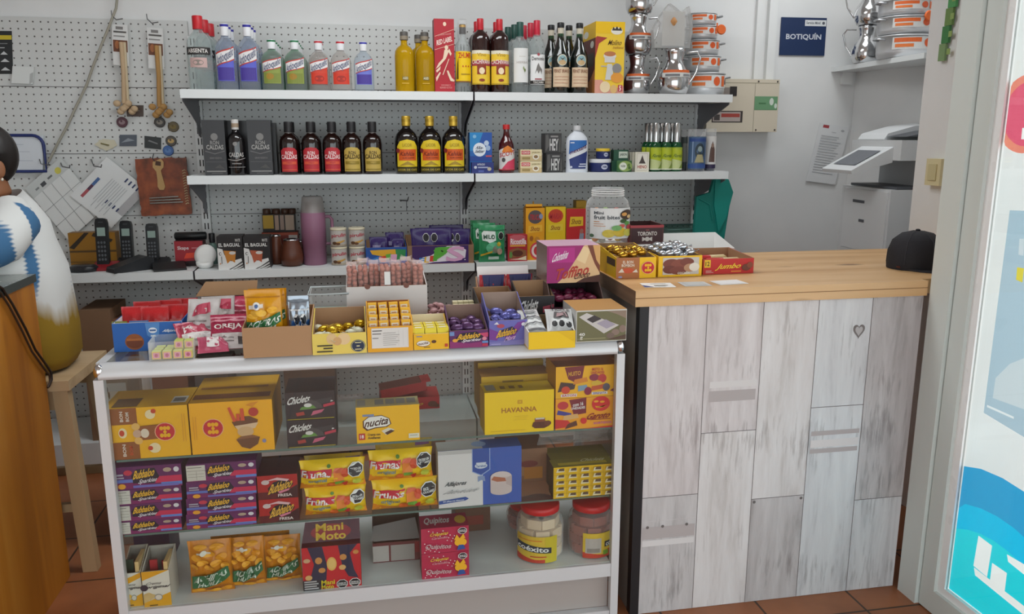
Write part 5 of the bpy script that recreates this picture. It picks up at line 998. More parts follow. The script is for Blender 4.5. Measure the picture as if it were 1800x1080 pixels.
scatter('gum_piece', 'blue-violet wrapped gum in the right gum box', 'sweet', 'gum pieces in the right gum box', candy_mesh(.017, K('#5a5a9c', .22, .3)), [(X - .03, 2.215, ZT + .07), (X, 2.22, ZT + .075), (X + .03, 2.22, ZT + .07), (X - .02, 2.255, ZT + .08), (X + .02, 2.26, ZT + .075)])
# yellow and white box with black-white packets
t7 = tray('display_box', 'white-sided open box with a yellow front and black-and-white packets', 'display box', 929, 1011.5, 583, 2.118, ZT, .17, '#edc414', K('#8f7a5c', .7), hb=.06, ins=.02, side=WHITE, art=[('p', [(.6, 1), (1, .3), (1, 1)], '#e3b812')])
X = t7.location.x
for k, (dx, dy, rz, lb) in enumerate(((-.035, .075, .1, 'black-and-white striped packet on the left in the yellow-fronted box'), (.03, .07, -.15, 'white packet with three black octagons in the yellow-fronted box'))):
    o = bag('sweet_packet', lb, 'packet', 0, 1, 0, 0, 0, .03, K('#cfd0cf', .3), [('t', 'TRIPLE', .2, .8, .9, .92, '#5a5a5a'), ('p', [(.25, .45), (.85, .5), (.8, .72), (.3, .7)], '#4a4444'), ('p', [(.35, .5), (.8, .54), (.7, .68), (.4, .64)], '#a8888a'), ('o', .28, .25, .11, .1, '#1c1c1e'), ('o', .54, .23, .11, .1, '#1c1c1e'), ('o', .8, .2, .11, .1, '#1c1c1e')] if k else [('r', 0, .1 + .0, 1, .16, '#6a6a6c'), ('r', 0, .3, 1, .34, '#6a6a6c'), ('r', 0, .5, 1, .56, '#6a6a6c'), ('r', .2, .7, .8, .8, '#8d8d8f')], 'packets in the yellow-fronted box', w=.08 if k else .06, h=.12, crimp=.04)
    o.location = (X + dx, 2.118 + dy - .055, ZT + .036); o.rotation_euler = (-1.15, 0, rz)
# long olive box with white left side
q = at(1012, 545, Y=2.172); top_z = q.z; yb_ = at(1040, 521, Z=top_z).y
w0 = at(1102, 575, Y=2.172).x - at(1012, 575, Y=2.172).x
o = carton('product_carton', 'brown-topped carton with an aerial photo on its olive front', 'carton', 1012.5, 1101.5, 545, 2.172, ZT, min(.155, yb_ - 2.172), K('#6a6648', .5), K('#c9c7c3', .5), K('#b98a50', .7), [
    ('r', 0, 0, 1, 1, '#d0ccc4'), ('r', .012, .02, .99, .96, '#6f6b4a'), ('p', [(.6, .96), (.99, .96), (.99, .7), (.8, .85)], '#8f7a6a'), ('p', [(.05, .8), (.2, .92), (.85, .5), (.55, .25)], '#c6c0bc'), ('p', [(.2, .72), (.35, .84), (.5, .72), (.32, .6)], '#3f3838'), ('p', [(.4, .58), (.58, .7), (.78, .52), (.6, .4)], '#a39aa8'), ('e', .78, .28, .08, .1, '#8a7468'), ('e', .68, .18, .08, .09, '#77645a'), ('e', .92, .38, .07, .12, '#8a7468'), ('p', [(.6, .05), (.99, .2), (.99, .05)], '#5a4438'), ('t', '40', .05, .2, .17, .30, '#dcd9d2'), ('t', 'g', .07, .08, .13, .18, '#dcd9d2'), ('r', .02, .1, .58, .12, '#a8a078')],
    [('t', 'TRIPLE', .1, .45, .62, .75, '#4a4a58', 0, 0), ('p', [(.7, .5), (.85, .42), (.88, .55), (.74, .62)], '#e6e4e0')])
# gum and open brown boxes in the second row
o = tray('gum_box', 'black open gum box with white script, behind the lilac-blue gum box', 'gum box', 910, 975, 536, 2.345, ZT, .11, '#2b2628', CARD_IN, hb=.135, art=[('t', 'Chiclets', .06, .55, .55, .9, '#dcd9d6', .3, .15), ('p', [(.68, .5), (.98, .6), (.98, .75), (.68, .68)], '#b04a5c'), ('r', .3, .1, .9, .3, '#3d3638')], hf=.105)
o = tray('display_box', 'low black-edged open box with a kraft inside, left of the black gum box', 'display box', 841, 908, 545, 2.345, ZT, .13, '#2b2628', CARD_IN, hb=.115, hf=.09)
scatter('wrapped_sweet', 'single red-wrapped sweet in the low black-edged box', 'sweet', None, candy_mesh(.014, K('#c23a30', .3)), [(o.location.x - .01, 2.42, ZT + .085)])
# red-blue snack pouches in a white lid box
t8 = tray('display_box', 'white-backed open box holding red and navy snack pouches, near the shelf joint', 'display box', 842, 940, 520, 2.50, ZT, .08, '#a87a4c', WHITE, hb=.13, hf=.06)
X = t8.location.x
MB().box(-.085, .085, 0, .002, 0, .035, K('#dcd9d6', .5)).build('lid_flap', t8, loc=(0, .07, .131), rot=(-.5, 0, 0))
RA = [('p', [(0, 0), (.3, 0), (.15, 1), (0, 1)], '#c22a30'), ('p', [(.15, .6), (.9, .7), (.95, 1), (.1, 1)], '#28285a'), ('o', .42, .55, .11, .13, '#1b1a22'), ('o', .70, .55, .11, .13, '#1b1a22'), ('p', [(.35, .1), (.6, .3), (.5, .4)], '#d9a33c'), ('e', .2, .5, .06, .08, '#d9a070')]
for k, dx in enumerate((-.043, .045)):
    bag('snack_pouch', 'red and navy snack pouch in the white-backed box, %s one' % ('left', 'right')[k], 'pouch', 0, 1, 0, 2.508, ZT + .004, .035, K('#b92a34', .25), RA, 'red and navy snack pouches', w=.085, h=.14).location.x = X + dx
# loose small sweets behind
o = tray('sweet_tray', 'low cream tray of small pink sweets and white fudge, right of the white popcorn box', 'tray', 754, 842, 566, 2.37, ZT, .12, '#d9c9a8', CARD_IN, hb=.045, hf=.035, ins=.02)
X = o.location.x; w = o['dims'][0]
scatter('wrapped_sweet', 'small pink-white wrapped sweet in the cream tray', 'sweet', 'pink sweets in the cream tray', candy_mesh(.011, K('#b58a8c', .3)), grid(X - w / 2 + .012, X - .002, 5, 2.385, 2.475, 4, ZT + .045, .025))
scatter('fudge_bar', 'small white fudge bar in the right half of the cream tray', 'sweet', 'fudge bars in the cream tray', MB().box(-.0075, .0075, -.011, .011, 0, .045, '#d9d0ac'), [(X + .012 + .0165 * i, 2.39 + .026 * j, ZT + .022 + .006 * j) for j in range(3) for i in range(4)], jit=0, rots=0)
# toffee bin
TF = 2.40
o = empty('toffee_display', 'maroon toffee display bin with a magenta header, beside the wooden counter', 'display box', (at(1008, 470, Y=TF).x, TF, ZT))
hw = (at(1055, 465, Y=TF).x - at(962, 465, Y=TF).x) / 2; zb = at(1008, 497, Y=TF).z - ZT; zt2 = at(1008, 432, Y=TF).z - ZT
MB().box(-hw, hw, 0, .15, zb, zt2, '#3a1a24', front=K('#a8257a', .4), side=film('toffee_bin_side', '#b59a8c', .35, .2), top=K('#c9a0b4', .4)).art(flat((-hw, 0, zb), (2 * hw, 0, 0), (0, 0, zt2 - zb)), [
    ('r', 0, 0, 1, 1, '#9c1f6c'), ('r', .04, .55, .52, .95, '#b52a84'), ('p', [(.2, 0), (.35, .2), (.55, .65), (.7, 1), (1, 1), (1, 0)], '#e0b98a'), ('p', [(.55, .62), (.68, .98), (.82, .9), (.72, .5)], '#eccfa0'), ('p', [(.76, 1), (.9, .5), (1, .25), (1, 1)], '#7a3f2a'), ('p', [(.55, 0), (.7, .12), (1, .2), (1, 0)], '#4a2216'), ('p', [(.86, 1), (.93, .6), (1, .45), (1, 1)], '#d9a868'), ('t', 'Colombina', .11, .62, .40, .84, '#eed9e8', .5, .25), ('t', 'Toffino', .16, .14, .80, .44, '#b5382a', .45, .1), ('t', 'Choco', .52, .12, .82, .28, '#5a3020', .4, .2)]).build('header', o)
mb = MB().box(-hw, hw, -.07, .15, 0, .003, '#2a1218').box(-hw, hw, .147, .15, .003, zb, '#2a1218').box(-hw, hw, -.07, -.067, .003, .07, '#4a1a2c')
for x in (-hw, hw - .003): mb.prism([(-.067, .003), (.147, .003), (.147, zb), (.0, zb), (-.067, .07)], 'x', x, x + .003, '#5d4a46')
mb.build('bin', o)
scatter('wrapped_sweet', 'maroon wrapped toffee in the display bin', 'sweet', 'toffees in the display bin', candy_mesh(.014, K('#6d2440', .3)), grid(o.location.x - hw + .02, o.location.x + hw - .02, 5, TF - .05, TF + .12, 4, ZT + .075, .02))

# ------------------------------------------------------------------ on the wooden counter
bon.k = 1.85; CF = 2.41; CZ = CT + .0005
t9 = tray('display_box', 'yellow and tan open display box with a red dotted badge, full of gold sweets', 'display box', 1083, 1153.5, 453, CF, CZ, .22, '#eebd14', CARD_IN, hb=.085, ins=.046, side='#e6b814', art=[('r', .0, 0, .58, 1, '#a9683a'), ('t', 'EL BON', .16, .72, .42, .86, '#dccfbf'), ('t', 'BOMBON', .13, .56, .45, .70, '#dccfbf'), ('e', .29, .38, .15, .13, '#c2502c'), ('p', [(.05, .3), (.14, .5), (.2, .3)], '#dccfbf'), ('p', [(.4, .3), (.5, .45), (.54, .28)], '#dccfbf'), ('e', .1, .08, .05, .05, '#8d8fb8')] + bon('#eeb414', 0, .79, .5, .155), sart=[('r', .55, .55, .95, .9, '#4a3420'), ('r', 0, 0, .55, 1, '#dba812')])
X = t9.location.x
scatter('wrapped_sweet', 'gold-foil sweet in the yellow and tan box on the wooden counter', 'sweet', 'gold sweets on the wooden counter', candy_mesh(.016, K('#c08f2e', .18, .8)), grid(X - .05, X + .05, 3, CF + .02, CF + .2, 5, CZ + .06, .022))
t10 = tray('display_box', 'yellow open display box picturing brown coconut sweets', 'display box', 1157, 1234, 450, CF + .005, CZ, .17, '#eebd14', CARD_IN, hb=.07, ins=.043, side='#e3b312', art=[('r', .1, .1, .93, .92, '#c9c4be'), ('e', .3, .62, .2, .24, '#7a3f34'), ('e', .5, .55, .22, .3, '#86483a'), ('e', .26, .35, .16, .2, '#6d362c'), ('e', .45, .3, .2, .2, '#7a3f34'), ('e', .65, .7, .16, .2, '#7a3f34'), ('e', .72, .42, .14, .2, '#b58a6a'), ('e', .82, .45, .12, .2, '#e3ddd2'), ('t', 'COCADA', .44, .12, .72, .22, '#e9e4da')])
X = t10.location.x
scatter('wrapped_sweet', 'silver-foil sweet heaped in the yellow coconut-sweet box', 'sweet', 'silver sweets on the wooden counter', candy_mesh(.015, K('#c9cdd2', .15, .85)), grid(X - .06, X + .06, 5, CF + .02, CF + .15, 3, CZ + .055, .025) + grid(X - .05, X + .04, 4, CF + .05, CF + .13, 2, CZ + .08, .012))
t11 = tray('display_box', 'red open display box of chocolate bars with yellow lettering', 'display box', 1236, 1325, 455, CF + .025, CZ, .19, '#bf2a2a', CARD_IN, hb=.06, side='#a8242a', art=[('r', .02, .45, .14, .95, '#e8c02c'), ('t', '12', .04, .55, .12, .85, '#5a3a14'), ('t', 'Jumbo', .27, .25, .74, .68, '#edc63a', .1, .2), ('r', .55, .12, .75, .2, '#e08a3a'), ('r', .05, .2, .16, .25, '#d9b0a8'), ('r', .05, .1, .2, .14, '#d9b0a8'), ('e', .85, .4, .09, .22, '#6d3a2a'), ('e', .92, .55, .06, .2, '#8a4a34')])
X = t11.location.x; w = t11['dims'][0]
for k, (dx, dy, dz, ln, lb) in enumerate(((-.025, .05, .028, .12, 'red-wrapped bar lying on top of the others at the front of the red box'), (.02, .09, .03, .13, 'red-wrapped bar second in the red box'), (-.01, .13, .034, .13, 'red-wrapped bar third in the red box'))):
    o = empty('chocolate_bar', lb, 'chocolate bar', (X + dx, CF + .025 + dy, CZ + dz), .06 * k - .05, 'bars in the red box')
    M = Matrix.Rotation(PI / 2, 4, 'Y')
    MB().lathe([(.004, -ln / 2), (.013, -ln / 2 + .012), (.013, .0)], K('#c22c2c', .3), 12, sx=.8, M=M).build('wrapper', o)
    MB().lathe([(.013, .0005), (.0135, ln / 2 - .012), (.004, ln / 2)], K('#d3bd8a', .35), 12, sx=.8, M=M).build('wrapper_end', o)
for k in range(3):
    scatter('chocolate_bar', 'red-wrapped bar underneath in the red box', 'chocolate bar', 'bars underneath in the red box', MB().box(-.06, .06, -.016, .016, 0, .013, '#b52a2a'), [(X, CF + .06 + .045 * k, CZ + .0035)], jit=0, rots=0)
# printed cards lying flat (codes left plain)
for k, (xa, xb, yc, rz, lb, art) in enumerate(((1122, 1190, 502, -.12, 'white printed card with a blue corner, left of the three flat cards', [('p', [(0, 0), (.3, 0), (0, .5)], '#3a4a86'), ('r', .3, .7, .8, .78, '#b9b4ae'), ('r', .35, .3, .8, .38, '#8a8682'), ('r', .35, .15, .7, .2, '#8a8682')]), (1192, 1250, 500, -.05, 'pale grey card in the middle of the three flat cards', [('r', .12, .1, .88, .9, '#bfc0bf')]), (1250, 1312, 497, .08, 'white card at the right of the three flat cards', [('r', .06, .06, .94, .94, '#e9e9e8')]))):
    q = at((xa + xb) / 2, yc, Z=CT); w = .095 if k != 1 else .085
    tag(MB().box(-w / 2, w / 2, -.035, .035, 0, .001, WHITE if k != 1 else K('#c9cac9', .4)).art(flat((-w / 2, -.035, .001), (w, 0, 0), (0, .07, 0)), art).build('flat_card', loc=(q.x, q.y, CT + .0004), rz=rz), lb, 'card')
# white platform carton, jar, maroon box, white tray
carton('flat_carton', 'flat white and blue carton under the big clear jar, at the back of the counter', 'box', 1046, 1170, 430, 2.66, CZ, .21, WHITE, WHITE, WHITE, [('r', .62, 0, 1, .8, '#3a5fae')], h=.068)
PZ = CZ + .069; JX = at(1067, 375, Y=2.76).x; jr = .077; jt = at(1067, 330, Y=2.76).z - PZ
o = empty('fruit_jar', 'big clear screw-top jar of coloured fruit sweets with a white label', 'jar', (JX, 2.755, PZ))
MB().lathe([(jr * .9, 0), (jr, .01), (jr, jt * .66), (jr * .92, jt * .78), (jr * .74, jt * .84), (jr * .74, jt * .97), (jr * .72, jt)], PLASTIC, 28).build('jar_body', o)
mb = MB()
for zz in (.87, .91, .95): mb.tube([(jr * .75 * math.cos(a), jr * .75 * math.sin(a), jt * zz) for a in [2 * PI * i / 24 for i in range(24)]], .0016, film('jar_thread', '#ffffff', .35, .1), 6, True)
mb.build('screw_thread', o)
MB().art(wrap(jr * 1.005, jt * .12, jt * .66, 2.3), [('r', 0, 0, 1, 1, '#e3e2e0'), ('t', 'Mini', .1, .80, .3, .90, '#4a4e54'), ('t', 'fruit bites', .1, .64, .62, .77, '#4a4e54'), ('r', .1, .55, .22, .575, '#c98a5a'), ('r', .1, .48, .3, .5, '#c98a5a'), ('r', .1, .41, .34, .43, '#c98a5a'), ('e', .8, .78, .18, .17, '#4a3a34'), ('e', .72, .8, .07, .06, '#d9a05a'), ('e', .86, .72, .07, .06, '#e0c08a'), ('e', .7, .58, .08, .07, '#3d5a34'), ('e', .8, .5, .08, .07, '#5f9a4c'), ('e', .66, .42, .07, .06, '#cf5a50'), ('e', .4, .18, .12, .13, '#d9c14a'), ('e', .62, .22, .14, .15, '#d9bb3a'), ('e', .82, .2, .13, .13, '#c9c45a'), ('e', .55, .36, .1, .09, '#7ab06a'), ('e', .84, .38, .08, .08, '#b0454a'), ('e', .08, .1, .05, .06, '#4f6a50')], seg=12).build('label', o)
for k, c in enumerate(('#c9a43c', '#b0584a', '#7d9a4c', '#cf8a4a', '#a39a8a')):
    pts = [(JX + .042 * math.cos(2.4 * i + k), 2.755 + .042 * math.sin(2.4 * i + k), PZ + .014 + .02 * i) for i in range(6)]
    scatter('fruit_sweet', 'coloured fruit sweet inside the big clear jar', 'sweet', 'fruit sweets in the big jar', MB().ball((0, 0, 0), .013, .012, .01, K(c, .35), 10, 6), pts)
tz = at(1140, 396, Y=2.70).z - PZ
o = tray('chocolate_box', 'dark maroon open box with white lettering and a sweet emblem', 'box', 1104, 1170, 392, 2.70, PZ, .13, '#4a1f22', K('#3a1a18', .7), hb=tz * 1.02, side='#7a2c2e', art=[('r', 0, .86, 1, 1, '#a33a40'), ('r', .04, .08, .96, .80, '#3a181b'), ('t', 'TORONTO', .22, .44, .80, .66, '#d9d2cc'), ('p', [(.36, .14), (.46, .22), (.46, .30), (.36, .38)], '#c9c2bc'), ('p', [(.66, .14), (.56, .22), (.56, .30), (.66, .38)], '#c9c2bc'), ('e', .51, .26, .07, .12, '#c9c2bc'), ('r', .46, .72, .56, .77, '#8a4a48')], hf=tz, w=.125)
tray('white_tray', 'long white open carton tray at the back of the wooden counter', 'tray', 1178, 1291, 434, 2.69, CZ, .17, K('#d6d6d4', .55), WHITE, hb=.085, hf=.048, art=[('r', .05, .2, .35, .9, '#3a5fae')])
# cap
q = at(1612, 455, Y=2.46)
o = empty('baseball_cap', 'black baseball cap lying at the right end of the wooden counter', 'cap', (1.865, 2.44, CZ), .35)
prof = [(.098, .0), (.1, .02), (.098, .06), (.085, .095), (.055, .118), (.02, .126), (.0001, .127)]
mb = MB().lathe(prof, K('#222126', .8), 28, sx=1.0, sy=.85)
for k in range(6):
    a = PI / 3 * k + .3
    mb.tube([(r * 1.004 * math.cos(a), r * .85 * 1.004 * math.sin(a), z) for r, z in prof[1:-1]], .0012, K('#3a393f', .8), 4)
mb.ball((0, 0, .129), .008, .008, .004, K('#222126', .8)).build('crown', o)
pts = [(.09 * math.cos(a), .0 + .078 * math.sin(a)) for a in [PI + PI * i / 12 for i in range(13)]]
pts2 = [(.088 * math.cos(a), -.03 + .125 * math.sin(a)) for a in [2 * PI - PI * i / 12 for i in range(13)]]
MB().prism(pts + pts2, 'z', .004, .009, K('#27262c', .7)).build('visor', o, rot=(.06, 0, 0))
MB().tube([(-.1, -.01, .012), (-.112, -.02, .012), (-.118, -.012, .014)], .003, K('#5a2c24', .6), 6).build('strap_tab', o)

# ------------------------------------------------------------------ inside the display case
GY = 2.197; bon.k = 1.0
# upper glass shelf
bon.k = 1.45
ZA = SHA + .0004
carton('sweet_carton', 'yellow sweet carton with brown squares and a red badge, on the glass shelf', 'box', 182, 333, 716, GY, ZA, .16, '#e9ae0c', '#c9940c', '#dba50e', [
    ('r', .09, .68, .40, 1, '#8f5222'), ('r', 0, .36, .10, .68, '#8f5222'), ('r', .09, .0, .40, .34, '#8f5222'), ('r', .09, .0, .13, .34, '#8f5222'), ('e', .03, .93, .03, .04, '#9a86a8'), ('t', 'BON', .2, .74, .24, .94, '#d9cbbd', 90), ('t', 'BOM', .27, .74, .31, .92, '#d9cbbd', 90), ('t', 'BON', .2, .06, .24, .3, '#d9cbbd', 90), ('t', 'BOM', .28, .08, .32, .26, '#c2502c', 90),
    ('e', .22, .52, .05, .1, '#e6d3a4'), ('e', .21, .52, .03, .06, '#c2401c'), ('e', .56, .86, .06, .09, '#e6d3a4'), ('e', .60, .92, .03, .045, '#c2401c'), ('e', .58, .2, .07, .1, '#e6d3a4'), ('e', .53, .2, .03, .045, '#c2401c'), ('p', [(.38, .36), (.66, .38), (.66, .66), (.38, .64)], '#8f5222'), ('e', .48, .5, .05, .09, '#dccdb8'), ('e', .39, .5, .05, .08, '#c9a58a'), ('e', .38, .64, .05, .07, '#e0b060'), ('e', .4, .36, .05, .07, '#e0b060')] + bon('#e9ae0c', 0, .72, .51, .115) + [('r', .93, .3, .935, .85, '#c9841c'), ('r', .96, .3, .965, .85, '#c9841c')],
    [], [('r', .78, .15, .96, .5, '#d3d0c8'), ('r', .80, .22, .94, .42, '#77736c'), ('r', .1, .05, .4, .5, '#6a4a1c')])
carton('sweet_carton', 'yellow sweet carton with a halved chocolate pictured, second on the upper glass shelf', 'box', 334, 481, 706, GY, ZA, .24, '#eeaa0a', '#c98f0a', '#d9a010', bon('#eeaa0a', 0, .27, .5, .118) + [
    ('p', [(.54, .48), (.79, .50), (.82, .62), (.72, .70), (.62, .70), (.5, .6)], '#6d4326'), ('p', [(.53, .52), (.82, .57), (.78, .46), (.58, .42)], '#d9b892'), ('e', .66, .40, .1, .1, '#cfa87a'), ('p', [(.54, .25), (.83, .28), (.8, .14), (.70, .05), (.6, .1)], '#6d4326'), ('p', [(.54, .25), (.83, .28), (.74, .33), (.6, .31)], '#8a5a38'), ('p', [(.46, .88), (.49, .9), (.56, .62), (.52, .6)], '#d2502c'), ('r', .56, .62, .60, .76, '#d2502c'), ('p', [(.61, .86), (.65, .86), (.66, .62), (.61, .62)], '#d2502c'), ('e', .77, .78, .06, .085, '#b5362c'), ('p', [(.68, .92), (.76, .88), (.84, .98), (.74, .96)], '#d98a14'), ('e', .88, .2, .025, .04, '#8a86a8'), ('r', .04, .3, .045, .75, '#c9841c'), ('r', .07, .3, .075, .75, '#c9841c')],
    [], [('r', .02, .12, .96, .3, '#7d4a1e'), ('r', .05, .5, .9, .58, '#a86c14')])
ch = [('t', 'Chiclets', .05, .60, .5, .86, '#d9d6d3', .35, .15), ('p', [(.35, .35), (.75, .4), (.7, .62), (.5, .72), (.38, .6)], '#4a4444'), ('p', [(.28, .36), (.62, .40), (.55, .52), (.32, .46)], '#5f8a3c'), ('e', .45, .52, .08, .07, '#d3d0cc'), ('p', [(.22, .14), (.38, .18), (.36, .3), (.2, .26)], '#a33a30'), ('p', [(.5, .14), (.72, .24), (.78, .36), (.55, .3)], '#c2607a'), ('p', [(.76, .42), (.99, .5), (.99, .6), (.76, .52)], '#b8384a'), ('e', .9, .64, .06, .03, '#c9c6c3'), ('r', .03, .02, .97, .045, '#a89a1e'), ('p', [(.6, .7), (.95, .78), (.9, .6), (.7, .55)], '#3d3638')]
hC = .0
for k, lb in enumerate(('dark gum carton with white script, lower of the stacked pair', 'dark gum carton with white script, upper of the stacked pair')):
    X, W, HH = span_px(504, 592, 738, GY, ZA)
    carton('gum_carton', lb, 'box', 504, 592, 738, GY, ZA + (HH + .001) * k, .14, '#2b2124', '#231b1d', '#372e30', ch, group='dark gum cartons', h=HH, z0=ZA)
carton('sweet_carton', 'bright yellow sweet carton with a white name badge and brown square', 'box', 626, 738, 714, GY, ZA, .075, '#f0b60e', '#c9960c', '#d9c890', [
    ('p', [(.1, .62), (.2, .74), (.4, .76), (.52, .66), (.55, .5), (.48, .42), (.3, .40), (.16, .34), (.1, .44)], '#5a3322'), ('p', [(.12, .62), (.2, .72), (.4, .74), (.51, .65), (.53, .5), (.46, .44), (.3, .43), (.18, .38), (.12, .46)], '#e9e6e0'), ('t', 'nucita', .14, .47, .51, .67, '#4a2a20', .35, .12), ('r', .1, .74, .28, .8, '#7f8ab0'), ('p', [(.39, .32), (.5, .4), (.6, .34), (.46, .2)], '#e0d5c0'), ('p', [(.44, .26), (.54, .34), (.6, .30), (.48, .2)], '#4a2c22'), ('r', .03, .1, .13, .28, '#c2352c'), ('t', '18', .05, .14, .11, .24, '#eadfd8'), ('t', 'Crema con', .17, .2, .37, .27, '#5a4420'), ('t', 'Avellanas', .17, .11, .37, .18, '#5a4420'), ('r', .82, .07, .99, .2, '#e3ddc8'), ('r', .84, .14, .96, .155, '#8a8478')],
    [], [('r', .02, .15, .15, .85, '#b5b0a4')] + [('r', .3 + .17 * k, .2, .44 + .17 * k, .8, '#a39f96') for k in range(4)])
# red chocolate bar cartons at the back
zB = ZA
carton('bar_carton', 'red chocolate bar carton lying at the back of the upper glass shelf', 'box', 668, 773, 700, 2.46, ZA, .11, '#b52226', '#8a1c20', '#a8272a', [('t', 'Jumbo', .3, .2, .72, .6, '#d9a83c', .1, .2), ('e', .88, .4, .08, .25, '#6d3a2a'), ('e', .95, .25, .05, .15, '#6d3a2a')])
q = at(720, 690, Y=2.5)
tag(MB().box(-.085, .06, 0, .075, 0, .03, '#a8272a', top='#7a3a2c').box(.045, .075, -.003, .06, .028, .034, '#a8272a').build('bar_carton', loc=(q.x - .005, 2.465, at(720, 700, Y=2.46).z + .012), rot=(0, -.13, .06)), 'opened red bar carton resting on the other red one', 'box')
carton('chocolate_carton', 'deep yellow chocolate carton with brown capital lettering', 'box', 851.5, 974, 688, GY, ZA, .09, '#efc60a', '#c9a40a', '#d9b40c', [('t', 'HAVANNA', .24, .50, .75, .62, '#a8671c'), ('r', .47, .70, .54, .79, '#c98f14'), ('t', 'H', .49, .72, .52, .77, '#efc60a'), ('r', .42, .40, .62, .408, '#c9a010'), ('r', .44, .36, .6, .366, '#c9a010'), ('r', .41, .32, .6, .326, '#c9a010'), ('p', [(.68, .14), (.70, .24), (.88, .26), (.94, .14), (.86, .08), (.72, .09)], '#5a2e1c'), ('r', .72, .24, .87, .33, '#8a4a2c'), ('r', .73, .30, .86, .34, '#cfc4b8'), ('e', .91, .2, .05, .06, '#6d3a24'), ('r', .08, .07, .58, .08, '#c9a010')], [], [('r', .04, .2, .18, .8, '#8d8a7c'), ('r', .25, .3, .32, .6, '#8a6a1c'), ('r', .38, .3, .46, .6, '#8a6a1c'), ('r', .52, .3, .58, .6, '#8a6a1c')])
for k, (xl, xr, yt, Y, lb) in enumerate(((846, 968, 660, 2.30, 'yellow-brown carton standing behind the deep yellow one'), (840, 955, 636, 2.42, 'yellow carton at the back, nearly touching the top glass'))):
    carton('chocolate_carton', lb, 'box', xl, xr, yt, Y, ZA, .09, '#c79c1a', '#a07c14', ('#a8742c', '#b5921c')[k], [('r', .3, .8, .6, .9, '#8a6a1c')])
ga = [('p', [(.14, .98), (.46, 1), (.42, .55), (.3, .5), (.2, .6)], '#7a2430'), ('t', 'MUITO', .2, .7, .40, .84, '#d99a3c', .2), ('p', [(.03, .2), (.3, .28), (.32, .45), (.08, .52)], '#4a3434'), ('e', .16, .26, .07, .12, '#d2452c'), ('p', [(.28, .42), (.52, .5), (.5, .64), (.3, .58)], '#d9832c'), ('e', .62, .62, .08, .11, '#8a2a44'), ('e', .75, .58, .07, .14, '#c23a3c'), ('p', [(.36, .2), (.52, .24), (.5, .4), (.36, .38)], '#7f9ab0'), ('e', .52, .2, .06, .13, '#8a1f3c'), ('e', .66, .44, .09, .08, '#d9b03a'), ('p', [(.58, .2), (.8, .26), (.8, .4), (.58, .34)], '#c2522c'), ('e', .82, .3, .06, .12, '#5a5560'), ('p', [(.88, .18), (.98, .3), (.98, .1)], '#6d2a44'), ('r', .08, .05, .34, .14, '#e0d9d6'), ('t', 'BATON', .1, .06, .32, .13, '#c2353a'), ('r', .58, .08, .84, .16, '#e0d9d6'), ('t', 'SERENATA', .6, .09, .82, .15, '#5a3a8a'), ('t', 'MISTO 16', .58, .84, .76, .93, '#c2353a'), ('t', 'UNIDADES', .56, .74, .78, .82, '#c2353a')]
gb = [('e', .12, .78, .09, .13, '#c2353a'), ('p', [(.02, .5), (.25, .42), (.26, .52), (.04, .64)], '#3d3a8a'), ('p', [(.22, .95), (.5, 1), (.5, .5), (.3, .45)], '#7a2430'), ('t', 'com 16', .28, .74, .45, .86, '#e3ddda', .3), ('t', 'UNIDADES', .25, .64, .48, .72, '#e3ddda', .3), ('p', [(.12, .3), (.38, .36), (.36, .5), (.14, .46)], '#d9a86a'), ('p', [(0, .05), (.3, .1), (.2, .3), (0, .35)], '#c8302c'), ('p', [(.15, .02), (.36, .12), (.34, .28), (.2, .18)], '#5a3020'), ('e', .74, .78, .15, .24, '#d22a2c'), ('e', .66, .86, .04, .035, '#e8a01c'), ('e', .76, .84, .04, .035, '#e8a01c'), ('p', [(.64, .72), (.8, .68), (.84, .74), (.74, .64), (.66, .66)], '#e8a01c'), ('t', 'Garoto', .52, .30, .90, .50, '#8a1a1c', .15, .2), ('r', .56, .27, .9, .29, '#8a1a1c'), ('e', .46, .26, .05, .1, '#d22a2c'), ('p', [(.42, 0), (1, .06), (1, .0)], '#d22a2c'), ('t', 'SORTIDOS', .62, .13, .92, .2, '#c25a9a', .1)]
X, W, HH = span_px(976, 1083.5, 699, GY, ZA)
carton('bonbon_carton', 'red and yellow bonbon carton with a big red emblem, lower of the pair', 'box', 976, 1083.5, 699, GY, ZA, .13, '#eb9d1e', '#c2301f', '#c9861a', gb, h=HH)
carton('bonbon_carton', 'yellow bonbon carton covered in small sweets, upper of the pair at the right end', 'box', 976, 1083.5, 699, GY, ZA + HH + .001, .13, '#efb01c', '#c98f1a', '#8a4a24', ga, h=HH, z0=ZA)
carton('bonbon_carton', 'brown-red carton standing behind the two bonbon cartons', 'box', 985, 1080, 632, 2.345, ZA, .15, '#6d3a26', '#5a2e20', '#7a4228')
# lower glass shelf
ZBB = SHB + .0004
ga1 = [('p', [(0, 0), (1, 0), (1, .3), (.5, .2), (0, .35)], '#7a1f5c'), ('r', .62, .2, 1, .5, '#c22a50'), ('r', .70, .08, 1, .22, '#5f7fc4'), ('p', [(.3, .25), (.6, .2), (.68, .5), (.62, .9), (.36, .88), (.28, .6)], '#24182a'), ('t', 'Bubbaloo', .32, .48, .62, .86, '#e0ae2a', .3, .15), ('t', 'Sparkies', .38, .2, .64, .44, '#cfcad2', .3, .2), ('e', .8, .78, .06, .1, '#b09a86'), ('e', .93, .78, .04, .12, '#d3d0d6')]
tbl = [('r', 0, .06, .27, .94, '#c9c4ba'), ('r', .0, .62, .27, .64, '#77726a'), ('r', .02, .44, .25, .46, '#8a857c'), ('r', .02, .28, .25, .3, '#8a857c'), ('r', .02, .8, .22, .84, '#77726a'), ('r', .14, .1, .145, .6, '#8a857c')]
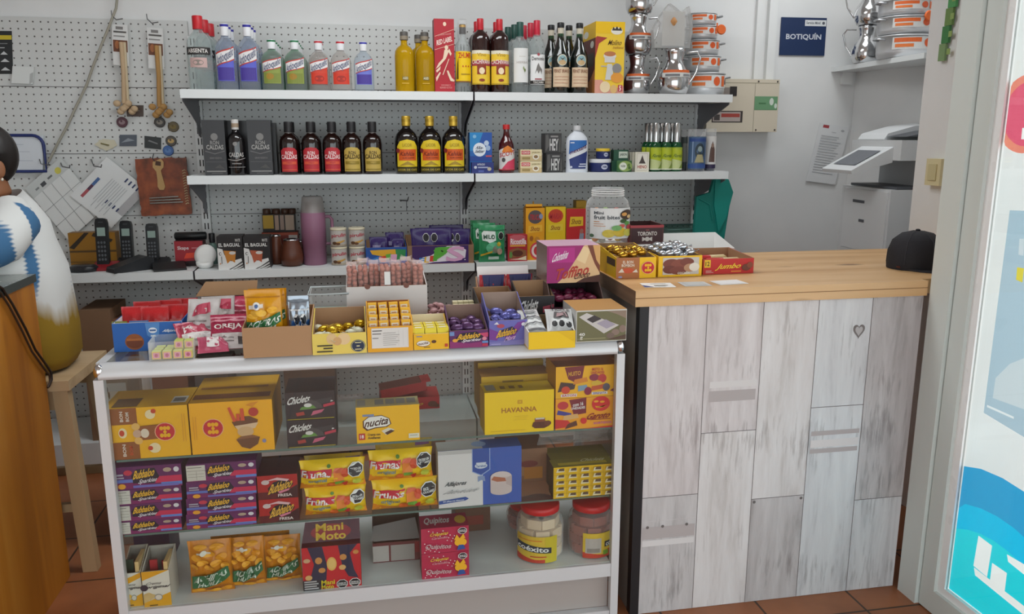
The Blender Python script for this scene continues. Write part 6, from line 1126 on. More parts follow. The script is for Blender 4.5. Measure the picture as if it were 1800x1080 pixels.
eng = [('r', .0, .3, .3, .45, '#5f6fb8'), ('r', .04, .62, .17, .70, '#a8a2b0'), ('r', .04, .5, .18, .56, '#a8a2b0'), ('e', .24, .75, .06, .12, '#c2344a'), ('e', .14, .14, .055, .12, '#e09a2a'), ('r', .3, .05, .95, .16, '#6a6ab4')]
def gumcol(xl, xr, tops, bases, who, kinds):
    z = ZBB
    for k in range(4):
        X, W, _ = span_px(xl, xr, tops[k], GY, z); yb = bases[k]
        zt = at((xl + xr) / 2, tops[k], Y=GY).z
        hh = max(.03, zt - z - .0008)
        carton('gum_carton', who % ('lowest', 'second from the bottom', 'third from the bottom', 'topmost')[k], 'box', xl, xr, tops[k], GY, z, .13, '#5f1f58', '#3f1a40', '#6a2a68', ga1 + (tbl if kinds[k] else eng), group='purple gum cartons', h=hh)
        z += hh + .0008
gumcol(195, 320, (914, 885, 858, 819), (0,) * 4, 'purple gum carton in the left stack, %s', (1, 1, 1, 0))
gumcol(327, 451, (901, 873, 844, 813), (0,) * 4, 'purple gum carton in the right stack, %s', (0, 0, 0, 1))
fr = [('r', 0, 0, 1, .3, '#5a1418'), ('p', [(.4, .0), (1, .0), (1, .55), (.7, .3)], '#3d1216'), ('p', [(.3, .2), (.75, .3), (.9, .6), (.7, .85), (.4, .7), (.25, .45)], '#241418'), ('t', 'Bubbaloo', .3, .34, .88, .72, '#d9a83a', .7, .2), ('p', [(.12, .75), (.5, .9), (.8, .8), (.75, .72), (.45, .8)], '#d9b0b4'), ('e', .2, .72, .1, .1, '#c9b6b4'), ('t', 'FRESA', .5, .08, .85, .2, '#dccfcb'), ('p', [(.5, .3), (.8, .42), (.78, .34), (.55, .22)], '#d27a94')]
X, W, HH = span_px(455, 526, 877, GY, ZBB)
for k in range(2):
    carton('gum_carton', ('red and black gum carton, lower of the pair beside the yellow packs', 'red and black gum carton, upper of the pair beside the yellow packs')[k], 'box', 455, 526, 877, GY, ZBB + (HH + .0008) * k, .13, '#a81f1c', '#5f1a1a', '#4a2226', fr, group='red gum cartons', h=HH, z0=ZBB)
fn = [('p', [(0, 0), (1, 0), (1, .2), (.5, .12), (0, .22)], '#e08a14'), ('p', [(.0, .43), (.48, .50), (.50, .76), (.44, .74), (.0, .70)], '#c8263a'), ('t', 'Frunas', .015, .47, .485, .72, '#efe6e6', .25, .05), ('t', 'original', .12, .26, .41, .42, '#6a8a8f', .2), ('e', .47, .18, .07, .1, '#d9661c'), ('r', .52, .3, .68, .66, '#e8873a'), ('p', [(.5, .62), (.68, .66), (.66, .78), (.54, .78)], '#dd6a4a'), ('p', [(.54, .2), (.68, .2), (.68, .34), (.54, .32)], '#6fae3c'), ('e', .70, .6, .06, .16, '#d2502c'), ('p', [(.64, .24), (.74, .3), (.72, .14), (.68, .1)], '#c2262c'), ('e', .88, .26, .07, .1, '#b9bf3a'), ('e', .45, .86, .03, .05, '#5f8a3c'), ('o', .865, .68, .115, .225, '#1e1a1e', 'EXCESO EN', 'AZUCARES')]
FRM_ = K('#efc414', .3)
hf = .0
z1a, z1b = ZBB, ZBB
X, W, H1 = span_px(527, 643, 862, GY, ZBB); X, W, H2 = span_px(648, 766, 848, GY, ZBB)
for k in range(2):
    bag('sweet_pack', ('yellow fruit-chew pack, bottom left of the block of four', 'yellow fruit-chew pack, top left of the block of four')[k], 'pack', 534 - 8 * k, 645 - 1 * k, 862, GY, ZBB + H1 * k, .06, FRM_, fn, 'yellow fruit-chew packs', crimp=.02, h=H1, wob=.5)
    bag('sweet_pack', ('yellow fruit-chew pack, bottom right of the block of four', 'yellow fruit-chew pack, top right of the block of four')[k], 'pack', 653 - 5 * k, 771 - 8 * k, 848, GY, ZBB + H2 * k, .06, FRM_, fn, 'yellow fruit-chew packs', crimp=.02, h=H2, wob=.5)
for k, (xl, xr, yt, lb) in enumerate(((535, 640, 805, 'yellow fruit-chew pack behind the left pair'), (660, 762, 778, 'yellow fruit-chew pack standing behind the right pair'))):
    bag('sweet_pack', lb, 'pack', xl, xr, yt, 2.29, ZBB, .06, K('#d9ae18', .3), [('r', .7, .9, .95, .95, '#8a5a8a')], 'yellow fruit-chew packs', crimp=.02)
carton('biscuit_carton', 'tall white and blue biscuit carton with a filled cookie pictured', 'box', 770, 917, 789, GY, ZBB, .07, '#3658a8', '#c9c7c6', '#4a66a8', [
    ('r', 0, 0, .53, 1, '#d3d0d0'), ('r', .0, .93, .45, 1, '#b5b3b2'), ('p', [(.40, 1), (.62, 1), (.62, .62), (.51, .52), (.40, .60)], '#8fa4cc'), ('p', [(.41, 1), (.61, 1), (.61, .63), (.51, .54), (.41, .61)], '#2c4f9a'), ('e', .51, .70, .075, .05, '#c9d0dc'), ('t', 'Terrabusi', .45, .675, .57, .72, '#3a5a94', .2), ('r', .45, .74, .57, .76, '#c9d0dc'), ('p', [(.47, .52), (.55, .52), (.56, .42), (.51, .45), (.47, .42)], '#7f93ba'),
    ('t', 'Alfajores', .08, .36, .33, .46, '#3f4a4e', .1, .15), ('t', 'Dulce de Leche', .1, .25, .48, .32, '#8d9294', .15, .3, 0), ('p', [(.0, .07), (.32, .11), (.36, .14), (.32, .175), (0, .13)], '#2f4f94'), ('t', '24 alfajores blancos', .05, .10, .30, .135, '#c9d0dc', .4), ('e', .75, .48, .13, .1, '#cdbfbd'), ('r', .62, .24, .88, .48, '#c4b4b1'), ('e', .75, .23, .13, .07, '#c4b4b1'), ('p', [(.63, .44), (.66, .5), (.8, .46), (.81, .40), (.7, .4)], '#a8644a'), ('p', [(.81, .46), (.88, .5), (.88, .3), (.81, .35)], '#b5a3a0')],
    [], [('r', 0, 0, .53, 1, '#b9b7b6'), ('e', .5, .5, .09, .3, '#8fa4cc')])
for k, (xl, xr, yt, Y, lb) in enumerate(((800, 870, 800, 2.40, 'brown carton behind the white and blue biscuit carton'), (880, 962, 790, 2.33, 'tan and red carton right of the biscuit carton, set back'), (700, 790, 800, 2.42, 'brown carton at the back of the lower glass shelf'))):
    carton('storage_carton', lb, 'box', xl, xr, yt, Y, ZBB, .12, '#8a6248', '#6d4c38', '#94694c', [('r', .1, .2, .5, .5, '#a87a50'), ('e', .6, .55, .2, .1, '#7a3a34'), ('r', .5, .1, .9, .45, '#b5762c')] if k == 1 else [])
sm = [('r', 0, 0, 1, 1, '#e2b414')]
for i in range(5):
    for j in range(5): sm += [('p', [(.04 + .2 * i, .04 + .2 * j), (.18 + .2 * i, .05 + .2 * j), (.17 + .2 * i, .15 + .2 * j), (.06 + .2 * i, .16 + .2 * j)], '#d9cda8'), ('p', [(.07 + .2 * i, .09 + .2 * j), (.17 + .2 * i, .08 + .2 * j), (.17 + .2 * i, .17 + .2 * j), (.09 + .2 * i, .16 + .2 * j)], '#5a4434')]
for k in range(5): sm += [('r', 0, .2 * k - .004, 1, .2 * k + .004, '#9a7a14'), ('r', .2 * k - .002, 0, .2 * k + .002, 1, '#9a7a14')]
o = carton('gum_carton', 'clear-wrapped yellow block of many tiny gum packs, right end of the lower shelf', 'box', 972.5, 1079, 819, GY, ZBB, .06, '#5f5430', '#4a4030', '#8f8438', sm, tart=[('r', .1, .2, .9, .5, '#c9b23a'), ('t', 'Chiclets', .5, .5, .9, .85, '#d9d3a8', 0, .2)])
carton('gum_carton', 'second block of tiny gum packs standing behind the yellow one', 'box', 968, 1072, 806, GY + .065, ZBB, .06, '#5f5430', '#4a4030', '#857a34')
carton('gum_carton', 'third block of tiny gum packs at the back', 'box', 964, 1066, 797, GY + .13, ZBB, .06, '#5f5430', '#4a4030', '#857a34')
bag('plastic_bag', 'crumpled clear plastic bag lying above the tiny gum packs', 'bag', 950, 1078, 760, 2.30, ZBB + .115, .09, film('crumpled_film', '#b5aaa4', .30, .2), wob=2.2, h=.09)
# case floor
ZF = .2164
for k, (xl, xr, yf, hd, ct, lb) in enumerate(((216, 250, 2.19, 1, '#2f4a3a', 'small yellow and white open carton with green packs on the case floor'), (250.5, 300, 2.178, 1, '#a82c30', 'yellow and white open carton with red packs, beside the small one on the case floor'))):
    o = tray('cream_carton', lb, 'box', xl, xr, 1008 - 4 * k, yf, ZF, .10, '#d9d3c6', K('#9a938a', .7), hb=.135, side='#cfc8ba', art=[('p', [(0, .8), (1, 1), (1, .85), (0, .62)] if not k else [(0, .75), (1, 1), (0, 1)], '#e0a01c'), ('p', [(0, 0), (1, 0), (1, .38), (0, .12)], '#dca01a'), ('p', [(0, .1), (.5, .3), (.2, .42), (0, .36)], '#e6bb54'), ('t', 'Crema', .15, .62, .7, .70, '#5f5a58', 0, .2, 0), ('t', 'original', .12, .50, .95, .60, '#3f3a3a', 0, .2), ('e', .55, .26, .15, .09, '#8a8478'), ('e', .55, .26, .12, .07, '#cfc8b8'), ('e', .06, .55, .14, .09, '#3a2f38'), ('r', .2, .03, .5, .06, '#5f4a20')])
    MB().box(-.02, .0, .03, .035, .004, .125, K(ct, .4)).box(.006, .016, .05, .055, .004, .11, K(ct, .4)).build('upright_pack', o)
    W = o['dims'][0]
    MB().box(W / 2 - .014, W / 2 - .004, .006, .08, .004, .13, K('#d2b27a', .5)).build('side_wing', o)
SNK = K('#e08f12', .4)
for k, (xl, xr, yt, yb, lb) in enumerate(((329, 408, 956, 1048, 'clear bag of yellow corn snacks on the case floor, left of three'), (402, 465, 951, 1036, 'clear bag of yellow corn snacks on the case floor, middle of three'), (462, 529, 948, 1027, 'clear bag of yellow corn snacks on the case floor, right of three'))):
    Y = max(2.186, at((xl + xr) / 2, yb, Z=ZF).y)
    o = bag('corn_snack_bag', lb, 'bag', xl, xr, yt, Y, ZF, .05, K('#c87a0e', .3), [('e', .2, .72, .13, .055, '#e09a1c'), ('e', .5, .78, .15, .05, '#e8a526'), ('e', .78, .72, .13, .06, '#d98f14'), ('e', .35, .64, .14, .05, '#eaa82c'), ('e', .66, .63, .13, .05, '#e39c1e'), ('e', .3, .9, .16, .04, '#e09a1c'), ('e', .68, .9, .17, .045, '#dd9418'), ('e', .15, .58, .1, .05, '#e8a526'), ('e', .86, .56, .1, .06, '#e39c1e'), ('e', .5, .56, .12, .05, '#eaa82c'), ('r', .22, .80, .55, .83, '#d9cdbd'), ('e', .38, .82, .07, .04, '#dcd6c8'), ('e', .2, .1, .16, .05, '#e09a1c'), ('e', .55, .08, .18, .05, '#e8a526'), ('e', .85, .12, .12, .05, '#d98f14'),
        ('p', [(.06, .16), (.4, .18), (.75, .25), (.97, .36), (.94, .56), (.72, .50), (.4, .43), (.08, .42)], '#2f6b44'), ('t', 'ACHIRAS', .14, .345, .92, .455, '#d3dbce', 1.1, .1), ('t', 'HUILA', .22, .225, .80, .325, '#d3dbce', .9, .1)], 'bags of yellow corn snacks', wob=.8, crimp=.05, h=at((xl + xr) / 2, yt, Y=Y).z - ZF)
bag('corn_snack_bag', 'yellow snack bag lying behind the three bags on the case floor', 'bag', 370, 510, 945, 2.26, ZF, .05, K('#b5720e', .3), [('e', .5, .8, .2, .08, '#c9861a')], 'bags of yellow corn snacks', wob=.8)
mm = [('p', [(.1, 1), (.35, 1), (.42, .55), (.38, .0), (.12, .25), (.2, .6)], '#2c2a44'), ('p', [(.62, 1), (.95, 1), (.82, .8), (.88, .4), (.95, .2), (.78, .25), (.68, .5)], '#2c2a44'), ('e', .5, .58, .085, .16, '#dcae5a'), ('e', .505, .58, .06, .12, '#e3bb70'), ('e', .28, .68, .06, .08, '#c98a4a'), ('e', .70, .72, .06, .07, '#c98a4a'), ('e', .68, .48, .06, .06, '#d9a86a'), ('e', .33, .45, .06, .06, '#c98a4a'), ('e', .08, .70, .06, .05, '#c9a07a'), ('e', .1, .3, .06, .06, '#d9a86a'), ('e', .92, .82, .05, .05, '#c98a4a'), ('r', 0, 0, .3, .24, '#2a2a30')] + [('r', .02, .03 + .055 * k, .26 - .03 * (k % 2), .06 + .055 * k, '#b5b3b4') for k in range(4)] + [('t', 'Mani', .31, .11, .54, .22, '#d9c42a'), ('t', 'Moto', .31, .01, .52, .11, '#d9c42a'), ('o', .665, .10, .09, .095, '#211d20', 'EXCESO EN', 'SODIO'), ('o', .885, .11, .09, .095, '#211d20', 'EXCESO EN', 'GRASAS')]
o = carton('peanut_carton', 'red and navy peanut carton with raised header flap', 'box', 531, 635, 960, 2.182, ZF, .075, '#c0222a', '#54202a', '#5a2028', mm)
W, d, HH = o['dims']
MB().prism([(-W / 2, 0), (W / 2, 0), (W / 2, .058), (-W / 2 + .01, .058)], 'y', 0, .002, K('#4a1c2c', .4)).art(flat((-W / 2, 0, 0), (W, 0, 0), (0, 0, .058)), [('e', .5, .45, .35, .4, '#8a2228'), ('t', 'Mani', .24, .5, .72, .88, '#c9a42a'), ('t', 'Moto', .24, .06, .76, .46, '#c9a42a')]).build('header_flap', o, loc=(0, .028, HH + .0005), rot=(-.5, 0, 0))
o = tray('shipping_carton', 'open brown carton lying on the case floor with a white paper label', 'carton', 655, 741, 962, 2.30, ZF, .15, '#6d2f30', K('#6a5446', .8), hb=.12, side='#5a4038', art=[('r', .0, .05, .33, .85, '#b5aca6'), ('r', .37, .05, .86, .85, '#a39a94'), ('r', .87, .4, .98, .95, '#8a2a2a')], hf=.065, rz=-.02)
MB().prism([(-.08, 0), (.07, 0), (.06, .07), (-.07, .05)], 'y', 0, .002, K('#8a8280', .6)).build('flap', o, loc=(0, .01, .067), rot=(-.9, 0, 0))
qa = [('e', .07 + .86 * ((k * 37) % 29) / 29, .06 + .88 * ((k * 17) % 23) / 23, .012, .02, '#e6dcdc') for k in range(30)] + [('t', 'Crispetas', .18, .70, .56, .86, '#d9b03a', .25, .1), ('t', 'Caramelo', .22, .60, .56, .69, '#c98a94', .2, .1), ('t', 'Quipitos', .08, .16, .62, .40, '#e8e4e4', -.2, .1), ('e', .82, .40, .13, .16, '#e0a82a'), ('p', [(.68, .5), (.74, .72), (.8, .56), (.88, .74), (.92, .55)], '#e0a82a'), ('p', [(.74, .1), (.92, .12), (.88, .3), (.78, .3)], '#34508f'), ('o', .86, .86, .09, .12, '#26181c', 'EXCESO EN', 'AZUCARES')]
X, W, HH = span_px(741, 825, 972, 2.18, ZF)
for k in range(2):
    carton('popping_candy_carton', ('pink-red popping candy carton, lower of the stacked pair', 'pink-red popping candy carton, upper of the stacked pair')[k], 'box', 741, 825, 972, 2.18, ZF + (HH + .001) * k, .085, '#b8264a', '#7a1f34', '#9a2a48', qa, group='popping candy cartons', h=HH, z0=ZF, tart=[('t', 'Quipitos', .08, .2, .62, .8, '#cfc6c8', 0, .1), ('e', .85, .5, .12, .3, '#c9a03a')] if k else [])
def spread_jar(xp, yt, yb, rpx, lb, kind, Yover=None):
    Y = Yover or at(xp, yb, Z=ZF).y + .075; q = at(xp, yt, Y=Y); h = q.z - ZF; ym = pj(q.x, Y, ZF + h / 2)[1]; r = at(xp + rpx, ym, Y=Y).x - at(xp, ym, Y=Y).x
    o = empty('sweet_jar', lb, 'jar', (at(xp, ym, Y=Y).x, Y, ZF), 0, 'red-lidded sweet jars')
    MB().lathe([(r * .85, 0), (r * .98, .012), (r, h * .2), (r, h * .62), (r * .94, h * .74), (r * .76, h * .84), (r * .74, h * .87)], PLASTIC, 28).build('jar_body', o)
    MB().lathe([(r * .80, h * .872), (r * .82, h * .88), (r * .82, h * .985), (r * .76, h), (.0001, h)], K('#c21f22', .35), 28).build('lid', o)
    fill = K('#cdb596', .6) if kind == 0 else K('#8f4a3c', .5)
    mb = MB()
    for lv in range(4):
        for i in range(8):
            a = 2 * PI * i / 8 + lv * .35
            c, s_ = math.cos(a), math.sin(a); rr_ = r * (.68 if lv < 3 else .55)
            M = Matrix.Translation((c * rr_, s_ * rr_, .008 + h * .185 * lv)) @ Matrix.Rotation(a, 4, 'Z')
            mb.box(-r * .22, r * .22, -r * .29, r * .29, 0, h * .175, fill, M=M)
    tag(mb.build('wafer_filling', o), kind='stuff')
    MB().art(wrap(r * 1.006, h * .02, h * .52, 1.9, a0=-.42 if kind == 0 else .35), [('r', 0, 0, 1, 1, '#d9b73a'), ('p', [(0, 0), (1, 0), (1, .16), (.5, .12), (0, .24)], '#c2402c'), ('r', .72, .0, 1, 1, '#c9b42c') if kind == 0 else ('r', .06, .2, .42, .8, '#b5ada6'), ('p', [(.02, .46), (.86, .36), (.86, .58), (.02, .74)] if kind == 0 else [(.5, .42), (1, .40), (1, .66), (.5, .64)], '#23303c'), ('t', 'coéxito', .06 if kind == 0 else .53, .44, .80 if kind == 0 else .99, .63, '#e3e6e4', -.35 if kind == 0 else 0)] + ([('r', .4, .22, .75, .26, '#c2402c'), ('r', .1, .84, .65, .87, '#d9742c')] if kind == 0 else [('r', .1, .24, .38, .4, '#8d867f'), ('e', .62, .22, .12, .1, '#c2342c'), ('r', .46, .12, .6, .3, '#6f9a2c')]), seg=12).build('label', o)
spread_jar(949, 882, 993, 40, 'red-lidded jar of cream wafer blocks, front left of the jars on the case floor', 0)
spread_jar(1038, 879, 985, 38, 'red-lidded jar of reddish wafer blocks, at the right end of the case floor', 1)
spread_jar(925, 884, 945, 34, 'red-lidded jar standing behind the cream wafer jar', 1, 2.46)
carton('storage_carton', 'dim brown carton at the back of the case floor, behind the open carton', 'box', 800, 862, 880, 2.45, ZF, .12, '#6d4a38', '#5a3c2e', '#7a543e', [('r', .2, .2, .8, .5, '#8a3a2c')])
carton('storage_carton', 'dark carton at the left back of the case floor', 'box', 236, 300, 940, 2.42, ZF, .12, '#3a2a4c', '#2e2440', '#453252', h=.17)

# ------------------------------------------------------------------ things on the back wall
PY = 4.1155
def wallpt(x, y): return at(x, y, Y=PY)
def sheet(name, label, cat, quad, art, col=WHITE, y=PY, t=.002, group=None):
    """flat sheet hanging in the wall plane: quad = bottom-left, bottom-right, top-left photo points"""
    bl, br, tl = (at(*p, Y=y) for p in quad); u = br - bl; v = tl - bl; n = Vector((0, -1, 0))
    mb = MB(); p = [Vector((0, 0, 0)), u, u + v, v]
    back = [q + Vector((0, t, 0)) for q in p]
    mb.add(p + back, [(0, 1, 2, 3), (7, 6, 5, 4), (0, 4, 5, 1), (1, 5, 6, 2), (2, 6, 7, 3), (3, 7, 4, 0)], col)
    mb.art(flat((0, 0, 0), u, v, n), art)
    return tag(mb.build(name, loc=bl), label, cat, group)
GRD = K('#8f9292', .6)
cal = [('r', 0, .80, 1, 1, '#c9ccca'), ('e', .78, .88, .07, .05, '#d3c95a'), ('r', .3, .84, .42, .9, '#4a4d50'), ('r', .15, .86, .24, .89, '#8a8d8d'), ('r', .5, .87, .62, .9, '#6d7070')] + [('r', .25 * k - .004, 0, .25 * k + .004, .8, GRD) for k in (1, 2, 3)] + [('r', 0, .27 * k - .003, 1, .27 * k + .003, GRD) for k in (1, 2)]
sheet('wall_calendar', 'large white grid calendar sheet hanging askew, left one of two', 'calendar', ((120, 422), (181, 369), (44, 331)), cal, K('#dfe0de', .6), y=4.096)
sheet('price_sheet', 'white price sheet with small blue bars hanging askew, right one of two', 'paper', ((196, 401), (260, 334), (123, 344)), [('r', .30, .0, .95, .16, '#b5b3b4')] + [('r', .3 + .1 * k, .9 - .0 * k, .36 + .1 * k, .96, '#8d9092') for k in range(0)] + [('r', .12, .80, .3, .86, '#b0565c'), ('r', .3, .80, .42, .86, '#5a3a50'), ('r', .42, .80, .6, .86, '#4a6a9c')] + [('r', .84 - .0, .14 + .09 * k, .93, .17 + .09 * k, '#3a4468') for k in range(4)] + [('r', .30, .14 + .09 * k, .38, .17 + .09 * k, '#3a4468') for k in range(4)] + [('r', .1 + .12 * (k % 2), .28 + .05 * k, .75, .29 + .05 * k, '#b5b7b8') for k in range(8)], K('#e3e4e3', .6), y=4.088)
o = sheet('whiteboard', 'small white board with navy rim behind the person', 'whiteboard', ((-40, 302), (75, 302), (-40, 238)), [('r', .3, .3, .85, .31, '#a3aab8'), ('r', .35, .55, .8, .56, '#a3aab8'), ('r', .3, .75, .7, .76, '#a3aab8')], K('#d6dae0', .35), y=4.10, t=.012)
bl, tr = at(-40, 302, Y=4.10) - o.location, at(75, 238, Y=4.10) - o.location
rr_ = .045
pts = [(0, 0, 0), (tr.x, 0, 0)] + [(tr.x - rr_ + rr_ * math.sin(a), 0, tr.z - rr_ + rr_ * math.cos(a)) for a in [PI / 2 * (1 - i / 5) for i in range(6)]] + [(0, 0, tr.z)]
MB().tube([(p[0], -.003, p[2]) for p in pts], .0075, K('#23306a', .4), 6).build('rim', o)
o = sheet('wall_notice', 'black notice with a yellow strip at the left edge of the panel', 'notice', ((-30, 130), (23, 130), (-33, 54)), [('r', 0, .80, .99, .90, '#c9b42c'), ('r', .1, .6, .75, .62, '#b5b7b7'), ('r', .3, .7, .85, .715, '#8d9090'), ('p', [(.6, .45), (.72, .53), (.85, .45)], '#c9cccc'), ('p', [(.6, .28), (.75, .36), (.9, .28)], '#c9cccc'), ('p', [(.6, .08), (.75, .16), (.92, .08)], '#c9cccc')], K('#26282a', .5))
sheet('paper_holder', 'small white paper pad under the black notice', 'paper', ((20, 146), (57, 148), (22, 116)), [('p', [(.85, 0), (1, .1), (1, .7), (.85, .6)], '#b5b7b5')], K('#dcdedc', .6), t=.014, y=4.10)
for k, (bx_, lb, tone) in enumerate((((208, 120, 36), 'hanging card with a long pale braided cord, left one of two', '#c4a886'), ((270, 127, 34), 'hanging card with a long tan braided cord, right one of two', '#b58a52'))):
    x0 = bx_[0]; dx = 16
    y0 = 44 if k == 0 else 50
    o = empty('cord_pack', lb, 'pack', at(x0, y0, Y=4.085), 0, 'hanging braided cords')
    tr_, br_ = at(x0 + dx, y0, Y=4.085) - o.location, at(x0 + dx + 3, y0 + 72, Y=4.085) - o.location
    tl_, bl_ = at(x0 - dx + 4, y0 - 2, Y=4.085) - o.location, at(x0 - dx + 7, y0 + 70, Y=4.085) - o.location
    fm = flat(bl_, br_ - bl_, tl_ - bl_, (0, -1, 0))
    mb = MB().add([bl_, br_, tr_, tl_] + [p + Vector((0, .001, 0)) for p in (bl_, br_, tr_, tl_)], [(0, 1, 2, 3), (7, 6, 5, 4)], K('#dcdcda', .5))
    mb.art(fm, [('r', .05, .33, .95, .62, '#6d3f28'), ('e', .3, .5, .14, .1, '#a8683c'), ('e', .7, .45, .14, .12, '#b57a4a'), ('r', .1, .80, .9, .84, '#55524f'), ('r', .25, .88, .7, .95, '#7d7a78'), ('r', .1, .7, .8, .73, '#8d8a88')]); mb.build('header_card', o)
    e0, e1 = at(x0 + 5, y0 + 30, Y=4.07) - o.location, at(x0 + 10, y0 + 138, Y=4.07) - o.location
    CRD = K(tone, .7)
    mb = MB()
    mb.tube([e0, e0.lerp(e1, .5) + Vector((.004, 0, 0)), e1], .010, CRD, 8).tube([e0 + Vector((.012, .006, 0)), e1 + Vector((.016, .006, .01))], .007, K('#cdbb9c', .7), 8)
    for j in range(7): mb.ball(e1 + Vector((-.03 + .012 * j, .004 * (j % 2), -.012 * ((j * 3) % 4))), .017, .012, .015, CRD, 8, 6)
    mb.build('braided_cord', o)
    hk = at(x0 - 5, y0 - 8, Y=4.09) - o.location
    MB().tube([Vector((hk.x - .02, .03, hk.z + .045)), Vector((hk.x - .012, .0, hk.z + .02)), Vector((hk.x + .01, -.02, hk.z)), Vector((hk.x + .04, -.03, hk.z + .004))], .0025, K('#8a8a8c', .3, .8), 6).build('wire_hook', o)
# sagging cord on the left of the panel
pts = [at(x, y, Y=4.10 - d) for x, y, d in ((207, -12, 0), (204, 15, .01), (192, 46, .03), (180, 75, .03), (163, 118, .02), (152, 150, .015), (135, 185, .01), (118, 222, .01), (100, 255, .01), (85, 285, .005))]
tag(MB().tube(pts, .0058, K('#a09c8e', .7), 8).build('hanging_cord'), 'grey-beige cord running diagonally down the perforated panel', 'cord')
for k, (xa, ya, xb, yb, c, art, lb) in enumerate(((223, 185, 252, 205, '#4f4038', [('p', [(.2, .3), (.8, .5), (.6, .7), (.3, .6)], '#7d7468')], 'brown picture magnet under the left braided cord'), (210, 237, 240, 257, '#565c66', [('p', [(.1, .3), (.9, .5), (.5, .7)], '#8d949c')], 'grey-blue picture magnet, left of the lower two'), (254, 239, 283, 260, '#2c3030', [('p', [(.2, .6), (.8, .4), (.8, .5), (.3, .7)], '#7d7f80')], 'black picture magnet, right of the lower two'))):
    sheet('fridge_magnet', lb, 'magnet', ((xa, yb), (xb, yb + (3 if k == 2 else 0)), (xa, ya)), art, K(c, .4), y=4.113, t=.004)
for k, (x, y, c1, c2, lb) in enumerate(((215, 215, '#55303a', '#8a7478', 'round maroon magnet, upper left of the round ones'), (281, 215, '#38332e', '#8d8478', 'round black and white magnet, upper middle'), (305, 223, '#5a4a24', '#7d6a34', 'round olive-gold magnet, upper right'), (301, 248, '#4a4238', '#c9a86a', 'round black and gold magnet'), (296, 265, '#3a62a0', '#5f86bc', 'round bright blue magnet, lowest of the round ones'))):
    q = at(x, y, Y=4.112); M = Matrix.Rotation(PI / 2, 4, 'X')
    tag(MB().lathe([(.024, 0), (.0245, .004), (.022, .006)], K(c1, .35), 20, M=M).art(flat((-.024, -.006, -.024), (.048, 0, 0), (0, 0, .048)), [('e', .5, .5, .3, .22, c2), ('e', .45, .6, .1, .1, c1)]).build('fridge_magnet', loc=q), lb, 'magnet')
tag(MB().box(-.03, .03, 0, .003, -.02, .02, K('#c9c2a8', .6)).prism([(-.05, 0), (-.01, .025), (.04, .02), (.05, -.005), (0, -.03)], 'y', -.002, -.0002, K('#cfc8b0', .6)).tube([(-.02, -.004, .005), (.015, -.006, -.004)], .003, K('#7d7448', .6), 6).build('paper_flower', loc=at(186, 254, Y=4.113)), 'pale paper flower pinned on the panel above the calendars', 'decoration')
# copper plaque with bottle opener
bl, br, tl = at(249, 380, Y=4.07), at(337, 376, Y=4.07), at(237, 280, Y=4.07)
def m_copper(nt, b, co):
    n = N(nt, 'TexNoise', i_Scale=18.0, i_Detail=6.0); nt.links.new(co.outputs['Object'], n.inputs['Vector'])
    r = ramp(nt, (.3, '#5a2f1c'), (.5, '#8a4426'), (.72, '#a8582e')); nt.links.new(n.outputs['Fac'], r.inputs[0]); nt.links.new(r.outputs[0], b.inputs['Base Color'])
COPPER = nodes_mat('aged_leather_copper', m_copper, .5)
o = empty('leather_plaque', 'copper-brown leather plaque with stitched edges hanging by the shelf', 'plaque', bl)
u, v = br - bl, tl - bl; rnd = random.Random(4); outl = []
for a, b_ in (((0, 0), (1, 0)), ((1, 0), (1, 1)), ((1, 1), (0, 1)), ((0, 1), (0, 0))):
    for i in range(14):
        t = i / 14; j = .012 * rnd.uniform(-1, 1) * (1 if i else 0)
        outl.append((a[0] + (b_[0] - a[0]) * t + (j if a[0] == b_[0] else 0), a[1] + (b_[1] - a[1]) * t + (j if a[1] == b_[1] else 0)))
P3 = [u * p[0] + v * p[1] for p in outl]
MB().prism([(p.x, p.z) for p in P3], 'y', 0, .012, COPPER).build('leather_board', o)
mb = MB()
for k in range(14):
    p = u * .93 + v * (.18 + .045 * k); mb.tube([p + Vector((-.006, -.002, 0)), p + Vector((.006, -.005, .006)), p + Vector((.008, -.002, .002))], .0025, K('#c9b08a', .7), 5)
mb.build('lacing', o)
mb = MB(); p = u * .42 + v * .62
oc = [(-.004, .09), (.018, .10), (.03, .085), (.028, .06), (.014, .045), (.022, .0), (.028, -.03), (.02, -.045), (.002, -.045), (-.006, -.03), (-.004, .0), (-.006, .04), (-.02, .06), (-.018, .085)]
mb.prism([(p.x + a, p.z + b_) for a, b_ in oc], 'y', -.008, -.001, K('#c29a62', .45)); mb.build('bottle_opener', o)
MB().prism([(p.x - .008, p.z + .07), (p.x + .016, p.z + .066), (p.x + .018, p.z + .085), (p.x - .004, p.z + .09)], 'y', -.0095, -.0082, K('#4a2a1a', .5)).build('opener_slot', o)
mb = MB()
for k in range(3):
    a, b_ = u * .2 + v * (.22 + .045 * k), u * (.86 - .04 * k) + v * (.22 + .05 * k); mb.tube([a + Vector((0, -.006, 0)), b_ + Vector((0, -.006, 0))], .004, K('#b5b0a8', .25, .8), 6)
mb.build('metal_bar', o)
hk = at(268, 279, Y=4.06)
MB().tube([hk - bl + Vector((-.005, .05, .02)), hk - bl + Vector((0, 0, .0)), hk - bl + Vector((.012, -.012, -.012))], .002, K('#5a5a5c', .4, .7), 5).build('wire_hook', o)
for x, y in ((68, 276), (105, 281), (160, 280)):
    a = at(x, y, Y=4.115); tag(MB().tube([a, a + Vector((.02, -.04, -.03)), a + Vector((.06, -.07, -.035)), a + Vector((.065, -.075, -.022))], .0025, K('#77787a', .35, .7), 6).build('panel_hook', loc=(0, 0, 0)), 'thin wire hook in the perforated panel above the calendars, %s' % {68: 'left', 105: 'middle', 160: 'right'}[x], 'hook')
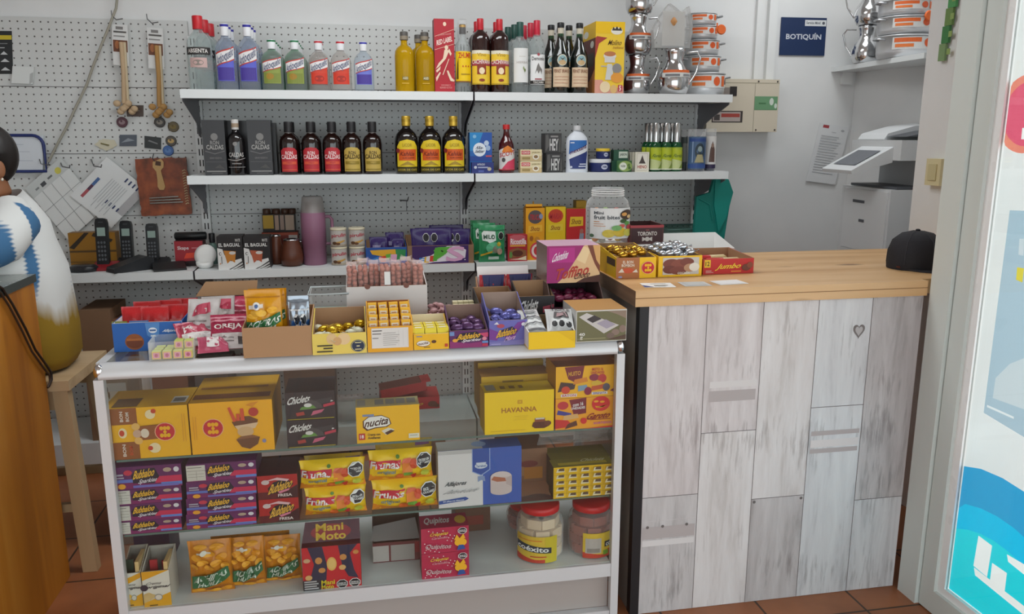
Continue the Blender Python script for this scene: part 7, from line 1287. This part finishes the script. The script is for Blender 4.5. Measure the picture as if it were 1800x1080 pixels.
tag(MB().tube([Vector((0, 0, 0)), Vector((.035, -.05, 0)), Vector((.04, -.055, .02))], .003, K('#77787a', .35, .7), 6).tube([Vector((.03, -.045, 0)), Vector((.03, -.045, -.05))], .002, K('#77787a', .35, .7), 6).build('panel_hook', loc=at(703, 352, Y=4.116)), 'empty metal hook in the panel above the purple snack box', 'hook')

# fuse box, sign, notice
WY = WALL_Y - .002
bl, tr = at(1241, 232, Y=4.06), at(1371, 140, Y=4.06)
W, HH = tr.x - bl.x, tr.z - bl.z
o = empty('fuse_box', 'cream electrical cabinet with a green label beside the shelves', 'fuse box', (bl.x, 4.06, bl.z))
CRM = K('#d3c8b4', .5)
mb = MB().box(0, W, 0, .088, 0, HH, CRM); fm = flat((0, 0, 0), (W, 0, 0), (0, 0, HH))
mb.art(fm, [('r', .655, .0, .66, .93, '#8f866f'), ('r', 0, .925, 1, .935, '#a39a84'), ('r', .66, .42, .985, .68, '#6d9a72'), ('r', .72, .53, .82, .56, '#4a7a50'), ('e', .90, .58, .03, .07, '#d3dcd0'), ('e', .96, .50, .02, .05, '#d3dcd0')]); mb.build('cabinet_body', o, bevel=.004)
mb = MB(); mb.art(fm, [('r', .07, .18, .50, .40, '#3a3230'), ('r', .085, .20, .47, .38, '#b5a8a2'), ('r', .2, .28, .46, .35, '#a8453c'), ('r', .1, .22, .18, .33, '#4a4442'), ('r', .14, .70, .38, .84, '#8d837c'), ('r', .30, .68, .40, .86, '#2c2625')], h0=.001); mb.build('breaker_window', o)
mb = MB()
for a, b_ in ((.70, .96), (.97, .96), (.70, .04), (.97, .04)): mb.ball((W * a, -.001, HH * b_), .005, .003, .005, K('#4a4640', .4), 8, 4)
mb.build('screw', o)
sheet('wall_sign', 'navy blue wall sign with white capitals', 'sign', ((1370, 97), (1449, 98), (1374, 30)), [('t', 'BOTIQUÍN', .12, .40, .90, .60, '#cfd3dc', 0), ('r', .52, .78, .99, .94, '#dcdedf'), ('t', 'Servicio Móvil', .55, .83, .86, .90, '#5a5d66'), ('e', .93, .86, .03, .04, '#5a5d66')], K('#1f3258', .45), y=4.142, t=.005)
sheet('wall_notice', 'white typed notice with a red logo hanging askew above the copier', 'notice', ((1417, 318), (1468, 325), (1442, 216)), [('r', .12, .93, .32, .98, '#a8444a'), ('e', .8, .92, .06, .02, '#b5b7ba'), ('r', .45, .87, .6, .875, '#77797c')] + [('r', .12, .16 + .045 * k, .82 - .1 * ((k * 3) % 4) / 2, .172 + .045 * k, '#a8aaae') for k in range(15)], K('#dedfe0', .6), y=4.138)

# copier niche: shelf with jugs and pots, copier
A_, B_ = at(1465, 118, Y=4.13), at(1640, 93, X=2.50)
o = empty('niche_shelf', 'white shelf in the corner holding a jug stack and pots', 'shelf', (0, 0, 0))
zs = A_.z
MB().prism([(A_.x, 4.148), (A_.x + .005, 4.06), (2.50, 3.35), (2.80, 3.35), (2.69, 4.148)][::-1], 'z', zs - .024, zs, SHELF_W).build('board', o)
MB().box(2.60, 2.66, 4.13, 4.149, zs - .09, zs - .0245, WHITE_P).build('wall_cleat', o)
NY = 3.92
jh2 = .178
jx = at(1524, 60, Y=NY).x
j3 = dup(jj, (jx, NY, zs), 'polished aluminium jug, lower of the two on the corner shelf', 'jugs on the corner shelf', rz=2.2); j3.scale = (1.05, 1.05, 1.0)
j4 = dup(j3, (jx + .002, NY, zs + jh + .001), 'polished aluminium jug, upper of the two on the corner shelf', rz=2.5)
pz = pots(((1549, 1632, .105), (1551, 1630, .085), (1553, 1628, .075)), 3.66, zs, ('aluminium pot with orange label, bottom one on the corner shelf', 'aluminium pot with orange label, middle one on the corner shelf', 'aluminium pot with orange label, top one on the corner shelf'), 'pots on the corner shelf')
q = at(1634, 28, Y=3.54)
tag(MB().lathe([(.020, -.006), (.024, 0), (.020, .006)], ORG, 20, M=Matrix.Rotation(PI / 2, 4, 'X')).build('orange_tag', loc=(q.x - .01, 3.53, q.z)), 'round orange tag in front of the corner-shelf pots', 'tag')
# copier: front faces left into the shop, its side faces the camera
P0, P1 = at(1463, 322, X=2.36), at(1557, 335, X=2.36)
o = empty('copier', 'tall white office copier with tilted control panel in the niche', 'copier', (2.35, 3.28, 0), -.07)
CP = K('#d9dbdc', .45); CPD = K('#55575c', .5); CPG = K('#b9bcbf', .5)
hB = at(1555, 333, X=2.36).z
MB().box(0, .36, 0, .42, .001, hB, CP).build('body', o, bevel=.02)
MB().box(-.006, -.0002, .015, .385, hB - .30, hB - .012, K('#dfe1e2', .4)).build('front_cover', o, bevel=.004)
MB().box(-.006, -.0002, .015, .385, hB - .54, hB - .305, K('#d5d7d8', .4)).build('paper_drawer', o, bevel=.004)
MB().box(-.009, -.0062, .20, .30, hB - .075, hB - .062, CPD).build('cover_handle', o)
MB().box(-.0085, -.0062, .19, .235, hB - .165, hB - .152, CPD).build('maker_plate', o)
MB().box(.03, .36, .0, .42, hB + .13, hB + .22, CP).build('scanner_unit', o, bevel=.01)
MB().box(.18, .36, .02, .41, hB + .0005, hB + .1295, CPG).build('rear_column', o)
MB().box(.03, .179, .01, .40, hB + .0008, hB + .012, CPD).build('output_tray', o)
MB().prism([(.05, hB + .2205), (.34, hB + .2205), (.36, hB + .25), (.32, hB + .30), (.2, hB + .285), (.07, hB + .25)], 'y', .18, .41, CP).build('document_feeder', o, bevel=.006)
MB().prism([(.06, hB + .235), (.32, hB + .235), (.30, hB + .27), (.2, hB + .262)], 'y', .02, .179, CPD).build('feeder_tray', o)
mb = MB().prism([(-.16, hB + .07), (-.165, hB + .085), (.03, hB + .19), (.03, hB + .12)], 'y', .06, .33, CP)
nn = Vector((-.105, 0, .195)).normalized()
mb.art(flat((-.145, .30, hB + .098), (0, -.21, 0), (.15, 0, .0807), nn), [('r', .04, .12, .96, .92, '#6d7076')], h0=.001); mb.build('control_panel', o)
o = empty('sachet_strip', 'hanging strip of green sachets on the white wall by the door jamb', 'sachets', at(1685, 0, X=2.165))
oy = o.location
for k in range(5):
    zt2, zb2 = -.0 - .062 * k + .10, -.062 - .062 * k + .101
    MB().box(-.012, -.002, -.012 + .010 * k, .03 + .008 * k, zb2, zt2, (K('#2f8a4a', .3), K('#4f9a58', .3), K('#6a8a4a', .3), K('#3f8048', .3), K('#7d9a6a', .3))[k]).box(-.0128, -.0122, .0, .018, zb2 + .02, zt2 - .02, K('#8fa860', .4)).build('sachet', o)

# ------------------------------------------------------------------ posters on the glazed door
VIN = lambda c: film('vinyl_' + c.strip('#'), c, .85, .5, c)
def translucent(c):
    nm = 'backlit_' + c.strip('#')
    if nm in _mats: return _mats[nm]
    m = bpy.data.materials.new(nm); m.use_nodes = True; nt = m.node_tree; nt.nodes.clear()
    out = nt.nodes.new('ShaderNodeOutputMaterial'); mx = nt.nodes.new('ShaderNodeMixShader'); mx.inputs[0].default_value = .65
    d = nt.nodes.new('ShaderNodeBsdfDiffuse'); t = nt.nodes.new('ShaderNodeBsdfTranslucent'); d.inputs[0].default_value = lin(c); t.inputs[0].default_value = lin(c)
    nt.links.new(d.outputs[0], mx.inputs[1]); nt.links.new(t.outputs[0], mx.inputs[2]); nt.links.new(mx.outputs[0], out.inputs[0]); _mats[nm] = m
    return m
PX_ = DX + .0265
def dpt(x, y): p = at(x, y, X=PX_); return (p.y, p.z)
def cut(pl, a, b_, keep):
    """convex polygon on one side of the line a-b"""
    out = []; sd = lambda p: ((b_[0] - a[0]) * (p[1] - a[1]) - (b_[1] - a[1]) * (p[0] - a[0])) * keep
    for i in range(len(pl)):
        p, q = pl[i - 1], pl[i]; dp, dq = sd(p), sd(q)
        if (dp >= 0) != (dq >= 0): t = dp / (dp - dq); out.append((p[0] + (q[0] - p[0]) * t, p[1] + (q[1] - p[1]) * t))
        if dq >= 0: out.append(q)
    return out if len(out) > 2 else []
def ccw(pl): return pl if sum(pl[i - 1][0] * pl[i][1] - pl[i][0] * pl[i - 1][1] for i in range(len(pl))) > 0 else pl[::-1]
def minus(pieces, hole):
    """pieces with a convex hole cut out of them"""
    hole = ccw(hole); out = []
    for pc in pieces:
        rest = pc
        for i in range(len(hole)):
            if (Vector(hole[i]) - Vector(hole[i - 1])).length < 1e-5: continue
            o_ = cut(rest, hole[i - 1], hole[i], -1)
            if o_: out.append(o_)
            rest = cut(rest, hole[i - 1], hole[i], 1)
            if not rest: break
    return out
def decal(name, label, cat, shapes):
    """vinyl shapes on the outside of the glass, later ones cut out of earlier ones"""
    mb = MB()
    for k, (pts, c) in enumerate(shapes):
        ps = [ccw(pts)]
        for pts2, _ in shapes[k + 1:]: ps = minus(ps, pts2)
        for p in ps: mb.add([(PX_, y, z) for y, z in p], [tuple(range(len(p)))], translucent(c))
    return tag(mb.build(name), label, cat)
def disc(cy, cz, r, n=40, lo=None):
    out = [(cy + r * math.cos(2 * PI * i / n), cz + r * math.sin(2 * PI * i / n)) for i in range(n)]
    pts = sorted({(round(min(2.008, max(.54, y)), 5), round(max(.107, z), 5)) for y, z in out})
    def half(seq):
        h = []
        for p in seq:
            while len(h) > 1 and (h[-1][0] - h[-2][0]) * (p[1] - h[-2][1]) - (h[-1][1] - h[-2][1]) * (p[0] - h[-2][0]) <= 1e-9: h.pop()
            h.append(p)
        return h[:-1]
    return half(pts) + half(pts[::-1])
top1, top2, top3 = at(1685, 800, X=PX_), at(1685, 868, X=PX_), at(1682, 910, X=PX_)
cy, cz = 1.86, .02
bar1 = [dpt(1720, 942), dpt(1744, 960), dpt(1735, 1015), dpt(1711, 995)]
bar2 = [dpt(1744, 990), dpt(1770, 1008), dpt(1766, 1040), dpt(1740, 1022)]
bar3 = [dpt(1770, 975), dpt(1830, 1010), dpt(1830, 1035), dpt(1772, 988)]
bar4 = [dpt(1712, 998), dpt(1800, 1066), dpt(1800, 1082), dpt(1714, 1012)]
decal('door_decal', 'big blue and cyan round sticker on the lower door glass', 'sticker', [(disc(cy, cz, top1.z - cz), '#2a9fd4'), (disc(cy, cz, top2.z - cz), '#10c0ee'), (disc(cy, cz, top3.z - cz), '#22d6e6'), (bar1, '#f2f6f6'), (bar2, '#f2f6f6'), (bar3, '#f2f6f6'), (bar4, '#f2f6f6')])
decal('door_poster', 'grey-blue poster with a pale figure on the door glass', 'poster', [([dpt(1775, 370), dpt(1850, 372), dpt(1835, 790), dpt(1729, 726)], '#a9bfcd'), ([dpt(1775, 640), dpt(1800, 630), dpt(1800, 720), dpt(1745, 700), dpt(1750, 665)], '#c6d0d6'), ([dpt(1735, 712), dpt(1782, 733), dpt(1782, 737), dpt(1735, 716)], '#e3e8ea'), ([dpt(1788, 470), dpt(1800, 472), dpt(1797, 497), dpt(1786, 492)], '#d9c94a'), ([dpt(1792, 420), dpt(1800, 420), dpt(1799, 450), dpt(1790, 448)], '#c9d3d9')])
a0 = at(1800, 200, X=PX_); rz_ = (at(1800, 130, X=PX_).z - at(1800, 270, X=PX_).z) / 2
decal('door_decal', 'round coral sticker high on the door glass', 'sticker', [(disc(a0.y - .01, a0.z, rz_), '#e88a78'), (disc(a0.y - .015, a0.z, rz_ * .82), '#e0607a'), ([dpt(1797, 225), dpt(1815, 225), dpt(1813, 245), dpt(1795, 245)], '#f3efee')])

# ------------------------------------------------------------------ boxes low behind the counters
for k, (xl, xr, yt, Y, z, d, c, lb, art) in enumerate((
    (150, 205, 545, 3.74, ZB, .25, '#8a6a50', 'brown cardboard box on the base shelf left of the glass case', [('r', .1, .3, .9, .36, '#6d5038')]),
    (205, 330, 560, 3.76, ZB, .25, '#8f5f45', 'reddish cardboard box on the base shelf behind the case', [('r', .2, .1, .5, .4, '#a33a2c'), ('r', 0, .6, 1, .64, '#6d4430')]),
    (345, 405, 640, 3.72, ZB, .22, '#5a5450', 'dark grey box on the base shelf, seen through the case', []),
    (500, 590, 620, 3.75, ZB, .22, '#6d5a4c', 'brown box on the base shelf behind the gum cartons', []))):
    carton('cardboard_box', lb, 'box', xl, xr, yt, Y, z, d, K(c, .8), K(c, .8), K(c, .8), art)
o = carton('cardboard_box', 'white box with dotted print on the base shelf, seen through the case', 'box', 186, 238, 664, 3.0, .0, .3, K('#9a8a78', .8), K('#8a7a68', .8), K('#a09080', .8), [('r', .05, .80, .95, .97, '#c9cbc6'), ('e', .25, .9, .03, .02, '#3a3a3a'), ('e', .35, .9, .03, .02, '#3a3a3a'), ('e', .3, .93, .03, .02, '#3a3a3a'), ('r', .6, .86, .85, .88, '#8a8a86')])
bag('plastic_bag', 'crumpled clear bag on the base shelf behind the yellow name-badge carton', 'bag', 590, 640, 700, 3.73, ZB, .12, film('crumpled_film', '#b5aaa4', .30, .2), wob=2.0)

# ------------------------------------------------------------------ stool and person at the left
SX, SY, SZ = -1.19, 3.02, .70
st = empty('wooden_stool', 'pale wooden bar stool the person sits on', 'stool', (SX, SY, 0), -.02)
MB().box(-.215, .215, -.20, .20, SZ - .035, SZ, PINE_PALE).build('seat', st, bevel=.006)
PP = wood_mat('pale_stool_leg', '#b0926c', '#bfa37c', '#cbb089', 'z', .7, False)
for sx in (-1, 1):
    for sy in (-1, 1):
        tp, bt = Vector((sx * .175, sy * .155, SZ - .036)), Vector((sx * .215, sy * .185, 0.001))
        w = .024; v = []
        for c in (bt, tp):
            v += [c + Vector((-w, -w * .8, 0)), c + Vector((w, -w * .8, 0)), c + Vector((w, w * .8, 0)), c + Vector((-w, w * .8, 0))]
        MB().add(v, [(0, 1, 5, 4), (1, 2, 6, 5), (2, 3, 7, 6), (3, 0, 4, 7), (3, 2, 1, 0), (4, 5, 6, 7)], PP).build('leg', st)
for sy in (-1, 1): MB().box(-.155, .155, sy * .158 - .01, sy * .158 + .01, SZ - .11, SZ - .037, PP).build('apron', st)
for sy in (-1, 1): MB().box(-.19, .19, sy * .17 - .01, sy * .17 + .01, .22, .25, PP).build('footrest', st)

SKIN = K('#8a5a3c', .55)
def skin_mesh(name, parent, nodes, edges, mat, sub=2, root=0):
    me = bpy.data.meshes.new(name); me.from_pydata([n[0] for n in nodes], edges, []); me.materials.append(mat)
    o = bpy.data.objects.new(name, me); COL.objects.link(o); o.parent = parent
    md = o.modifiers.new('skin', 'SKIN'); md.use_smooth_shade = True
    sv = me.skin_vertices[0].data if me.skin_vertices else None
    if sv is not None:
        for i, n in enumerate(nodes):
            r = n[1]; sv[i].radius = r if isinstance(r, tuple) else (r, r); sv[i].use_root = (i == root)
    sb = o.modifiers.new('smooth', 'SUBSURF'); sb.levels = sub; sb.render_levels = sub
    return o
o = empty('person', 'person from behind in a tie-dyed blouse, seated and leaning on the pine counter', 'person', (-1.19, 3.02, 0))
def R(x, y, z): return Vector((x + 1.19, y - 3.02, z))
HC = (-1.212, 2.99, 1.422); fd = Vector((-.75, -.66, 0)).normalized(); ld = Vector((-fd.y, fd.x, 0))
nd = [(R(-1.215, 3.03, .80), .140), (R(-1.21, 3.03, .96), .12), (R(-1.215, 3.02, 1.12), (.12, .14)), (R(-1.225, 3.01, 1.225), (.095, .11)), (R(-1.205, 3.0, 1.295), .078), (R(-1.215, 2.992, 1.355), .053), (R(HC[0], HC[1], HC[2] - .02), .074), (R(HC[0] - .01, HC[1], HC[2] + .045), .066),
      (R(-1.12, 2.865, 1.225), .055), (R(-1.19, 2.735, 1.135), .042), (R(-1.38, 2.66, 1.10), .036), (R(-1.50, 2.63, 1.095), .026), (R(-1.555, 2.62, 1.092), (.018, .034)), (R(-1.59, 2.615, 1.09), (.014, .036)),
      (R(-1.24, 3.17, 1.235), .055), (R(-1.32, 3.27, 1.02), .042), (R(-1.46, 3.17, .86), .034), (R(-1.55, 3.11, .79), .024), (R(-1.60, 3.08, .765), (.018, .034)),
      (R(-1.30, 2.95, .785), .088), (R(-1.57, 2.96, .76), .062), (R(-1.55, 2.97, .50), .048), (R(-1.52, 2.98, .275), .034), (R(-1.62, 2.975, .26), (.03, .036)),
      (R(-1.30, 3.11, .785), .088), (R(-1.57, 3.11, .76), .062), (R(-1.55, 3.10, .50), .048), (R(-1.52, 3.09, .275), .034), (R(-1.62, 3.095, .26), (.03, .036))]
ed = [(0, 1), (1, 2), (2, 3), (3, 4), (4, 5), (5, 6), (6, 7), (3, 8), (8, 9), (9, 10), (10, 11), (11, 12), (12, 13), (3, 14), (14, 15), (15, 16), (16, 17), (17, 18), (0, 19), (19, 20), (20, 21), (21, 22), (22, 23), (0, 24), (24, 25), (25, 26), (26, 27), (27, 28)]
# fingers: four and a thumb on each hand, unequal and curled
for wrist, tip, sd, up in ((12, 13, 1, -.006), (17, 18, -1, -.02)):
    b0 = nd[tip][0]; dr = (nd[tip][0] - nd[wrist][0]).normalized(); lat = dr.cross(Vector((0, 0, 1))).normalized()
    for j, ln in enumerate((.055, .064, .060, .046)):
        a = b0 + lat * (.027 - .018 * j); i0 = len(nd)
        nd += [(a + dr * .012, .0095), (a + dr * ln * .55 + Vector((0, 0, .004)), .0088), (a + dr * ln + Vector((0, 0, up)), .0078)]
        ed += [(tip, i0), (i0, i0 + 1), (i0 + 1, i0 + 2)]
    i0 = len(nd); a = nd[wrist][0] + lat * .032 * sd
    nd += [(a, .011), (a + dr * .03 + lat * .018 * sd, .010), (a + dr * .058 + lat * .02 * sd, .0085)]; ed += [(wrist, i0), (i0, i0 + 1), (i0 + 1, i0 + 2)]
skin_mesh('body', o, nd, ed, SKIN)
hc = R(*HC)
def side(sgn): return hc + ld * .080 * sgn + Vector((0, 0, -.028)) - fd * .012
Rm = Matrix.Rotation(math.atan2(fd.y, fd.x), 4, 'Z')
for sg in (1, -1):
    p = side(sg); mb = MB().ball(p, .016, .008, .028, SKIN, 10, 8, Rm); mb.build('ear', o)
    MB().ball(p + Vector((0, 0, -.033)) + ld * .006 * sg, .005, .005, .006, K('#d8cfc0', .15, .6), 8, 6).build('earring', o)
    MB().ball(hc + fd * .074 + ld * .03 * sg + Vector((0, 0, .0)), .012, .012, .007, K('#2a1c16', .3), 10, 6, Rm).build('eye', o)
MB().ball(hc + fd * .088 + Vector((0, 0, -.028)), .016, .011, .022, SKIN, 10, 8, Rm).build('nose', o)
MB().ball(hc + fd * .08 + Vector((0, 0, -.062)), .008, .022, .006, K('#7a3f38', .5), 10, 6, Rm).build('mouth', o)
HAIR = nodes_mat('dark_hair', lambda nt, b, co: None, .5); HAIR.node_tree.nodes['Principled BSDF'].inputs['Base Color'].default_value = lin('#17110f')
mb = MB(); vv = []; ff = []; n_, k_ = 32, 18
for j in range(k_ + 1):
    th = PI * j / k_
    for i in range(n_):
        ph = 2 * PI * i / n_; d_ = Vector((math.sin(th) * math.cos(ph), math.sin(th) * math.sin(ph), math.cos(th)))
        fr_ = d_.x * 1.0   # towards the face in head space
        rr_ = 1.0 + .02 * math.sin(22 * ph)
        q = Vector((d_.x * .087, d_.y * .081, d_.z * .102)) * rr_
        if d_.x > .25 and d_.z < .45: q *= .80          # open around the face
        elif d_.z < -.45 and d_.x > -.2: q *= .72
        elif abs(d_.y) > .75 and d_.z < -.05 and d_.x > -.35: q *= .80   # behind the ear
        vv.append(hc + Vector((0, 0, .018)) - fd * .012 + (Rm @ q))
for j in range(k_):
    for i in range(n_): ff.append((j * n_ + i, (j + 1) * n_ + i, (j + 1) * n_ + (i + 1) % n_, j * n_ + (i + 1) % n_))
mb.add(vv, ff, HAIR, True).build('hair', o)
def m_dye(nt, b, co):
    L = nt.links.new; sp = N(nt, 'SeparateXYZ'); L(co.outputs['Object'], sp.inputs[0])
    mp = N(nt, 'Mapping'); mp.inputs['Scale'].default_value = (11, 11, 2.5); L(co.outputs['Object'], mp.inputs[0])
    n1 = N(nt, 'TexNoise', i_Scale=1.0, i_Detail=3.0); L(mp.outputs[0], n1.inputs['Vector'])
    # mustard hem with a streaky edge
    a = N(nt, 'Math', operation='MULTIPLY_ADD'); a.inputs[1].default_value = -.22; L(n1.outputs['Fac'], a.inputs[0]); L(sp.outputs['Z'], a.inputs[2])
    hem = N(nt, 'MapRange'); hem.inputs[1].default_value = .76; hem.inputs[2].default_value = .84; hem.inputs[3].default_value = 1; hem.inputs[4].default_value = 0; L(a.outputs[0], hem.inputs[0])
    # blue patches in slanting bands broken by fine pleats
    mp2 = N(nt, 'Mapping'); mp2.inputs['Scale'].default_value = (8, 8, 4.2); mp2.inputs['Rotation'].default_value = (.5, .35, 0); mp2.inputs['Location'].default_value = (.35, .2, 1.1); L(co.outputs['Object'], mp2.inputs[0])
    n2 = N(nt, 'TexNoise', i_Scale=1.0, i_Detail=1.5, i_Distortion=.4); L(mp2.outputs[0], n2.inputs['Vector'])
    w = N(nt, 'TexWave', i_Scale=22.0, i_Distortion=2.5); w.bands_direction = 'Z'; L(co.outputs['Object'], w.inputs['Vector'])
    wa = N(nt, 'Math', operation='MULTIPLY_ADD'); wa.inputs[1].default_value = -.045; L(w.outputs['Fac'], wa.inputs[0]); L(n2.outputs['Fac'], wa.inputs[2])
    bl_ = N(nt, 'MapRange'); bl_.inputs[1].default_value = .535; bl_.inputs[2].default_value = .60; L(wa.outputs[0], bl_.inputs[0])
    up = N(nt, 'MapRange'); up.inputs[1].default_value = .94; up.inputs[2].default_value = 1.02; L(sp.outputs['Z'], up.inputs[0])
    mu = N(nt, 'Math', operation='MULTIPLY'); L(bl_.outputs[0], mu.inputs[0]); L(up.outputs[0], mu.inputs[1])
    m1 = N(nt, 'Mix', data_type='RGBA'); m1.inputs[6].default_value = lin('#d9dad8'); m1.inputs[7].default_value = lin('#3f6d96'); L(mu.outputs[0], m1.inputs[0])
    m2 = N(nt, 'Mix', data_type='RGBA'); m2.inputs[7].default_value = lin('#96761a'); L(hem.outputs[0], m2.inputs[0]); L(m1.outputs[2], m2.inputs[6]); L(m2.outputs[2], b.inputs['Base Color'])
DYE = nodes_mat('tie_dyed_cotton', m_dye, .85)
rings = [(.712, -.965, .195, .20, 0), (.75, -.945, .205, .215, 0), (.85, -.945, .20, .215, 0), (.95, -.95, .19, .205, 0), (1.06, -.965, .185, .20, 0), (1.15, -.995, .175, .195, .0), (1.21, -1.025, .165, .185, .01), (1.26, -1.06, .145, .16, .025), (1.292, -1.098, .112, .125, .06)]
mb = MB(); vv = []; ff = []; n_ = 40
for (z, xb, rx, ry, tl) in rings:
    xb -= .056 if z < 1.0 else .048 if z < 1.18 else .03; rx -= .012
    for i in range(n_):
        a = 2 * PI * i / n_; fold = 1 + .022 * math.sin(a * 9 + z * 6) * min(1, max(0, (1.2 - z) * 3))
        x = xb - rx + rx * math.cos(a) * fold; y = 3.01 + ry * math.sin(a) * fold
        vv.append(R(x, y, z + tl * (math.cos(a) * .5 + math.sin(a) * .5 - .2)))
for j in range(len(rings) - 1):
    for i in range(n_): ff.append((j * n_ + i, j * n_ + (i + 1) % n_, (j + 1) * n_ + (i + 1) % n_, (j + 1) * n_ + i))
mb.add(vv, ff, DYE, True)
bl_o = mb.build('blouse', o); sol = bl_o.modifiers.new('cloth', 'SOLIDIFY'); sol.thickness = .004
ml = MB()
ml.tube([R(-1.135, 2.93, 1.255), R(-1.105, 2.87, 1.225), R(-1.125, 2.80, 1.175), R(-1.175, 2.75, 1.145), R(-1.25, 2.71, 1.135)], [.062, .078, .078, .07, .058], DYE, 20)
ml.build('sleeve', o)
MB().tube([R(-1.245, 2.712, 1.135), R(-1.285, 2.695, 1.133)], [.0595, .057], K('#96761a', .85), 20).build('cuff', o)
MB().tube([R(-1.235, 3.15, 1.245), R(-1.27, 3.21, 1.15), R(-1.32, 3.26, 1.03)], [.072, .068, .056], DYE, 20).build('sleeve', o)
PANT = K('#2c3140', .8)
for dy in (2.95, 3.11):
    MB().tube([R(-1.20, dy, .79), R(-1.32, dy, .785), R(-1.56, dy + .005, .765), R(-1.585, dy + .005, .70), R(-1.555, dy + .01, .50), R(-1.525, dy + .015, .30)], [.098, .096, .074, .072, .06, .05], PANT, 16).build('trouser_leg', o)
    MB().tube([R(-1.50, dy + .015, .262), R(-1.60, dy + .012, .262), R(-1.66, dy + .01, .258)], [.036, .04, .028], K('#1e1e20', .6), 12).build('shoe', o)
tag(MB().box(-.07, .07, -.05, .05, 0, .006, WHITE).ball((.0, 0, .012), .055, .035, .008, WHITE).build('paper_pad', loc=(-1.30, 2.56, 1.0665), rz=.4), 'crumpled white paper on the grey top of the pine counter', 'paper')
